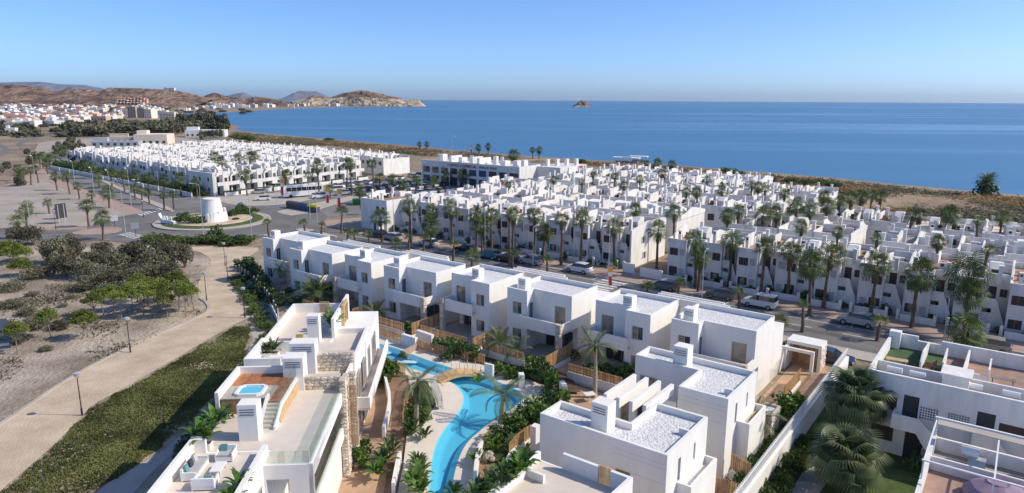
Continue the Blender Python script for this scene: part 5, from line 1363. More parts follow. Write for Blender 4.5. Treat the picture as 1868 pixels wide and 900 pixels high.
# ------------------------------------------------------------------ vehicles
def car_proto(kind, paint):
    root = thing('parked_car', 'x', 'car')
    if kind == 'hatch': L, Wd, prof, cab = 4.1, 1.76, [(0, .32), (0, .62), (.12, .82), (1.05, .98), (3.75, 1.0), (4.05, .85), (4.1, .45), (4.0, .28)], [(.95, .97), (1.65, 1.44), (2.3, 1.52), (3.3, 1.46), (3.9, .98)]
    elif kind == 'suv': L, Wd, prof, cab = 4.4, 1.84, [(0, .36), (0, .72), (.15, .95), (1.15, 1.1), (4.2, 1.12), (4.35, .95), (4.4, .5), (4.3, .32)], [(1.05, 1.08), (1.75, 1.6), (2.5, 1.68), (3.7, 1.62), (4.25, 1.1)]
    elif kind == 'van': L, Wd, prof, cab = 4.35, 1.82, [(0, .34), (0, .75), (.15, .95), (.85, 1.1), (4.3, 1.12), (4.35, .9), (4.35, .45), (4.25, .3)], [(.8, 1.08), (1.55, 1.7), (2.2, 1.82), (4.2, 1.78), (4.3, 1.1)]
    else: L, Wd, prof, cab = 4.7, 1.8, [(0, .3), (0, .6), (.15, .78), (1.3, .93), (4.4, .96), (4.65, .85), (4.7, .45), (4.6, .28)], [(1.2, .92), (1.95, 1.38), (2.7, 1.44), (4.0, 1.4), (4.55, .95)]
    h = Wd / 2
    b = MB()
    def loft(poly, inset):
        n = len(poly)
        secs = [(-h * 1.0 + .0, inset), (-h * .97, 0.0), (h * .97, 0.0), (h, inset)]
        cx = sum(p[0] for p in poly) / n; cz = sum(p[1] for p in poly) / n
        idx = []
        for y, ins in secs:
            idx.append(len(b.v))
            for x, z in poly: b.v.append((x + (cx - x) * ins - L / 2, y, z + (cz - z) * ins))
        for a in range(3):
            for k in range(n): b.f.append((idx[a] + k, idx[a] + (k + 1) % n, idx[a + 1] + (k + 1) % n, idx[a + 1] + k)); b.m.append(0)
        for a in (0, 3): b.f.append(tuple(idx[a] + k for k in range(n))); b.m.append(0)
    loft(prof, .04)
    # roof and pillars
    r0, r1 = cab[1], cab[-2]
    b.prism_y([(x - L / 2, z) for x, z in ((r0[0], r0[1] - .06), (r0[0], r0[1]), (cab[2][0], cab[2][1]), (r1[0], r1[1]), (r1[0], r1[1] - .06))], -h * .78, h * .78)
    b.build('body', paint, root)
    g = MB()
    n = len(cab); lo_w, hi_w = h * .93, h * .76
    i = len(g.v); zmax = max(z for _, z in cab); zmin = cab[0][1]
    for sg in (-1, 1):
        for x, z in cab:
            f = (z - zmin) / (zmax - zmin); g.v.append((x - L / 2, sg * (lo_w + (hi_w - lo_w) * max(0, f)), z - .01))
    for k in range(n - 1): g.f.append((i + k, i + k + 1, i + n + k + 1, i + n + k)); g.m.append(0)
    g.f.append(tuple(range(i, i + n))); g.m.append(0); g.f.append(tuple(range(i + n, i + 2 * n))); g.m.append(0)
    g.build('windows', 'car_glass', root)
    wr = .32 if kind != 'suv' else .36
    for x in (.78, L - .85):
        for sg in (-1, 1):
            t = MB(); t.prism_y([(wr * math.cos(q * .524), wr * math.sin(q * .524)) for q in range(12)], -.1, .1); w_ = t.build('wheel', 'tyre', root, loc=(x - L / 2, sg * (h - .08), wr))
            t = MB(); t.prism_y([(wr * .6 * math.cos(q * .785), wr * .6 * math.sin(q * .785)) for q in range(8)], .1 if sg > 0 else -.115, .115 if sg > 0 else -.1); t.build('rim', 'rim', w_)
    for sg in (-1, 1):
        t = MB(); t.box(-L / 2 - .01, -L / 2 + .1, sg * .62 - .16, sg * .62 + .16, prof[1][1] - .1, prof[1][1] + .04); t.build('headlight', 'lamp_white', root)
        t = MB(); t.box(L / 2 - .1, L / 2 + .005, sg * .7 - .1, sg * .7 + .1, prof[-3][1] - .18, prof[-3][1] + .06); t.build('tail_light', 'tail_red', root)
    if kind == 'van':
        t = MB()
        for x in (2.0, 2.8, 3.6): t.box(x - L / 2, x - L / 2 + .06, -h * .7, h * .7, 1.86, 1.9)
        for sg in (-.7, .7): t.box(1.9 - L / 2, 3.8 - L / 2, sg * h - .03, sg * h + .03, 1.78, 1.86)
        t.build('roof_rack', 'frame_white', root)
    return root
CARS = {}
def car(kind, paint, loc, rot, label, group=None):
    k = (kind, paint)
    if k not in CARS: CARS[k] = Proto(lambda: car_proto(kind, paint))
    return CARS[k].put(loc, rot, label, group)
zr = Z2 + .004
def street_car(kind, paint, pxy, label, rot=0.0):
    p = P(*pxy, zr); s, t = ST(p); return car(kind, paint, S(s, t, zr), ANG + rot, label, 'cars parked along the street')
street_car('hatch', 'paint_black', (690, 432), 'black hatchback parked beside the corner hedge', 0)
street_car('hatch', 'paint_silver', (718, 438), 'silver hatchback parked behind the black one near the corner', 0)
street_car('hatch', 'paint_white', (782, 449), 'white hatchback parked opposite the third villa', 0)
street_car('hatch', 'paint_black', (850, 460), 'black hatchback parked between the white hatchback and the teal car', 0)
street_car('suv', 'paint_teal', (893, 471), 'teal car parked opposite the fifth villa', 0)
street_car('hatch', 'paint_black', (927, 477), 'black car parked between the teal and the silver car', 0)
street_car('suv', 'paint_silver', (969, 482), 'silver SUV parked beside the black car under the watchful lamp post', 0)
street_car('suv', 'paint_white', (1056, 497), 'white SUV standing at the kerb near the alley', 0)
street_car('estate', 'paint_grey', (1210, 527), 'grey estate car parked in front of the alley gate wall', 0)
street_car('hatch', 'paint_grey', (1316, 544), 'dark grey hatchback parked beside the young palm', 0)
street_car('van', 'paint_white', (1386, 560), 'white van with roof rack parked across from the last villa', 0)
street_car('suv', 'paint_silver', (1563, 593), 'silver SUV parked between two young palms', 0)
street_car('estate', 'paint_navy', (1513, 660), 'dark blue-grey estate car on the paved bay by the entrance gate', R(180))
street_car('suv', 'paint_beige', (1800, 640), 'beige car half hidden behind the bushy young palm', 0)
car('hatch', 'paint_navy', P(560, 345, .05), ANG + R(70), 'dark car parked behind the white coach', 'cars in the car park')
PA = ['paint_white', 'paint_silver', 'paint_grey', 'paint_black', 'paint_silver', 'paint_navy', 'paint_white', 'paint_white', 'paint_beige', 'paint_grey', 'paint_black', 'paint_red']
PT = dict(paint_white='white', paint_silver='silver', paint_grey='grey', paint_black='black', paint_navy='navy blue', paint_red='dark red', paint_beige='beige')
rng = random.Random(8)
rows_cp = [((618, 343), (768, 322), 11, 'row nearest the balconied houses'), ((640, 352), (800, 330), 12, 'second row of the car park'), ((664, 358), (830, 336), 12, 'middle row of the car park'), ((700, 362), (860, 345), 11, 'row nearest the terrace backs')]
for (a, b_, n, txt) in rows_cp:
    pa, pb = P(*a), P(*b_); d = math.atan2((pb - pa).y, (pb - pa).x)
    for k in range(n):
        if rng.random() < .12: continue
        c = rng.choice(PA); kd = rng.choice(['hatch', 'hatch', 'suv', 'estate'])
        p = pa.lerp(pb, k / (n - 1)); p.z = .03
        car(kd, c, p, d + R(90) + rng.choice((0, math.pi)), '%s %s parked in the %s' % (PT[c], {'hatch': 'hatchback', 'suv': 'SUV', 'estate': 'estate car'}[kd], txt), 'cars in the car park')
for kd, c, q, rot, lab in (('suv', 'paint_white', (640, 334), 20, 'white SUV on the lane beside the balconied houses'), ('van', 'paint_white', (582, 362), 30, 'white van parked behind the red banner'), ('suv', 'paint_silver', (627, 356), 30, 'silver SUV driving past the banners'), ('van', 'paint_white', (612, 350), 30, 'white van parked beside the coach tail'), ('hatch', 'paint_silver', (471, 354), 20, 'silver car parked in front of the balconied houses'), ('hatch', 'paint_white', (480, 366), 20, 'white car crossing toward the roundabout'), ('van', 'paint_white', (500, 345), 30, 'white van parked by the garden wall of the balconied houses'), ('van', 'paint_white', (245, 338), -37, 'white van parked by the boulevard hedge'), ('hatch', 'paint_white', (219, 333), -40, 'white hatchback parked at the boulevard kerb'), ('hatch', 'paint_silver', (157, 319), -37, 'silver hatchback parked under the boulevard trees'), ('hatch', 'paint_white', (167, 321), -37, 'white hatchback parked under the boulevard trees'), ('suv', 'paint_silver', (132, 300), 60, 'silver SUV driving up the boulevard')):
    car(kd, c, P(*q, .06), R(rot), lab, 'cars on the boulevard')
# coach
bus = thing('coach', 'white touring coach with dark windows parked by the balconied houses', 'bus', P(552, 359, .06), R(34))
b = MB(); b.prism_y([(-5.6, .45), (-5.7, 1.3), (-5.5, 2.9), (-5.2, 3.35), (5.4, 3.35), (5.6, 3.0), (5.6, .45)], -1.25, 1.25); b.build('body', 'paint_white', bus)
for k in range(7): 
    for sg in (-1, 1): p = MB(); a, c = sorted((sg * 1.25, sg * 1.27)); p.box(-4.7 + k * 1.42, -3.38 + k * 1.42, a, c, 1.85, 2.85); p.build('window', 'car_glass', bus)
p = MB(); p.prism_y([(-5.72, 1.35), (-5.55, 2.9), (-5.45, 2.9), (-5.62, 1.35)], -1.15, 1.15); p.build('windscreen', 'car_glass', bus)
for x in (-3.6, 2.6, 3.8):
    for sg in (-1, 1): t = MB(); t.prism_y([(.5 * math.cos(q * .524), .5 * math.sin(q * .524)) for q in range(12)], -.15, .15); t.build('wheel', 'tyre', bus, loc=(x, sg * 1.15, .5))
# ------------------------------------------------------------------ recycling containers
BC = ['bin_grey', 'bin_grey', 'bin_grey', 'bin_blue', 'bin_blue', 'bin_yellow', 'bin_yellow']
BT = ['first dark grey', 'second dark grey', 'third dark grey', 'first blue', 'second blue', 'first yellow-lidded', 'second yellow-lidded']
for k in range(7):
    f = k / 6; p = P(530 + 46 * f, 380 + 8 * f)
    t = thing('recycling_container', '%s recycling container in the line beside the roundabout' % BT[k], 'container', p + Vector((0, 0, .12)), R(-25), 'recycling containers')
    mb = MB(); mb.prism_x([(-.6, 0), (.6, 0), (.75, 1.3), (-.75, 1.3)], -.75, .75); mb.build('body', 'bin_grey' if k > 4 else BC[k], t)
    mb = MB(); mb.prism_x([(-.78, 1.3), (.78, 1.3), (.45, 1.75), (-.45, 1.75)], -.78, .78); mb.build('lid', BC[k], t)
t = thing('skip_container', 'green metal rubbish containers beside the car park road', 'container', P(655, 374, .06), R(10))
mb = MB(); mb.prism_x([(-.8, .1), (.8, .1), (1.0, 1.6), (-1.0, 1.6)], -1.6, 1.6); mb.build('body', 'bin_green', t)
mb = MB()
for x in (-1.5, -.5, .5, 1.5): mb.box(x - .05, x + .05, -1.04, 1.04, .2, 1.65)
mb.build('ribs', 'bin_green', t)
# ------------------------------------------------------------------ lamps, banners and signs
def tall_lamp_proto():
    t = thing('street_lamp', 'x', 'street lamp'); mb = MB(); mb.tube([(0, 0, 0), (0, 0, 5), (0, 0, 9.6)], [.075, .055, .035], 7); mb.build('post', 'metal_grey', t)
    mb = MB(); mb.tube([(0, 0, 9.55), (.5, 0, 9.8), (1.3, 0, 9.85)], [.04, .035, .03], 6); mb.build('arm', 'metal_grey', t)
    mb = MB(); mb.prism_y([(1.0, 9.82), (1.8, 9.86), (1.75, 9.98), (1.05, 9.95)], -.14, .14); mb.build('lamp_head', 'metal_grey', t); return t
TL = Proto(tall_lamp_proto)
def short_lamp_proto():
    t = thing('path_lamp', 'x', 'street lamp'); mb = MB(); mb.tube([(0, 0, .6), (0, 0, 3.35)], [.05, .04], 7); mb.tube([(0, 0, 3.3), (.16, 0, 3.7)], .02, 5); mb.tube([(0, 0, 3.3), (-.16, 0, 3.7)], .02, 5); mb.build('post', 'metal_dark', t)
    mb = MB(); mb.cyl(0, 0, 0, .65, .09, .08, 8); mb.build('base', 'metal_dark', t)
    mb = MB(); mb.cyl(0, 0, 3.68, 3.92, .24, .28, 12); mb.cyl(0, 0, 3.92, 3.98, .3, .16, 12); mb.build('lamp_head', 'metal_grey', t); return t
SL = Proto(short_lamp_proto)
for k, (q, lab) in enumerate([((150, 758), 'dark post-top lamp on the promenade beside the ground cover'), ((238, 643), 'dark post-top lamp at the promenade kerb below the pines'), ((447, 580), 'dark post-top lamp where the promenade narrows'), ((377, 548), 'dark post-top lamp beside the pine grove'), ((416, 512), 'dark post-top lamp on the promenade bend next to the olive thicket'), ((411, 486), 'dark post-top lamp at the upper end of the promenade'), ((102, 418), 'slim dark post-top lamp on the sandy plaza'), ((262, 397), 'slim lamp on the pink pavement nose')]):
    SL.put(P(*q, .06), 0, lab, 'promenade lamps')
for k, (q, hs, rot, lab) in enumerate([((1721, 622), .62, 100, 'grey street lamp on the far pavement by the fat palm'), ((1280, 545), .80, 60, 'grey street lamp beside the grey hatchback'), ((1110, 497), 1.0, 60, 'tall thin lamp post beside the alley gate'), ((1370, 515), 1.0, 60, 'tall thin lamp post in front of the stair house'), ((972, 487), .8, 60, 'grey street lamp beside the silver SUV'), ((752, 450), .8, 60, 'grey street lamp near the white hatchback'), ((719, 430), 1.0, 60, 'tall lamp post beside the corner house'), ((885, 470), 1.0, 60, 'tall lamp post before the fourth front house'), ((460, 443), 1.05, 200, 'tall lamp post by the end of the low hedge'), ((371, 428), 1.05, 200, 'tall lamp post in front of the white tower'), ((230, 432), 1.1, 200, 'tall lamp post at the road junction'), ((58, 428), .9, 200, 'tall lamp post beside the leaning palms of the plaza'), ((395, 385), 1.0, 20, 'tall lamp post behind the white tower'), ((580, 425), 1.05, 60, 'tall lamp post beside the corner pavement'), ((566, 400), 1.0, 20, 'tall lamp post beside the containers'), ((290, 347), 1.0, -37, 'tall lamp post on the boulevard verge'), ((372, 352), 1.0, -37, 'tall lamp post at the corner of the balconied houses'), ((240, 380), 1.0, 140, 'tall lamp post on the plaza edge'), ((205, 385), 1.0, 140, 'tall lamp post among the plaza palms'), ((175, 378), 1.0, 140, 'tall lamp post beside the boulevard median'), ((140, 360), 1.0, 140, 'tall lamp post at the plaza corner'), ((67, 345), 1.0, 140, 'tall lamp post by the pink path'), ((330, 352), 1.0, -37, 'tall lamp post between boulevard palms'), ((820, 342), .9, 20, 'lamp post in front of the shopping centre'), ((770, 352), .9, 20, 'lamp post in the middle of the car park'), ((680, 350), .9, 20, 'lamp post at the car park lane'), ((505, 372), .95, 20, 'lamp post beside the bus stop'), ((825, 302), 1.2, 20, 'tall mast behind the shopping centre')]):
    TL.put(P(*q, .05), R(rot), lab, 'street lamps', (1, 1, hs * .86 if hs < .9 else hs))
def banner(loc, h, label, rot=0.0, lean=0.0, w=.75):
    t = thing('banner_flag', label, 'banner', loc, rot)
    mb = MB(); mb.tube([(0, 0, 0), (0, 0, h + .2)], .035, 6); mb.build('pole', 'metal_grey', t)
    z0 = h * .35
    mb = MB(); mb.box(.04, w * .62, -.012, .012, z0, z0 + (h - z0) * .5); mb.build('red_panel', 'banner_red', t)
    mb = MB(); mb.box(.04, w * .8, -.012, .012, z0 + (h - z0) * .5, z0 + (h - z0) * .72); mb.build('white_panel', 'banner_white', t)
    mb = MB(); mb.box(.04, w, -.012, .012, z0 + (h - z0) * .72, h); mb.build('orange_panel', 'banner_orange', t)
    t.rotation_euler = (0, lean, rot); return t
banner(P(1112, 540, .02), 4.2, 'red, white and orange advertising banner on the street behind the sixth villa', 0, R(-6))
banner(P(596, 386, .02), 6.0, 'red and orange banner beside the recycling containers', 0, 0, 1.1)
banner(P(617, 396, .02), 6.6, 'red and orange banner nearest the corner palm', 0, 0, 1.1)
banner(P(514, 372, .02), 6.6, 'red banner in front of the coach', 0, 0, 1.1)
banner(P(858, 285, .02), 5.0, 'red and white flag on the scrub path behind the shopping centre', 0, 0, 1.2)
# road signs
bb = thing('billboard', 'dark billboard on two posts seen from behind on the sandy plaza', 'billboard', P(114, 408), R(60))
mb = MB(); mb.box(-1.1, 1.1, -.06, .06, 1.2, 4.4); mb.build('board', 'sign_dark', bb)
for sx in (-.6, .6): mb = MB(); mb.box(sx - .06, sx + .06, -.12, -.06, 0, 4.2); mb.build('post', 'metal_grey', bb)
bs = thing('information_board', 'blue and green striped information board at the field edge', 'sign', P(2, 648), R(20))
mb = MB(); mb.box(-1.6, 1.0, -.05, .05, .7, 4.0); mb.build('board', 'sign_blue', bs)
for k in range(3): mb = MB(); mb.box(-1.5, .9, -.07, -.051, 1.0 + k * .55, 1.3 + k * .55); mb.build('stripe', 'sign_green' if k == 1 else 'metal_grey', bs)
for sx in (-1.0, .5): mb = MB(); mb.box(sx - .06, sx + .06, -.05, .05, 0, .7); mb.build('post', 'metal_grey', bs)
for q, lab in (((248, 433), 'grey road sign seen from behind at the junction'), ((210, 418), 'small white sign on the traffic island'), ((440, 385), 'white direction sign behind the roundabout')):
    t = thing('road_sign', lab, 'sign', P(*q, .06), R(15))
    mb = MB(); mb.box(-.7, .7, -.03, .03, 1.7, 2.9); mb.build('panel', 'metal_grey' if 'grey' in lab else 'frame_white', t); mb = MB(); mb.tube([(0, .05, 0), (0, .05, 2.8)], .05, 6); mb.build('post', 'metal_dark', t)
# ------------------------------------------------------------------ white tower on the roundabout
mo = thing('windmill_tower', 'white tapering windmill tower with ruined wall on the roundabout', 'monument', P(389, 402, .6), 0)
mb = MB(); mb.cyl(0, 0, 0, 4.7, 2.5, 1.75, 28); mb.build('tower', 'plaster', mo, smooth=False)
mb = MB()
for k in range(16):
    a = -1.9 + k * .2; b_ = a + .2; h0 = 2.2 - abs(k - 6) * .12 + (1.0 if k > 11 else 0) + .25 * math.sin(k * 2.1)
    mb._ext([(2.65 * math.cos(a), 2.65 * math.sin(a), 0), (2.65 * math.cos(b_), 2.65 * math.sin(b_), 0), (3.15 * math.cos(b_), 3.15 * math.sin(b_), 0), (3.15 * math.cos(a), 3.15 * math.sin(a), 0)], [(2.45 * math.cos(a), 2.45 * math.sin(a), h0), (2.45 * math.cos(b_), 2.45 * math.sin(b_), h0), (2.8 * math.cos(b_), 2.8 * math.sin(b_), h0), (2.8 * math.cos(a), 2.8 * math.sin(a), h0)], 0)
mb.build('ruined_wall', 'plaster', mo)
mb = MB(); mb.cyl(0, 0, 4.7, 4.9, 1.82, 1.78, 28); mb.build('rim', 'plaster', mo)
bt = thing('boat_sign', 'white boat-shaped sign with upright white letters on the roundabout edge', 'sign', P(307, 409, .3), R(-28), None, .68)
mb = MB(); mb.prism_y([(-3.6, .9), (-3.0, .2), (-1.5, 0), (3.0, 0), (3.4, .9), (2.6, 1.2), (-2.6, 1.3), (-3.9, 3.2), (-4.1, 3.2)], -.45, .45); mb.build('hull', 'plaster', bt)
text3d('PULPI', 1.9, 'frame_white', bt, (-2.5, -.1, 1.2), (R(90), 0, 0), 'letters', .12)
# ------------------------------------------------------------------ fences, walls, gates in the new estate
def slat_fence(pts, h, label, z0=.15, gap=.16, m='wood', wall=0.0, group='timber slat fences', w_=.085):
    root = thing('slat_fence', label, 'fence', (pts[0][0], pts[0][1], 0), 0, group)
    o = Vector((pts[0][0], pts[0][1], 0)); sm = MB(); sm.box(-w_ / 2, w_ / 2, -.02, .02, 0, h); me = sm.mesh('slat', m); me2 = sm.mesh('slat', 'wood_light')
    rl = MB()
    for k in range(len(pts) - 1):
        a, b_ = Vector((pts[k][0], pts[k][1], 0)), Vector((pts[k + 1][0], pts[k + 1][1], 0)); d = b_ - a; L = d.length; n = max(1, int(L / gap)); an = math.atan2(d.y, d.x)
        e = Vector((-math.sin(an), math.cos(an), 0))
        for q in range(n):
            s_ = link('slat', me if rnd(0, 1) < .75 else me2, root, a + d * ((q + .5) / n) - o + Vector((0, 0, z0 + wall))); s_.rotation_euler = (0, 0, an)
        for zz in (z0 + wall + h * .2, z0 + wall + h * .8): rl._ext([tuple(a - o + e * .03 + Vector((0, 0, zz))), tuple(b_ - o + e * .03 + Vector((0, 0, zz))), tuple(b_ - o + e * .06 + Vector((0, 0, zz))), tuple(a - o + e * .06 + Vector((0, 0, zz)))], [tuple(a - o + e * .03 + Vector((0, 0, zz + .06))), tuple(b_ - o + e * .03 + Vector((0, 0, zz + .06))), tuple(b_ - o + e * .06 + Vector((0, 0, zz + .06))), tuple(a - o + e * .06 + Vector((0, 0, zz + .06)))], 0)
        if wall: 
            rl2 = MB(); rl2._ext([tuple(a - o - e * .1), tuple(b_ - o - e * .1), tuple(b_ - o + e * .12), tuple(a - o + e * .12)], [tuple(a - o - e * .1 + Vector((0, 0, z0 + wall))), tuple(b_ - o - e * .1 + Vector((0, 0, z0 + wall))), tuple(b_ - o + e * .12 + Vector((0, 0, z0 + wall))), tuple(a - o + e * .12 + Vector((0, 0, z0 + wall)))], 0); rl2.build('plinth', 'plaster', root)
    rl.build('rail', 'wood', root)
    return root
V = lambda q: (P(*q).x, P(*q).y)
sm_ = lambda L: [(p.x, p.y) for p in smooth_poly([Vector(V(q)) for q in L], 1, closed=False)]
slat_fence(sm_([(640, 601), (672, 609), (720, 624), (765, 641), (830, 657), (885, 668)]), 1.15, 'long curved timber slat fence behind the upper pool')
slat_fence(sm_([(674, 668), (700, 674), (740, 690)]), 1.3, 'timber slat fence between the upper pool and the stone house')
slat_fence([(S(-62, 52.2).x, S(-62, 52.2).y), (S(-54.8, 52.2).x, S(-54.8, 52.2).y)], 1.0, 'timber slat fence on a white plinth at the fourth villa garden', wall=.7)
slat_fence([(S(-72, 51).x, S(-72, 51).y), (S(-64.6, 51.4).x, S(-64.6, 51.4).y)], 1.0, 'timber slat fence on a white plinth at the third villa garden', wall=.7)
slat_fence([(S(-53, 53).x, S(-53, 53).y), (S(-46, 53).x, S(-46, 53).y)], .9, 'timber slat fence on a white plinth at the fifth villa garden', wall=.8)
slat_fence([(S(-44, 53.2).x, S(-44, 53.2).y), (S(-38.5, 53.2).x, S(-38.5, 53.2).y)], .9, 'timber slat fence on a white plinth at the sixth villa garden', wall=.8)
slat_fence([(S(-33.5, 53.6).x, S(-33.5, 53.6).y), (S(-27.5, 53.6).x, S(-27.5, 53.6).y)], .9, 'timber slat fence on a white plinth at the seventh villa garden', wall=.8)
for s0, t0, t1, nm in ((-54.0, 52.6, 57.4, 'fourth and fifth'), (-36.0, 53.4, 58.6, 'sixth and seventh'), (-45.2, 53.0, 58.0, 'fifth and sixth'), (-63.6, 52.0, 56.5, 'third and fourth')):
    slat_fence([(S(s0, t0).x, S(s0, t0).y), (S(s0, t1).x, S(s0, t1).y)], 1.5, 'tall timber slat fence dividing the %s villa gardens' % nm, wall=.3)
slat_fence([(S(-14.2, 45.0).x, S(-14.2, 45.0).y), (S(-12.6, 44.4).x, S(-12.6, 44.4).y)], 1.3, 'timber slat fence on a white plinth between the two gravel-roofed villas', wall=1.0, w_=.11)
slat_fence([(S(-14.6, 41.2).x, S(-14.6, 41.2).y), (S(-12.2, 41.4).x, S(-12.2, 41.4).y)], 1.3, 'broad timber slat fence beside the near gravel-roofed villa', wall=1.0, w_=.12)
slat_fence([(S(-14.4, 55.0).x, S(-14.4, 55.0).y), (S(-12.4, 54.8).x, S(-12.4, 54.8).y)], 1.3, 'timber slat fence beside the stone planter', wall=.2)
slat_fence([(S(-15.0, 61).x, S(-15.0, 61).y), (S(-15.0, 66.5).x, S(-15.0, 66.5).y)], 1.3, 'timber slat fence leading to the entrance gate', wall=.3)
slat_fence(sm_([(735, 780), (740, 745), (746, 715)]), 1.0, 'timber handrail fence along the brown path')
slat_fence(sm_([(875, 830), (884, 812), (905, 800)]), .9, 'short timber fence at the garden beside the pool')
slat_fence(sm_([(928, 845), (945, 825), (968, 808)]), 1.2, 'timber slat fence beside the white gate post', wall=.3)
# garden gate posts and low curved walls
def low_wall(pts, h, label, th=.25, m='plaster', cat='wall', name='garden_wall', group='white garden walls'):
    pts = smooth_poly([Vector((p[0], p[1])) for p in pts], 1, closed=False); o = pts[0].copy(); a = offs(pts, th / 2); b_ = offs(pts, -th / 2)
    mb = MB()
    for k in range(len(pts) - 1):
        q = [a[k] - o, a[k + 1] - o, b_[k + 1] - o, b_[k] - o]; mb._ext([(*v, 0) for v in q], [(*v, h) for v in q], 0)
    ob = mb.build(name, m, loc=(o.x, o.y, 0)); return tag(ob, label, cat, group)
low_wall([V(q) for q in ((700, 800), (708, 770), (712, 740), (706, 715), (700, 690))], 1.0, 'white curved wall between the stone house terrace and the brown path')
low_wall([V(q) for q in ((718, 905), (724, 870), (730, 845))], 1.0, 'white wall beside the shrubs at the foot of the brown path')
low_wall([V(q) for q in ((866, 905), (868, 870), (872, 842), (880, 822))], 1.0, 'white curved wall along the lower pool terrace')
low_wall([V(q) for q in ((925, 905), (922, 875), (927, 850), (945, 832))], .9, 'white curved wall around the dark planting bed')
low_wall([V(q) for q in ((885, 690), (900, 694))], 1.6, 'white gate pier between the pool deck and the fifth villa')
low_wall([V(q) for q in ((950, 706), (952, 712))], 1.5, 'white pier at the sixth villa gate', th=.5)
low_wall([V(q) for q in ((1024, 722), (1030, 732))], 1.5, 'white pier beside the tan path', th=.5)
low_wall([V(q) for q in ((735, 632), (760, 640))], 1.5, 'white rounded wall piece of the fourth villa garden', th=.4)
low_wall([V(q) for q in ((762, 628), (790, 638))], 1.7, 'white garden gate wall of the fourth villa', th=.4)
low_wall([V(q) for q in ((972, 826), (980, 820))], 2.2, 'tall white gate post beside the near gravel-roofed villa', th=.5)
low_wall([V(q) for q in ((735, 655), (762, 640))], .9, 'pink paved ramp wall behind the long slat fence', m='paving_pink')
# perimeter wall at the right
ww = thing('perimeter_wall', 'long white perimeter wall with picket fence on top, beside the dark palms', 'wall', S(-12.15, 36), ANG)
mb = MB(); mb.box(0, .3, 0, 36, 0, 2.0); mb.build('wall', 'plaster', ww)
pm = MB(); pm.box(-.02, .02, -.05, .05, 2.0, 3.0); pme = pm.mesh('picket', 'frame_white')
for k in range(140): link('picket', pme, ww, (.08, .1 + k * .255, 0))
mb = MB(); mb.box(.1, .14, 0, 36, 2.75, 2.82); mb.build('rail', 'frame_white', ww)
low_wall([(S(-49.4, 95.4).x, S(-49.4, 95.4).y), (S(-47.6, 95.4).x, S(-47.6, 95.4).y)], 1.7, 'white gate pier and wall at the alley entrance')
low_wall([(S(-46.2, 94.6).x, S(-46.2, 94.6).y), (S(-42.4, 94.4).x, S(-42.4, 94.4).y)], 1.6, 'long white wall with recessed panel beside the alley gate')
# entrance gate
gt = thing('entrance_gate', 'white entrance gatehouse with stone-clad pillars and timber door', 'gate', S(-17.6, 66.4), ANG)
mb = MB(); mb.box(0, 3.4, 4.4, 6.6, 2.5, 2.85); mb.box(0, .3, 4.4, 6.6, 0, 2.5); mb.box(3.1, 3.4, 4.4, 6.6, 0, 2.5); mb.box(-.2, 3.0, 3.1, 3.4, 2.2, 2.5); mb.box(-.2, .1, 3.1, 3.4, 0, 2.2); mb.box(2.7, 3.0, 3.1, 3.4, 0, 2.2); mb.box(0, .28, 3.4, 4.4, 0, 2.4); mb.box(-.2, .1, -5, 3.1, 0, 1.5); mb.build('frame', 'plaster', gt)
mb = MB(); mb.box(.3, 3.1, 5.9, 6.0, .05, 2.4); g_ = mb.build('timber_door', 'wood', gt)
for k in range(18): p = MB(); p.box(.3 + k * .155, .42 + k * .155, 5.86, 5.9, .05, 2.4); p.build('slat', 'wood', g_)
stone_face(gt, 4.4, 6.6, .05, 2.5, 3.4, axis='x', sgn=1, size=.45)
sp_ = thing('stone_planter', 'tall stone-clad planter with gravel top beside the second gravel-roofed villa', 'planter', S(-14.7, 51.6), ANG)
mb = MB(); mb.box(0, 1.3, 0, 2.2, 0, 2.75); mb.ring([(0, 0), (1.3, 0), (1.3, 2.2), (0, 2.2)], .16, 2.75, 3.0); mb.build('box', 'mortar', sp_); stone_face(sp_, 0, 1.3, .05, 2.95, 0, size=.4); stone_face(sp_, 0, 2.2, .05, 2.95, 1.3, axis='x', sgn=1, size=.4)
gravel_roof(sp_, [(.17, .17), (1.13, .17), (1.13, 2.03), (.17, 2.03)], 2.82)
# white railing fence of the estate boundary
bf = thing('boundary_fence', 'white boundary fence with dark railings beside the clipped hedge', 'fence', (P(438, 505).x, P(438, 505).y, 0), 0)
pts = [P(438, 505), P(460, 522), P(480, 543), P(497, 566), P(508, 590)]
for k in range(4):
    a, b_ = pts[k] - pts[0], pts[k + 1] - pts[0]; d = (b_ - a).normalized(); e = Vector((-d.y, d.x, 0)) * .12
    mb = MB(); mb._ext([tuple(a - e), tuple(b_ - e), tuple(b_ + e), tuple(a + e)], [tuple(v + Vector((0, 0, .7))) for v in (a - e, b_ - e, b_ + e, a + e)], 0); mb.build('plinth', 'plaster', bf)
    n = int((b_ - a).length / 1.6)
    for q in range(n + 1):
        c = a.lerp(b_, q / n); p = MB(); p.box(c.x - .06, c.x + .06, c.y - .06, c.y + .06, .7, 1.9); p.build('post', 'frame_white', bf)
    p = MB(); p._ext([tuple(a - e * .1 + Vector((0, 0, .8))), tuple(b_ - e * .1 + Vector((0, 0, .8))), tuple(b_ + e * .1 + Vector((0, 0, .8))), tuple(a + e * .1 + Vector((0, 0, .8)))], [tuple(a - e * .1 + Vector((0, 0, 1.8))), tuple(b_ - e * .1 + Vector((0, 0, 1.8))), tuple(b_ + e * .1 + Vector((0, 0, 1.8))), tuple(a + e * .1 + Vector((0, 0, 1.8)))], 0); p.build('railing', 'metal_dark', bf)
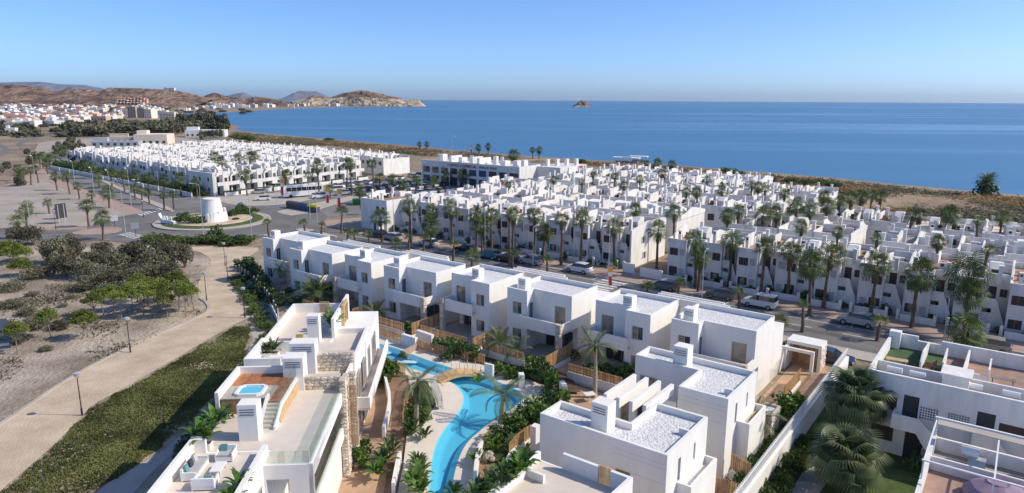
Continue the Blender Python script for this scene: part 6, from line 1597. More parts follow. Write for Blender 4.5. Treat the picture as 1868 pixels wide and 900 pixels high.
# paths of the estate
sheet('path', px([(690, 1000), (700, 900), (712, 820), (716, 760), (712, 720), (702, 680), (740, 690), (750, 720), (746, 780), (740, 850), (724, 905), (715, 1000)]), .05, 'paving_brown')
sheet('path', px([(866, 1000), (872, 850), (900, 815), (960, 800), (985, 830), (935, 860), (925, 1000)]), .05, 'paving_brown')
sheet('lawn', px([(735, 800), (752, 800), (770, 785), (785, 760), (795, 740), (780, 700), (760, 700), (750, 740)]), .26, 'lawn')
sheet('lawn', px([(885, 850), (915, 845), (960, 815), (990, 785), (985, 760), (930, 775), (895, 810), (880, 835)]), .26, 'lawn')
sheet('planting_bed', px([(830, 655), (890, 668), (960, 690), (1020, 720), (1060, 720), (1040, 690), (960, 660), (870, 640)]), .245, 'bed_soil')
sheet('side_path', [S(-14.7, 33), S(-12.2, 33), S(-12.2, 80), S(-17, 80), S(-17, 57), S(-14.7, 57)], .06, 'paving_tan')
sheet('lawn', [S(-11.8, 30), S(-3, 30), S(-3, 57), S(-8, 57), S(-8, 72), S(-11.8, 72)], .05, 'lawn')
sheet('garden_path', [S(-10.4, 44), S(-8.9, 44), S(-8.6, 50), S(-9.6, 52), S(-10.4, 50)], .07, 'paving_pale')
# ------------------------------------------------------------------ footbridge
A_, B_ = P(794, 695, dz), P(876, 682, dz); d = B_ - A_; L = d.length; an = math.atan2(d.y, d.x)
br = thing('footbridge', 'arched timber footbridge with slim posts over the pool', 'bridge', A_, an)
n = 30
for k in range(n):
    f0, f1 = k / n, (k + .9) / n; z = .55 * math.sin(math.pi * (f0 + f1) / 2)
    p = MB(); p.box(f0 * L, f1 * L, -.8, .8, z, z + .07); o = p.build('plank', 'wood_light', br)
for sy in (-.8, .72):
    p = MB()
    for k in range(10):
        f0, f1 = k / 10, (k + 1) / 10; z0, z1 = .55 * math.sin(math.pi * f0), .55 * math.sin(math.pi * f1)
        p._ext([(f0 * L, sy, z0 - .22), (f1 * L, sy, z1 - .22), (f1 * L, sy + .08, z1 - .22), (f0 * L, sy + .08, z0 - .22)], [(f0 * L, sy, z0 - .01), (f1 * L, sy, z1 - .01), (f1 * L, sy + .08, z1 - .01), (f0 * L, sy + .08, z0 - .01)], 0)
    p.build('beam', 'wood_light', br)
    for k in range(6):
        f = .05 + .9 * k / 5; z = .55 * math.sin(math.pi * f); p = MB(); p.box(f * L - .025, f * L + .025, sy + .01, sy + .06, z + .07, z + 1.0); p.build('post', 'wood_light', br)
# sun loungers folded in a row
for k, q in enumerate(((792, 712), (795, 722), (798, 732), (801, 741))):
    t = thing('deck_chair', 'folding timber deck chair on the pool beach, %s from the bridge' % ORD[k], 'deck chair', P(*q, dz), R(100), 'deck chairs')
    p = MB(); p.prism_y([(-.8, .28), (.2, .34), (.85, .82), (.83, .87), (.18, .40), (-.8, .34)], -.3, .3); p.build('seat', 'fabric_grey', t)
    for sy in (-.33, .3): p = MB(); p.prism_y([(-.7, 0), (-.62, 0), (.7, .7), (.62, .72)], sy, sy + .04); p.prism_y([(.5, 0), (.58, 0), (-.3, .33), (-.38, .33)], sy + .005, sy + .035); p.build('leg', 'wood', t)
# mosaic patches on the pool floor
for (cx, cy, pts_, lab) in ((694, 643, [(-1.5, -.9), (-.6, -1.1), (1.1, -1.0), (1.5, -.2), (1.4, 1.2), (.3, 1.1), (-.9, 1.4), (-1.2, .5)], 'x'), (746, 660, [(-1.2, -.7), (.8, -.9), (1.4, .1), (.9, .9), (.0, .8), (-.2, .3), (.6, .2), (.4, -.2), (-.6, .0), (-.9, .9), (-1.3, .9)], 'x')):
    c = P(cx, cy, -.3); c2 = Vector((c.x, c.y, 0)); o = MB(); o.prism([(x, y) for x, y in pts_], 0, .03)
    ob = o.build('pool_step', 'mosaic_white', loc=(c.x, c.y, -.14)); ob['kind'] = 'structure'
# pots and boulders
for q, r_ in (((888, 838), .32), ((893, 833), .35), ((897, 840), .28)):
    bmx = MB(); bmx.cyl(0, 0, 0, r_ * .6, r_ * .8, r_, 9); bmx.cyl(0, 0, r_ * .6, r_ * 1.2, r_, r_ * .5, 9)
    tag(bmx.build('boulder', 'rock', loc=P(*q, .26)), 'rounded pale boulder on the lawn edge by the brown path', 'boulder', 'lawn boulders')
ob = thing('outdoor_table', 'white table with dark chair on the tan path behind the near villa', 'table', P(1075, 732), .3)
mb = MB(); mb.box(-.5, .5, -.4, .4, .7, .75); mb.build('table_top', 'frame_white', ob); mb = MB(); mb.box(-.06, .06, -.06, .06, 0, .7); mb.build('leg', 'frame_white', ob)
# ------------------------------------------------------------------ palms placed from their foot and crown pixels
random.seed(123)
def height_at(b, ytop, z0=0.0):
    p = P(b[0], b[1], z0); lo_, hi_ = 0.0, 40.0
    for _ in range(40):
        m_ = (lo_ + hi_) / 2; z = z0 + m_ - CAM_H
        f = p.y * math.cos(PITCH) - z * math.sin(PITCH); d_ = p.y * math.sin(PITCH) + z * math.cos(PITCH)
        u2, v2 = FPX * p.x / f, -FPX * d_ / f
        y = 450 + math.sin(ROLL) * u2 + math.cos(ROLL) * v2
        if y > ytop: lo_ = m_
        else: hi_ = m_
    return lo_
def mpp(b): p = P(*b); return math.hypot(p.y, CAM_H) / FPX
# tall palms before the old terrace: (crown x, crown y, foot y, crown half-width px, kind)
front = [(692, 398, 442, 17, 'std'), (742, 378, 445, 14, 'std'), (780, 388, 446, 15, 'full'), (783, 415, 452, 17, 'full'), (823, 386, 446, 15, 'std'), (868, 398, 455, 15, 'std'), (879, 412, 462, 17, 'full'), (897, 394, 458, 14, 'std'), (937, 398, 468, 15, 'std'), (978, 398, 474, 15, 'std'), (994, 425, 478, 17, 'full'), (1030, 402, 484, 15, 'std'), (1067, 402, 487, 16, 'std'), (1130, 415, 488, 16, 'std'), (1213, 422, 504, 18, 'std'), (1287, 440, 524, 16, 'std'), (1289, 468, 532, 19, 'full'), (1350, 445, 522, 20, 'std'), (1413, 455, 540, 19, 'std'), (1465, 460, 546, 22, 'std'), (1508, 488, 575, 24, 'full'), (1537, 470, 562, 22, 'std'), (1628, 482, 574, 26, 'std'), (1708, 505, 598, 29, 'full'), (1818, 505, 610, 36, 'std'), (1796, 545, 618, 27, 'std')]
dd = ['beside the corner house', 'by the corner hedge', 'with two stacked crowns near the corner', 'low and full near the corner', 'in front of the second terrace house', 'in front of the third terrace house', 'low and bushy before the third terrace house', 'slim, before the fourth terrace house', 'slim, before the fifth terrace house', 'slim, before the sixth terrace house', 'low and bushy before the seventh terrace house', 'slim, before the seventh terrace house', 'slim, before the eighth terrace house', 'before the sunlit gable', 'at the alley corner', 'behind the grey lamp post', 'fat and shaggy beside the grey lamp post', 'slim, before the first stair house past the alley', 'slim, before the second house past the alley', 'slim, before the third house past the alley', 'fat and shaggy before the fourth house past the alley', 'slim, behind the shaggy fat palm', 'slim, behind the silver SUV', 'with broad dense crown beside the tall lamp post', 'with broad crown at the far end of the street', 'fat and shaggy at the far end of the street']
for (x, y, fy, hw, k), t in zip(front, dd):
    b = (x - (x - 900) * .0006 * (fy - y), fy); fan_palm(P(*b, .14), height_at(b, y), hw * mpp(b) * 1.05, 'fan palm %s' % t, 'palms along the far pavement', k)
near = [(485, 410, 432, 10), (553, 410, 432, 9), (583, 412, 430, 8), (617, 388, 425, 13), (630, 428, 450, 10), (646, 432, 455, 14), (671, 428, 460, 10), (718, 448, 472, 13), (745, 440, 468, 9), (770, 436, 466, 10), (825, 446, 480, 10), (860, 470, 500, 15), (935, 468, 494, 12), (1000, 476, 500, 12), (1186, 524, 552, 14), (1241, 520, 548, 15), (1355, 540, 572, 13), (1479, 562, 606, 15), (1438, 590, 640, 22), (1614, 590, 622, 18), (1778, 612, 640, 33)]
nd = ['beside the roundabout exit', 'on the roundabout splitter island', 'by the corner kerb', 'on the pink corner pavement', 'at the kerb before the first villa', 'wide and low behind the second villa', 'slim at the kerb behind the second villa', 'wide and low behind the third villa', 'at the kerb behind the third villa', 'at the far kerb opposite the third villa', 'at the kerb behind the fourth villa', 'wide and low behind the fifth villa', 'at the kerb behind the fifth villa', 'at the kerb near the white SUV', 'low behind the red banner', 'low beside the grey estate car', 'beside the white van', 'beyond the white van', 'beside the end wall of the last villa', 'at the kerb beside the silver SUV', 'wide and bushy in front of the beige car']
for (x, y, fy, hw), t in zip(near, nd):
    b = (x - (x - 900) * .0006 * (fy - y), fy); fan_palm(P(*b, .05), max(.9, height_at(b, y)), hw * mpp(b) * 1.1, 'young fan palm %s' % t, 'young street palms', 'young' if hw < 30 else 'full', skirt=False)
# boulevard, plaza and car park palms
blv = [(148, 376, 415, 13), (175, 400, 438, 13), (35, 385, 420, 13), (24, 406, 436, 12), (115, 323, 355, 10), (95, 324, 348, 9), (137, 342, 364, 8), (163, 354, 372, 7), (190, 353, 380, 11), (83, 372, 390, 8), (102, 385, 400, 8), (240, 345, 365, 7), (252, 348, 372, 7), (266, 352, 374, 7), (292, 358, 384, 7), (309, 356, 385, 8), (176, 328, 344, 7), (60, 309, 334, 7), (46, 312, 338, 7), (36, 315, 334, 7), (217, 318, 350, 9), (240, 322, 352, 9), (263, 325, 354, 9), (292, 328, 355, 9), (322, 328, 357, 10), (353, 333, 360, 9), (443, 322, 358, 11), (517, 322, 352, 10), (580, 306, 336, 10), (640, 302, 328, 9), (172, 312, 336, 8), (148, 300, 320, 7), (160, 304, 326, 8), (195, 314, 342, 9), (80, 300, 318, 7), (85, 290, 308, 6), (96, 284, 300, 6), (104, 278, 294, 6), (113, 274, 288, 6), (30, 322, 340, 7), (26, 308, 330, 7), (56, 296, 318, 7), (66, 288, 306, 6), (72, 282, 298, 6), (435, 288, 316, 7), (455, 287, 316, 8), (466, 286, 316, 8), (390, 287, 308, 7), (405, 296, 316, 7), (258, 275, 292, 6), (293, 273, 290, 6), (655, 350, 372, 9), (600, 345, 362, 9), (690, 326, 350, 9), (715, 330, 350, 9), (735, 340, 356, 9), (815, 322, 340, 9), (845, 322, 342, 10), (790, 330, 345, 8), (905, 320, 340, 8), (958, 312, 332, 9), (560, 322, 345, 8), (760, 330, 347, 9), (630, 300, 318, 7), (680, 300, 318, 7), (662, 378, 392, 7)]
for i, (x, y, fy, hw) in enumerate(blv):
    b = (x + (x - 900) * -.0005 * (fy - y), fy)
    inner_ = y < 312 and 380 < x < 690
    t = ('on the sandy plaza' if (x < 200 and y > 360) else 'lining the boulevard' if x < 315 else 'in front of the balconied houses' if y < 330 and x < 670 and fy > 320 else 'between the houses beyond the car park' if x < 670 and y < 310 else 'in the car park')
    q = P(x, y, 8.5) if inner_ else P(*b); q.z = 0
    fan_palm(q, 8.5 if inner_ else height_at(b, y), hw * mpp(b) * 1.1, 'fan palm ' + t, 'palms ' + t, 'std', skirt=hw > 8)
# palms among the houses toward the coast
mid = [(1160, 385, 405, 12), (1232, 390, 420, 15), (1255, 352, 372, 10), (1275, 352, 374, 10), (1320, 350, 376, 10), (1372, 340, 366, 9), (1383, 343, 368, 9), (1398, 348, 370, 9), (1430, 355, 376, 11), (1325, 395, 415, 14), (1350, 388, 416, 15), (1390, 395, 425, 17), (1420, 390, 420, 16), (1455, 382, 412, 17), (1480, 385, 412, 16), (1510, 378, 402, 14), (1530, 370, 398, 14), (1550, 366, 398, 14), (1570, 362, 392, 14), (1590, 358, 388, 12), (1610, 362, 386, 12), (1500, 360, 380, 11), (1660, 395, 412, 16), (1680, 398, 415, 13), (1735, 395, 414, 17), (1830, 400, 418, 14), (1790, 405, 420, 12), (1715, 445, 470, 14), (1600, 440, 460, 12), (1795, 458, 478, 12), (1530, 425, 448, 12), (1140, 340, 362, 9), (1060, 335, 355, 7), (1010, 330, 350, 7), (1080, 320, 340, 8), (930, 395, 415, 10), (925, 340, 356, 7), (1170, 330, 346, 8), (1120, 325, 340, 7), (1210, 318, 332, 8), (1290, 330, 350, 8), (1460, 418, 445, 14)]
for i, (x, y, fy, hw) in enumerate(mid):
    q = P(x, y, 8.4); b = (x, fy); q.z = 0; fan_palm(q, 8.4, hw * math.hypot(q.y, 18) / FPX, 'fan palm rising between the older white terraces', 'palms between the older terraces', 'full' if i % 3 == 0 else 'std')
coast = [(766, 264, 274, 5), (779, 263, 274, 5), (874, 270, 283, 6), (891, 269, 283, 6), (972, 275, 290, 6), (983, 274, 290, 6), (937, 284, 296, 10), (1200, 300, 310, 10), (1225, 302, 311, 8), (1180, 300, 311, 7)]
for (x, y, fy, hw) in coast:
    b = (x, fy); fan_palm(P(*b), height_at(b, y), hw * mpp(b) * 1.0, 'solitary fan palm on the coastal scrub against the sea', 'coastal palms', 'full', skirt=False)
# big date palm by the beach
dp = P(1797, 357); t = thing('date_palm', 'huge bushy date palm standing alone at the beach', 'palm tree', dp)
link('trunk', trunk_mesh(3.0, .5, .4, 0, 'trunk', 9), t)
mb = MB()
for k in range(70):
    f = k / 69; el = R(82 - 125 * f); add_mb(mb, FR[0 if f < .6 else 1], frond_matrix(k * 2.399, el, rnd(1.3, 1.6), 3.0 + 1.2 * (1 - f) - .6 * f))
mb.build('crown', 'palm_dark', t)
shrub('dark', dp, 3.6, 4.5, 'dark undergrowth at the foot of the big date palm')
# ------------------------------------------------------------------ palms and planting of the new estate
feather_palm(P(576, 562), 2.0, 1.55, 'broad feather palm in front of the second villa', 22, -10, 75, bend=.1, r0=.3, r1=.24, m='trunk')
feather_palm(P(510, 532), 3.6, .75, 'slim young feather palm beside the first villa', 11, -25, 60, bend=.2)
feather_palm(P(683, 590), 1.4, .95, 'feather palm with pale stem beside the upper slat fence', 15, -15, 70, bend=.2)
feather_palm(P(910, 655), 1.8, 1.0, 'feather palm beside the white gate pier of the fifth villa', 15, -5, 80, bend=.2)
feather_palm(P(942, 665), 1.6, .85, 'darker feather palm behind the gate pier', 13, -5, 80, bend=.1, dark=True)
feather_palm(P(1085, 725), 5.2, 1.0, 'tall slim palm with arching crown in front of the seventh villa', 14, -40, 60, bend=-.1)
feather_palm(P(916, 770), 2.6, 1.12, 'curving palm leaning over the lower pool', 12, -30, 60, bend=.1, r0=.24)
feather_palm(P(760, 790), 4.6, .95, 'tall palm with drooping crown beside the brown path', 22, -70, 55, bend=.2, dark=True)
feather_palm(P(1376, 818), 2.6, .9, 'dark feather palm between the near villa and the perimeter wall', 16, -20, 70, bend=.1, dark=True, m='trunk')
q_ = P(1562, 722, 4.3); q_.z = .05; big_fan_palm(q_, 4.3, 1.5, 'large fan palm between the perimeter wall and the older block', 54)
q_ = P(1542, 838, 2.3); q_.z = .05; big_fan_palm(q_, 2.3, 1.45, 'broad low fan palm on the lawn below the older block', 46, -40)
# shrubs: (px, py, radius m, height m, kind, label)
sh = [
 (700, 700, 1.3, 2.6, 'tropic', 'tall glossy shrub beside the stone house terrace'), (712, 690, 1.0, 2.2, 'tropic', 'second glossy shrub beside the stone house terrace'),
 (765, 745, 1.0, 2.0, 'dark', 'dark shrub under the drooping palm'), (770, 770, .9, 1.2, 'tropic', 'low leafy shrub on the lawn under the drooping palm'), (752, 765, .9, 1.3, 'tropic', 'leafy shrub at the edge of the brown path'),
 (800, 645, 1.0, 1.9, 'tropic', 'leafy shrub behind the long slat fence'), (825, 650, 1.1, 2.2, 'tropic', 'tall leafy shrub behind the pool bridge'), (845, 655, 1.1, 2.3, 'dark', 'dense dark shrub behind the pool bridge'), (862, 660, 1.0, 2.0, 'tropic', 'leafy shrub beside the white gate pier'), (815, 660, .9, 1.4, 'dark', 'dark shrub leaning on the long slat fence'),
 (905, 685, 1.0, 1.4, 'tropic', 'leafy shrub at the pool deck edge below the feather palm'), (928, 692, 1.0, 1.5, 'tropic', 'pale green shrub beside the deck edge'), (945, 690, .9, 1.3, 'dark', 'dark shrub between the two piers'),
 (970, 690, 1.3, 2.4, 'tropic', 'large leafy shrub in front of the sixth villa'), (990, 700, 1.4, 2.6, 'dark', 'large dark shrub in front of the sixth villa'), (1005, 715, 1.2, 2.1, 'tropic', 'leafy shrub at the corner of the tan path'), (985, 675, 1.1, 1.6, 'dark', 'dark shrub behind the large leafy ones'), (1020, 660, .9, 1.3, 'tropic', 'light green shrub at the garden wall of the sixth villa'),
 (1045, 655, .8, 1.2, 'dark', 'dark shrub below the stone pillar of the seventh villa'), (1065, 690, 1.1, 1.4, 'dark', 'dark shrub under the tall slim palm'), (1090, 690, 1.2, 1.6, 'tropic', 'dense green shrub before the seventh villa porch'), (1115, 690, 1.2, 1.6, 'dark', 'dense dark shrub before the seventh villa porch'), (1140, 690, 1.1, 1.5, 'tropic', 'green shrub beside the concrete fins'),
 (1000, 745, 1.2, 1.9, 'dark', 'dark shrub beside the near gravel roof corner'), (1025, 740, 1.0, 1.6, 'tropic', 'glossy shrub beside the near gravel roof corner'), (975, 760, 1.1, 1.8, 'tropic', 'leafy shrub on the pool terrace bed'), (955, 775, 1.2, 1.9, 'dark', 'dark bush between the leaning palm and the near villa'), (935, 790, 1.2, 1.7, 'tropic', 'broad leafy bush below the leaning palm'), (912, 805, 1.1, 1.6, 'dark', 'dark bush at the pool bend'), (900, 820, .9, 1.3, 'tropic', 'leafy bush above the pale boulders'), (985, 780, 1.2, 2.2, 'tropic', 'tall leafy bush against the near villa wall'), (925, 825, .9, .9, 'hedge', 'low rounded bush on the lawn'),
 (930, 880, 1.1, 1.4, 'dark', 'shaded bush inside the curved white wall'), (945, 860, 1.1, 1.6, 'dark', 'second shaded bush inside the curved white wall'),
 (735, 655, .6, .9, 'dark', 'small dark shrub beside the pink ramp wall'), (742, 610, 1.2, 1.6, 'tropic', 'round green shrub between the slat fences'), (610, 590, 1.3, 1.5, 'dark', 'dark shrub before the third villa'), (640, 585, 1.3, 1.7, 'dark', 'dense shrub beside the slat fence end'), (660, 605, 1.2, 1.6, 'tropic', 'bright shrub behind the roof terrace slats'), (545, 560, 1.5, 1.9, 'dark', 'round dark shrub before the second villa'), (530, 540, 1.2, 1.5, 'dark', 'dark shrub beside the white post of the second villa'),
 (560, 580, 1.2, 1.4, 'tropic', 'leafy shrub below the broad feather palm'), (595, 600, 1.2, 1.4, 'dark', 'dark shrub behind the far roof terrace'),
 (1430, 760, 1.5, 2.0, 'tropic', 'bright round shrub beside the stone planter'), (1450, 755, 1.5, 2.0, 'tropic', 'dense bright shrub against the perimeter wall'), (1410, 790, 1.2, 1.4, 'tropic', 'shrub below the planter at the perimeter wall'), (1430, 800, 1.2, 1.4, 'dark', 'dark shrub against the perimeter wall'), (1415, 820, 1.2, 1.3, 'tropic', 'green shrub halfway along the perimeter wall'), (1405, 845, 1.2, 1.3, 'dark', 'dark shrub beside the broad slat fence'), (1395, 870, 1.1, 1.2, 'tropic', 'green shrub at the foot of the perimeter wall'), (1378, 890, 1.1, 1.2, 'tropic', 'last green shrub at the foot of the perimeter wall'), (1437, 648, .9, 1.8, 'tropic', 'round bush between the last villa and the entrance gate'), (1340, 890, .6, .7, 'dark', 'small dark shrub below the broad slat fence'),
 (655, 850, .8, 1.6, 'tropic', 'leafy shrub at the foot of the stone pier'), (665, 825, .8, 1.3, 'dark', 'dark shrub beside the stone pier'), (1670, 860, .9, 1.6, 'dark', 'dark bush at the stair foot of the older block'), (1470, 820, 1.2, 1.0, 'hedge', 'dark clipped hedge along the far side of the perimeter wall'),
]
for (x, y, r_, h_, k, l) in sh: shrub(k, P(x, y, .05), r_, h_, l)
for i, (x, y, s_, l) in enumerate([(712, 830, 1.3, 'lush broad-leaved plant beside the brown path, above the white wall'), (700, 850, 1.4, 'lush broad-leaved plant beside the brown path, against the white wall'), (690, 870, 1.2, 'lush dark plant at the foot of the brown path'), (762, 850, 1.0, 'upright leafy plant on the pool beach, top of the narrow bed'), (766, 870, 1.2, 'upright leafy plant in the middle of the narrow pool bed'), (758, 890, 1.3, 'upright leafy plant at the bottom of the narrow pool bed'), (768, 905, 1.2, 'upright leafy plant at the lower end of the narrow pool bed'), (828, 905, .9, 'leafy plant at the foot of the lower pool'), (752, 790, 1.3, 'broad banana-leaved plant on the lawn edge'), (775, 800, 1.0, 'spreading banana-leaved plant on the lawn'), (872, 700, .8, 'spiky plant beside the bridge end'), (1005, 770, 1.0, 'spiky plant against the near villa'), (868, 845, .9, 'spiky plant beside the short timber fence')]):
    plant(P(x, y, .26), s_, l)
for k in range(9):
    plant(S(-21.2 + rnd(-.2, .3), 24.5 + k * .62, 6.02), rnd(.7, 1.1), 'leafy plant in the roof-edge planter beside the broken parapet', 'roof-edge planter plants')
pt = MB(); pt.box(-.35, .35, 0, 5.6, 5.5, 6.0); tag(pt.build('roof_planter', 'plaster', loc=S(-21.2, 24.2, 0), rotz=ANG), 'white planter trough along the edge of the lower roof terrace', 'planter')
for k in range(17):
    shrub('tropic' if k % 3 else 'dark', S(-12.75 + rnd(-.35, .25), 42.2 + k * .95, .06), rnd(.6, .9), rnd(1.2, 2.0), 'leafy shrub of the dense border along the perimeter wall', 'perimeter wall border')
for k in range(13):
    shrub('hedge', S(-11.1 + rnd(-.2, .2), 39 + k * 1.25, .05), rnd(.75, 1.0), rnd(1.3, 1.7), 'dark shrub of the hedge on the older side of the perimeter wall', 'hedge beyond the perimeter wall')
# hedge strips at the estate edge
k = 0
for (a, b_, n, r_, h_, kd, lab) in (((445, 488), (500, 560), 10, 1.7, 2.2, 'dark', 'dark clipped shrub of the hedge inside the boundary fence'), ((432, 515), (490, 600), 12, 1.3, 1.1, 'hedge', 'olive-green shrub outside the boundary fence'), ((500, 600), (440, 700), 14, 1.1, .9, 'hedge', 'low green shrub between the dirt track and the apartment house'), ((455, 690), (330, 830), 14, .8, .8, 'dark', 'low dark shrub at the foot of the apartment house')):
    for q in range(n):
        p = P(*a).lerp(P(*b_), q / (n - 1)) + Vector((rnd(-.4, .4), rnd(-.4, .4), 0)); p.z = .05
        shrub(kd, p, r_ * rnd(.8, 1.2), h_ * rnd(.8, 1.2), lab, lab + 's')
for q in range(16):
    p = P(262, 447).lerp(P(440, 449), q / 15) + Vector((0, rnd(-.5, 3.0), 0)); shrub('hedge', p, 2.1 * rnd(.85, 1.2), 2.0 * rnd(.8, 1.15), 'green shrub of the broad hedge beside the roundabout', 'roundabout hedge')
shrub('dark', P(395, 440), 2.0, 3.2, 'dark round shrub rising above the roundabout hedge'); shrub('dark', P(436, 448), 2.0, 2.2, 'dark shrub ending the roundabout hedge')
for i, (x, y, r_, h_) in enumerate(((330, 405, 1.5, 2.0), (345, 408, 1.6, 2.2), (360, 408, 1.7, 2.2), (372, 407, 1.3, 1.6), (338, 398, 1.2, 1.8), (425, 395, 1.8, 2.2), (437, 392, 1.8, 2.2), (450, 390, 1.6, 1.8), (465, 388, 1.2, 1.6), (440, 385, 1.5, 2.0), (412, 402, .9, .8), (430, 402, .9, .8))):
    shrub('hedge' if i % 3 else 'dark', P(x, y, .45), r_, h_, 'rounded shrub planted on the roundabout', 'roundabout shrubs')
# front gardens of the terrace: hedges
for q in range(44):
    s0 = -103 + q * 2.45
    if -51 < s0 < -43: continue
    if random.random() < .75: shrub('dark' if q % 3 else 'tropic', S(s0, 96.6 + rnd(-.3, .4), .1), rnd(.7, 1.1), rnd(.8, 1.7), 'dark shrub in the front gardens of the terrace', 'front garden shrubs')
for q in range(34):
    s0 = -184 - q * 3.6; shrub('dark', S(s0, 99.5 + (-184 - s0) * .055 + rnd(-.3, .4)), rnd(1.5, 2.2), rnd(2.2, 3.8), 'dark shrub along the shaded boulevard front', 'boulevard front shrubs')
# ------------------------------------------------------------------ field: pines, olive thicket, dry tufts
pines = [(175, 586, 547, 19), (222, 584, 543, 18), (261, 579, 536, 24), (286, 570, 530, 22), (305, 581, 548, 18), (326, 569, 528, 17), (339, 579, 535, 18), (354, 568, 530, 17), (322, 552, 510, 20), (250, 552, 517, 20), (189, 575, 537, 19), (240, 568, 530, 20), (270, 560, 522, 20), (300, 560, 520, 19), (345, 560, 520, 16), (210, 570, 532, 18)]
for i, (x, fy, y, hw) in enumerate(pines):
    m_ = mpp((x, fy)); h_ = height_at((x, fy), y + hw * .45); pine(P(x, fy, .02), h_, hw * m_ * 1.05, 'umbrella pine in the tight grove beside the promenade', 'pine grove')
for (x, fy, y, hw, l) in ((150, 619, 585, 24, 'umbrella pine standing alone below the grove'), (93, 616, 576, 20, 'umbrella pine with leaning pale trunk in the dry field'), (33, 646, 600, 22, 'thin umbrella pine beside the information board'), (43, 503, 484, 21, 'yellow-green umbrella pine in the far corner of the field'), (20, 480, 460, 26, 'broad umbrella pine at the field edge'), (-8, 482, 458, 24, 'broad umbrella pine cut by the picture edge'), (36, 475, 462, 18, 'umbrella pine behind the yellow-green one')):
    pine(P(x, fy, .02), height_at((x, fy), y + hw * .45), hw * mpp((x, fy)), l, 'single pines')
ol = [(95, 480, 20, 40), (115, 486, 22, 50), (135, 480, 20, 48), (100, 500, 18, 30), (120, 505, 22, 34), (150, 508, 24, 34), (175, 500, 22, 40), (190, 480, 20, 36), (215, 500, 24, 36), (235, 488, 20, 40), (255, 490, 26, 46), (280, 498, 24, 40), (300, 485, 26, 46), (320, 490, 24, 44), (338, 488, 16, 40), (310, 520, 24, 38), (275, 520, 24, 34), (245, 520, 24, 30), (205, 525, 26, 30), (160, 530, 22, 26), (180, 510, 20, 26), (75, 505, 22, 20), (60, 510, 22, 18)]
for i, (x, fy, hw, hh) in enumerate(ol):
    m_ = mpp((x, fy)); bushy_tree(P(x, fy, .02), hw * m_ * 1.1, hh * m_ * 1.05, 'grey-green bushy tree in the olive thicket of the field', 'olive thicket')
for i, (x, y, r_, h_) in enumerate(((35, 445, 2.2, 3.2), (62, 447, 2.0, 3.4))): bushy_tree(P(x, y), r_, h_, 'small olive tree beside the road at the field edge', 'roadside olives')
for i, (x, y, hw) in enumerate(((30, 560, 24), (60, 600, 30), (30, 625, 26), (75, 590, 26), (110, 600, 22), (20, 530, 26), (50, 575, 20), (85, 640, 14), (10, 600, 22), (130, 545, 10), (115, 560, 10), (60, 540, 14))):
    r_ = hw * mpp((x, y)); shrub('olive', P(x, y, .02), r_, r_ * .7, 'dry low bush in the open field', 'dry field bushes')
def tufts(name, region, n, m, hmin, hmax, w, label, cat, blades=3, z=0.02, seed=3, dens=None):
    st_ = random.getstate(); random.seed(seed); mb = MB()
    xs = [p[0] for p in region]; ys = [p[1] for p in region]; c = 0
    while c < n:
        x, y = rnd(min(xs), max(xs)), rnd(min(ys), max(ys))
        if not inside((x, y), region): continue
        if dens and dens(x, y) < random.random(): 
            c += .2; continue
        c += 1
        for b_ in range(blades):
            a = rnd(0, 6.28); h_ = rnd(hmin, hmax); s_ = Vector((math.cos(a), math.sin(a), 0)) * w * rnd(.6, 1.4); o = Vector((rnd(-w, w), rnd(-w, w), 0)); t_ = Vector((x, y, z + h_)) + o + Vector((rnd(-1, 1), rnd(-1, 1), 0)) * h_ * .6
            p = Vector((x, y, z)) + o
            mb.face([p - s_ * .5, p + s_ * .5, t_ + s_ * .4, t_ - s_ * .4])
    random.setstate(st_)
    return tag(mb.build(name, m), label, cat, None, 'stuff')
tufts('ground_cover', cover_poly, 26000, 'leaf_cover', .04, .17, .10, 'olive-green ground cover beside the promenade', 'ground cover', 3, Z3, 3, lambda x, y: min(1, .78 + 1.1 * mnoise.noise(Vector((x * .22, y * .22, 5)))))
fld = px([(-60, 700), (0, 520), (170, 520), (180, 590), (360, 565), (370, 575), (120, 690), (-60, 800)])
tufts('dry_grass', fld, 4200, 'leaf_olive', .05, .22, .12, 'dry tufts scattered over the bare field', 'grass', 2, Z1, 5, lambda x, y: max(0, mnoise.noise(Vector((x * .12, y * .12, 3))) * 2.2))
# coastal scrub
scr_px = [(1868, 364), (1700, 350), (1500, 329.5), (1300, 314), (1180, 303), (1000, 292.5), (860, 281.5), (700, 266), (600, 257.5), (500, 249), (430, 242), (415, 250), (480, 262), (620, 268), (760, 284), (850, 288), (1050, 304), (1160, 308), (1290, 318), (1360, 330), (1450, 352), (1560, 392), (1700, 404), (1868, 420), (2100, 440), (2100, 385)]
scr = px(scr_px)
def sdens(x, y):
    return max(0.0, min(1.0, 0.78 + 1.6 * mnoise.noise(Vector((x * .03, y * .03, 1.0)))))
st_ = random.getstate(); random.seed(31); mb = MB(); c = 0
xs = [p.x for p in scr]; ys = [p.y for p in scr]
while c < 9000:
    # favour the near end, where bushes are larger in view
    x, y = rnd(min(xs), max(xs)), min(ys) + (max(ys) - min(ys)) * random.random() ** 2.2
    if not inside((x, y), scr) or sdens(x, y) < random.random(): 
        continue
    c += 1; r_ = rnd(.5, 1.5); h_ = rnd(.4, 1.3)
    for q in range(9):
        leaf_quad(mb, (x + rnd(-r_, r_), y + rnd(-r_, r_), rnd(.1, h_)), .36, .6, 0 if mnoise.noise(Vector((x * .03, y * .03, 7))) < .0 else 1, 1.6)
random.setstate(st_)
tag(mb.build('coastal_scrub', ['leaf_scrub', 'leaf_olive']), 'brown and green scrub between the houses and the beach', 'scrub', None, 'stuff')
sheet('scrub_ground', [Vector((p.x, p.y)) for p in scr], .015, 'scrub_soil')
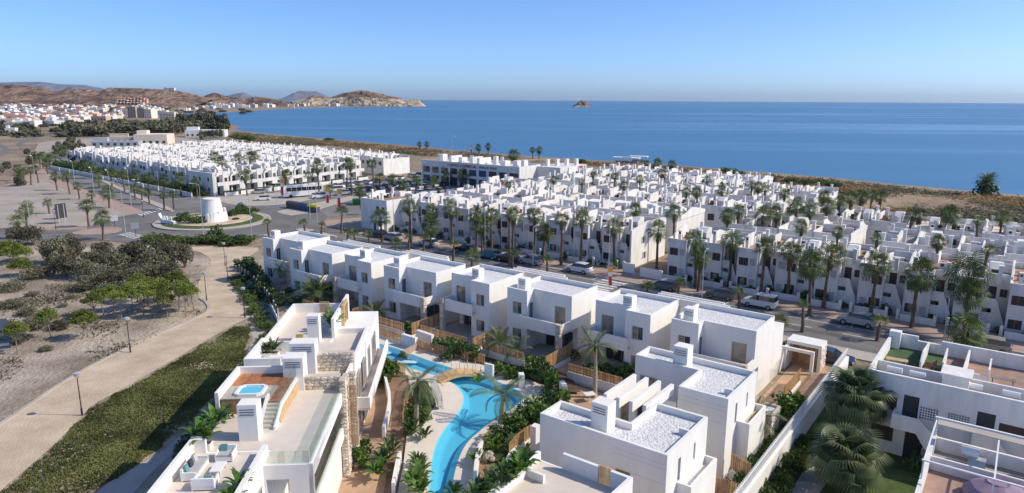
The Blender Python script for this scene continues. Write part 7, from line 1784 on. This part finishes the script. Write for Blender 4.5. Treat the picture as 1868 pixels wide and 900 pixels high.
sheet('scrub_path', px([(1700, 385), (1715, 372), (1735, 362), (1790, 362), (1700, 352), (1620, 345), (1700, 356), (1700, 366), (1685, 385)]), .03, 'beach')
for (x, y, r_, h_) in ((1328, 319, 3.5, 3.5), (1345, 323, 3.5, 3.0), (1470, 338, 3, 2.5), (1500, 340, 3, 2.6), (1520, 345, 3, 3), (450, 258, 7, 5), (430, 254, 6, 4), (600, 258, 4, 3), (1060, 300, 3, 3), (1340, 330, 2.5, 2.2), (1440, 336, 3, 2.6)):
    shrub('hedge', P(x, y), r_, h_, 'large green bush standing out of the coastal scrub', 'coastal bushes')
lw = sheet('lawn', px([(1500, 356), (1540, 362), (1556, 370), (1530, 372), (1500, 364)]), .04, 'lawn')
for i, (x, y) in enumerate(((1150, 300), (1165, 297), (1135, 299))):
    t = thing('beach_bar', 'white canopied beach bar at the shoreline, the %s one of three' % ['middle', 'seaward', 'landward'][i], 'beach bar', P(x, y), ANG + .3, 'beach bars')
    p = MB(); p.box(-4, 4, -2, 2, 2.6, 2.9); p.build('roof', 'far_white', t)
    for sx in (-3.8, 3.6):
        for sy in (-1.8, 1.7): p = MB(); p.box(sx, sx + .15, sy, sy + .12, 0, 2.6); p.build('post', 'frame_white', t)
    p = MB(); p.box(-3, 3, .5, 1.6, 0, 1.2); p.build('counter', 'far_brown', t)
# ------------------------------------------------------------------ far town
random.seed(99)
def far_building(loc, w, d, h, m, rot, label, group, roof=None, floors=None, name='town_building', win=True):
    mb = MB(); mb.box(-w / 2, w / 2, -d / 2, d / 2, 0, h, 0)
    fl = floors or max(1, int(h / 3)); nw = max(2, int(w / 3.2))
    for f in range(fl if win else 0):
        for k in range(nw):
            x0 = -w / 2 + w * (k + .3) / nw; z0 = 1.0 + f * 3.0
            if z0 + 1.2 < h: mb.box(x0, x0 + w / nw * .4, -d / 2 - .08, -d / 2 + .05, z0, z0 + 1.3, 1)
    if roof:
        mb.prism_x([(-d / 2 - .3, h), (d / 2 + .3, h), (0, h + d * .22)], -w / 2 - .3, w / 2 + .3, 2)
    else: mb.box(-w / 2, -w / 2 + w * .3, -d * .1, d * .3, h, h + 2.0, 0)
    o = mb.build(name, [m, 'opening', 'roof_tile'], None, False, loc, rot); return tag(o, label, 'building', group)
MT = ['far_white', 'far_white', 'far_white', 'far_white', 'far_white', 'far_white', 'far_cream', 'far_cream', 'far_pink']
MTX = dict(far_white='white', far_cream='cream', far_pink='pinkish', far_brown='brown', far_yellow='yellow')
BK = [[far_building, None]]
c = 0
while c < 296:
    x = rnd(-30, 430); y = 187 + 46 * random.random() ** 1.2
    if y > 232 - max(0, x - 90) * .11: continue
    if x > 300 and y > 205 - (x - 300) * .03: continue
    if x > 230 and y > 214: continue
    p = P(x, y); m = random.choice(MT); far = y < 200
    low = y > 212
    far_building(p, rnd(9, 19), rnd(8, 13), rnd(3.5, 5.5) if low else rnd(4, 8), m, rnd(-.5, .3), '%s %s in the distant town %s' % (MTX[m], 'low house' if low else 'block', 'below the hills' if far else 'beyond the tree belt'), 'distant town buildings', roof=random.random() < .14)
    c += 1
# villages under the headland
for i in range(60):
    x = rnd(385, 640); y = 192.5 + rnd(-1, 7) - (x - 385) * .012
    if x > 540: y = rnd(190.5, 194.2)
    p = P(x, max(190.3, y)); zz = max(0, (197 - y) * 1.2)
    far_building(p + Vector((0, 0, 0)), rnd(10, 20), rnd(9, 14), rnd(6, 12), random.choice(['far_white', 'far_white', 'far_cream']), rnd(-.5, .3), 'pale house of the village at the foot of the headland', 'headland village houses', name='village_house')
# apartment slabs read singly
for (x, y, w_, h_, m, l) in ((247, 215, 12, 15, 'far_brown', 'brown apartment tower nearest the tree belt'), (263, 215, 11, 14, 'far_brown', 'second brown apartment tower in the distant town'), (276, 216, 10, 12, 'far_cream', 'cream apartment block beside the brown towers'), (312, 222, 18, 11, 'far_cream', 'wide cream apartment block at the edge of the tree belt'), (165, 193, 50, 10, 'far_yellow', 'yellow block in the distant town'), (192, 193, 30, 9, 'far_yellow', 'smaller yellow block in the distant town'), (86, 186, 36, 14, 'far_white', 'white terraced blocks on the town hill'), (110, 187, 40, 9, 'far_white', 'lower white terraced blocks on the town hill'), (10, 180, 30, 14, 'far_brown', 'brown blocks at the left edge of the town'), (28, 180, 34, 14, 'far_cream', 'cream blocks at the left edge of the town'), (80, 198, 60, 7, 'roof_tile', 'long red-roofed hall in the distant town')):
    far_building(P(x, y), w_, 14, h_, m, -.1, l, 'large town blocks', name='town_block')
# terraced housing climbing the hill
for i in range(44):
    row = i // 9; u = (i % 9) / 8; x = 226 + row * 7 + u * 46; q = -.16 - row * .13
    r_ = ray(x, 161.5); zc = CAM_H + r_[2] * 2300 / r_[1]; yy = 2300 + q * 430
    far_building(Vector((r_[0] * 2300 / r_[1] * (1 + q * .11), yy, zc * (1 + q) ** 1.25 * .76 - 8)), rnd(12, 17), 12, rnd(9, 12), 'far_pink', 0, 'salmon-coloured house of the terraces climbing the bare hill', 'hillside terraces', name='hillside_house', win=False)
far_building(Vector((ray(310, 165)[0] * 2300 / ray(310, 165)[1], 2300, 50)), 34, 10, 9, 'far_white', 0, 'white building on the hilltop ridge', 'hilltop buildings')
# tree belt and roadside trees
for i in range(120):
    x = rnd(120, 400); top = 216 + abs(x - 300) * .05; y = rnd(232, 247) if x < 330 else rnd(222, 240)
    if x < 200: y = rnd(238, 250)
    p = P(x, y); r_ = rnd(5, 9); shrub('far', p, r_, rnd(6, 10), 'dark tree of the belt before the distant town', 'tree belt', 'tree', 'distant_tree')
for i in range(26):
    x = rnd(330, 415); y = 240 - (415 - x) * .16 + rnd(-3, 2); p = P(x, y); shrub('far', p, rnd(5, 8), rnd(9, 15), 'tall dark tree beside the bay', 'bay trees', 'tree', 'distant_tree')
for i in range(60):
    x = rnd(0, 150); y = rnd(222, 252); p = P(x, y); shrub('far', p, rnd(3, 6), rnd(3, 6), 'scattered tree among the low houses of the plain', 'plain trees', 'tree', 'distant_tree')
for i in range(60):
    x = rnd(0, 470); y = rnd(190, 216); p = P(x, y); shrub('far', p, rnd(6, 11), rnd(5, 9), 'tree between the buildings of the distant town', 'town trees', 'tree', 'distant_tree')
for i in range(26):
    f = i / 25; p = P(132, 262).lerp(P(152, 312), f) + Vector((rnd(-3, 3), rnd(-3, 3), 0)); shrub('far', p, rnd(1.3, 1.9), rnd(4, 6), 'dark street tree on the inner side of the boulevard', 'boulevard trees', 'tree', 'street_tree')
for i in range(18):
    f = i / 17; p = P(95, 268).lerp(P(20, 335), f) + Vector((rnd(-9, 9), rnd(-7, 7), 0)); shrub('far', p, rnd(1.2, 2.0), rnd(3, 4.6), 'dark street tree on the outer side of the boulevard', 'boulevard trees', 'tree', 'street_tree')
for (x, y, w_, d_, h_, m, l) in ((378, 250, 26, 12, 5, 'far_white', 'white villa with cypresses behind the estate'), (215, 268, 24, 8, 3.2, 'metal_grey', 'long grey shed on the plain'), (283, 263, 18, 16, 6, 'far_cream', 'concrete shell building behind the estate'), (258, 262, 34, 3, 4, 'far_cream', 'long cream wall behind the estate'), (22, 243, 7, 5, 4, 'far_white', 'small white hut on the plain')):
    far_building(P(x, y), w_, d_, h_, m, .2, l, None, floors=1, name='outlying_building')
for i in range(6):
    p = P(368 + i * 7, 256 - i); shrub('far', p, 1.6, 7, 'slim cypress beside the white villa', 'cypresses', 'tree', 'cypress_tree')
# aerials on the hill
for x in (232, 246):
    p_ = ray(x, 163); t_ = 2300 / p_[1]; mb = MB(); mb.tube([(0, 0, 0), (0, 0, 22)], .5, 6); tag(mb.build('radio_mast', 'metal_grey', loc=(p_[0] * t_, 2300, CAM_H + p_[2] * t_ - 8)), 'thin radio mast on the ridge above the salmon terraces', 'mast', 'radio masts')
# ------------------------------------------------------------------ air
HAZE = 2.4e-5
if HAZE:
    hz = MB(); hz.box(-26000, 26000, -26000, 26000, -9, 280); o = hz.build('haze', 'far_hill')
    m = bpy.data.materials.new('haze_air'); m.use_nodes = True; n = m.node_tree.nodes; n.clear()
    v = n.new('ShaderNodeVolumePrincipled'); v.inputs['Color'].default_value = (0.58, 0.77, 1.0, 1); v.inputs['Density'].default_value = HAZE; v.inputs['Anisotropy'].default_value = 0.2
    ou = n.new('ShaderNodeOutputMaterial'); m.node_tree.links.new(v.outputs[0], ou.inputs['Volume'])
    o.data.materials.clear(); o.data.materials.append(m); o['kind'] = 'stuff'; o['label'] = 'thin sea haze over the whole bay'; o['category'] = 'haze'
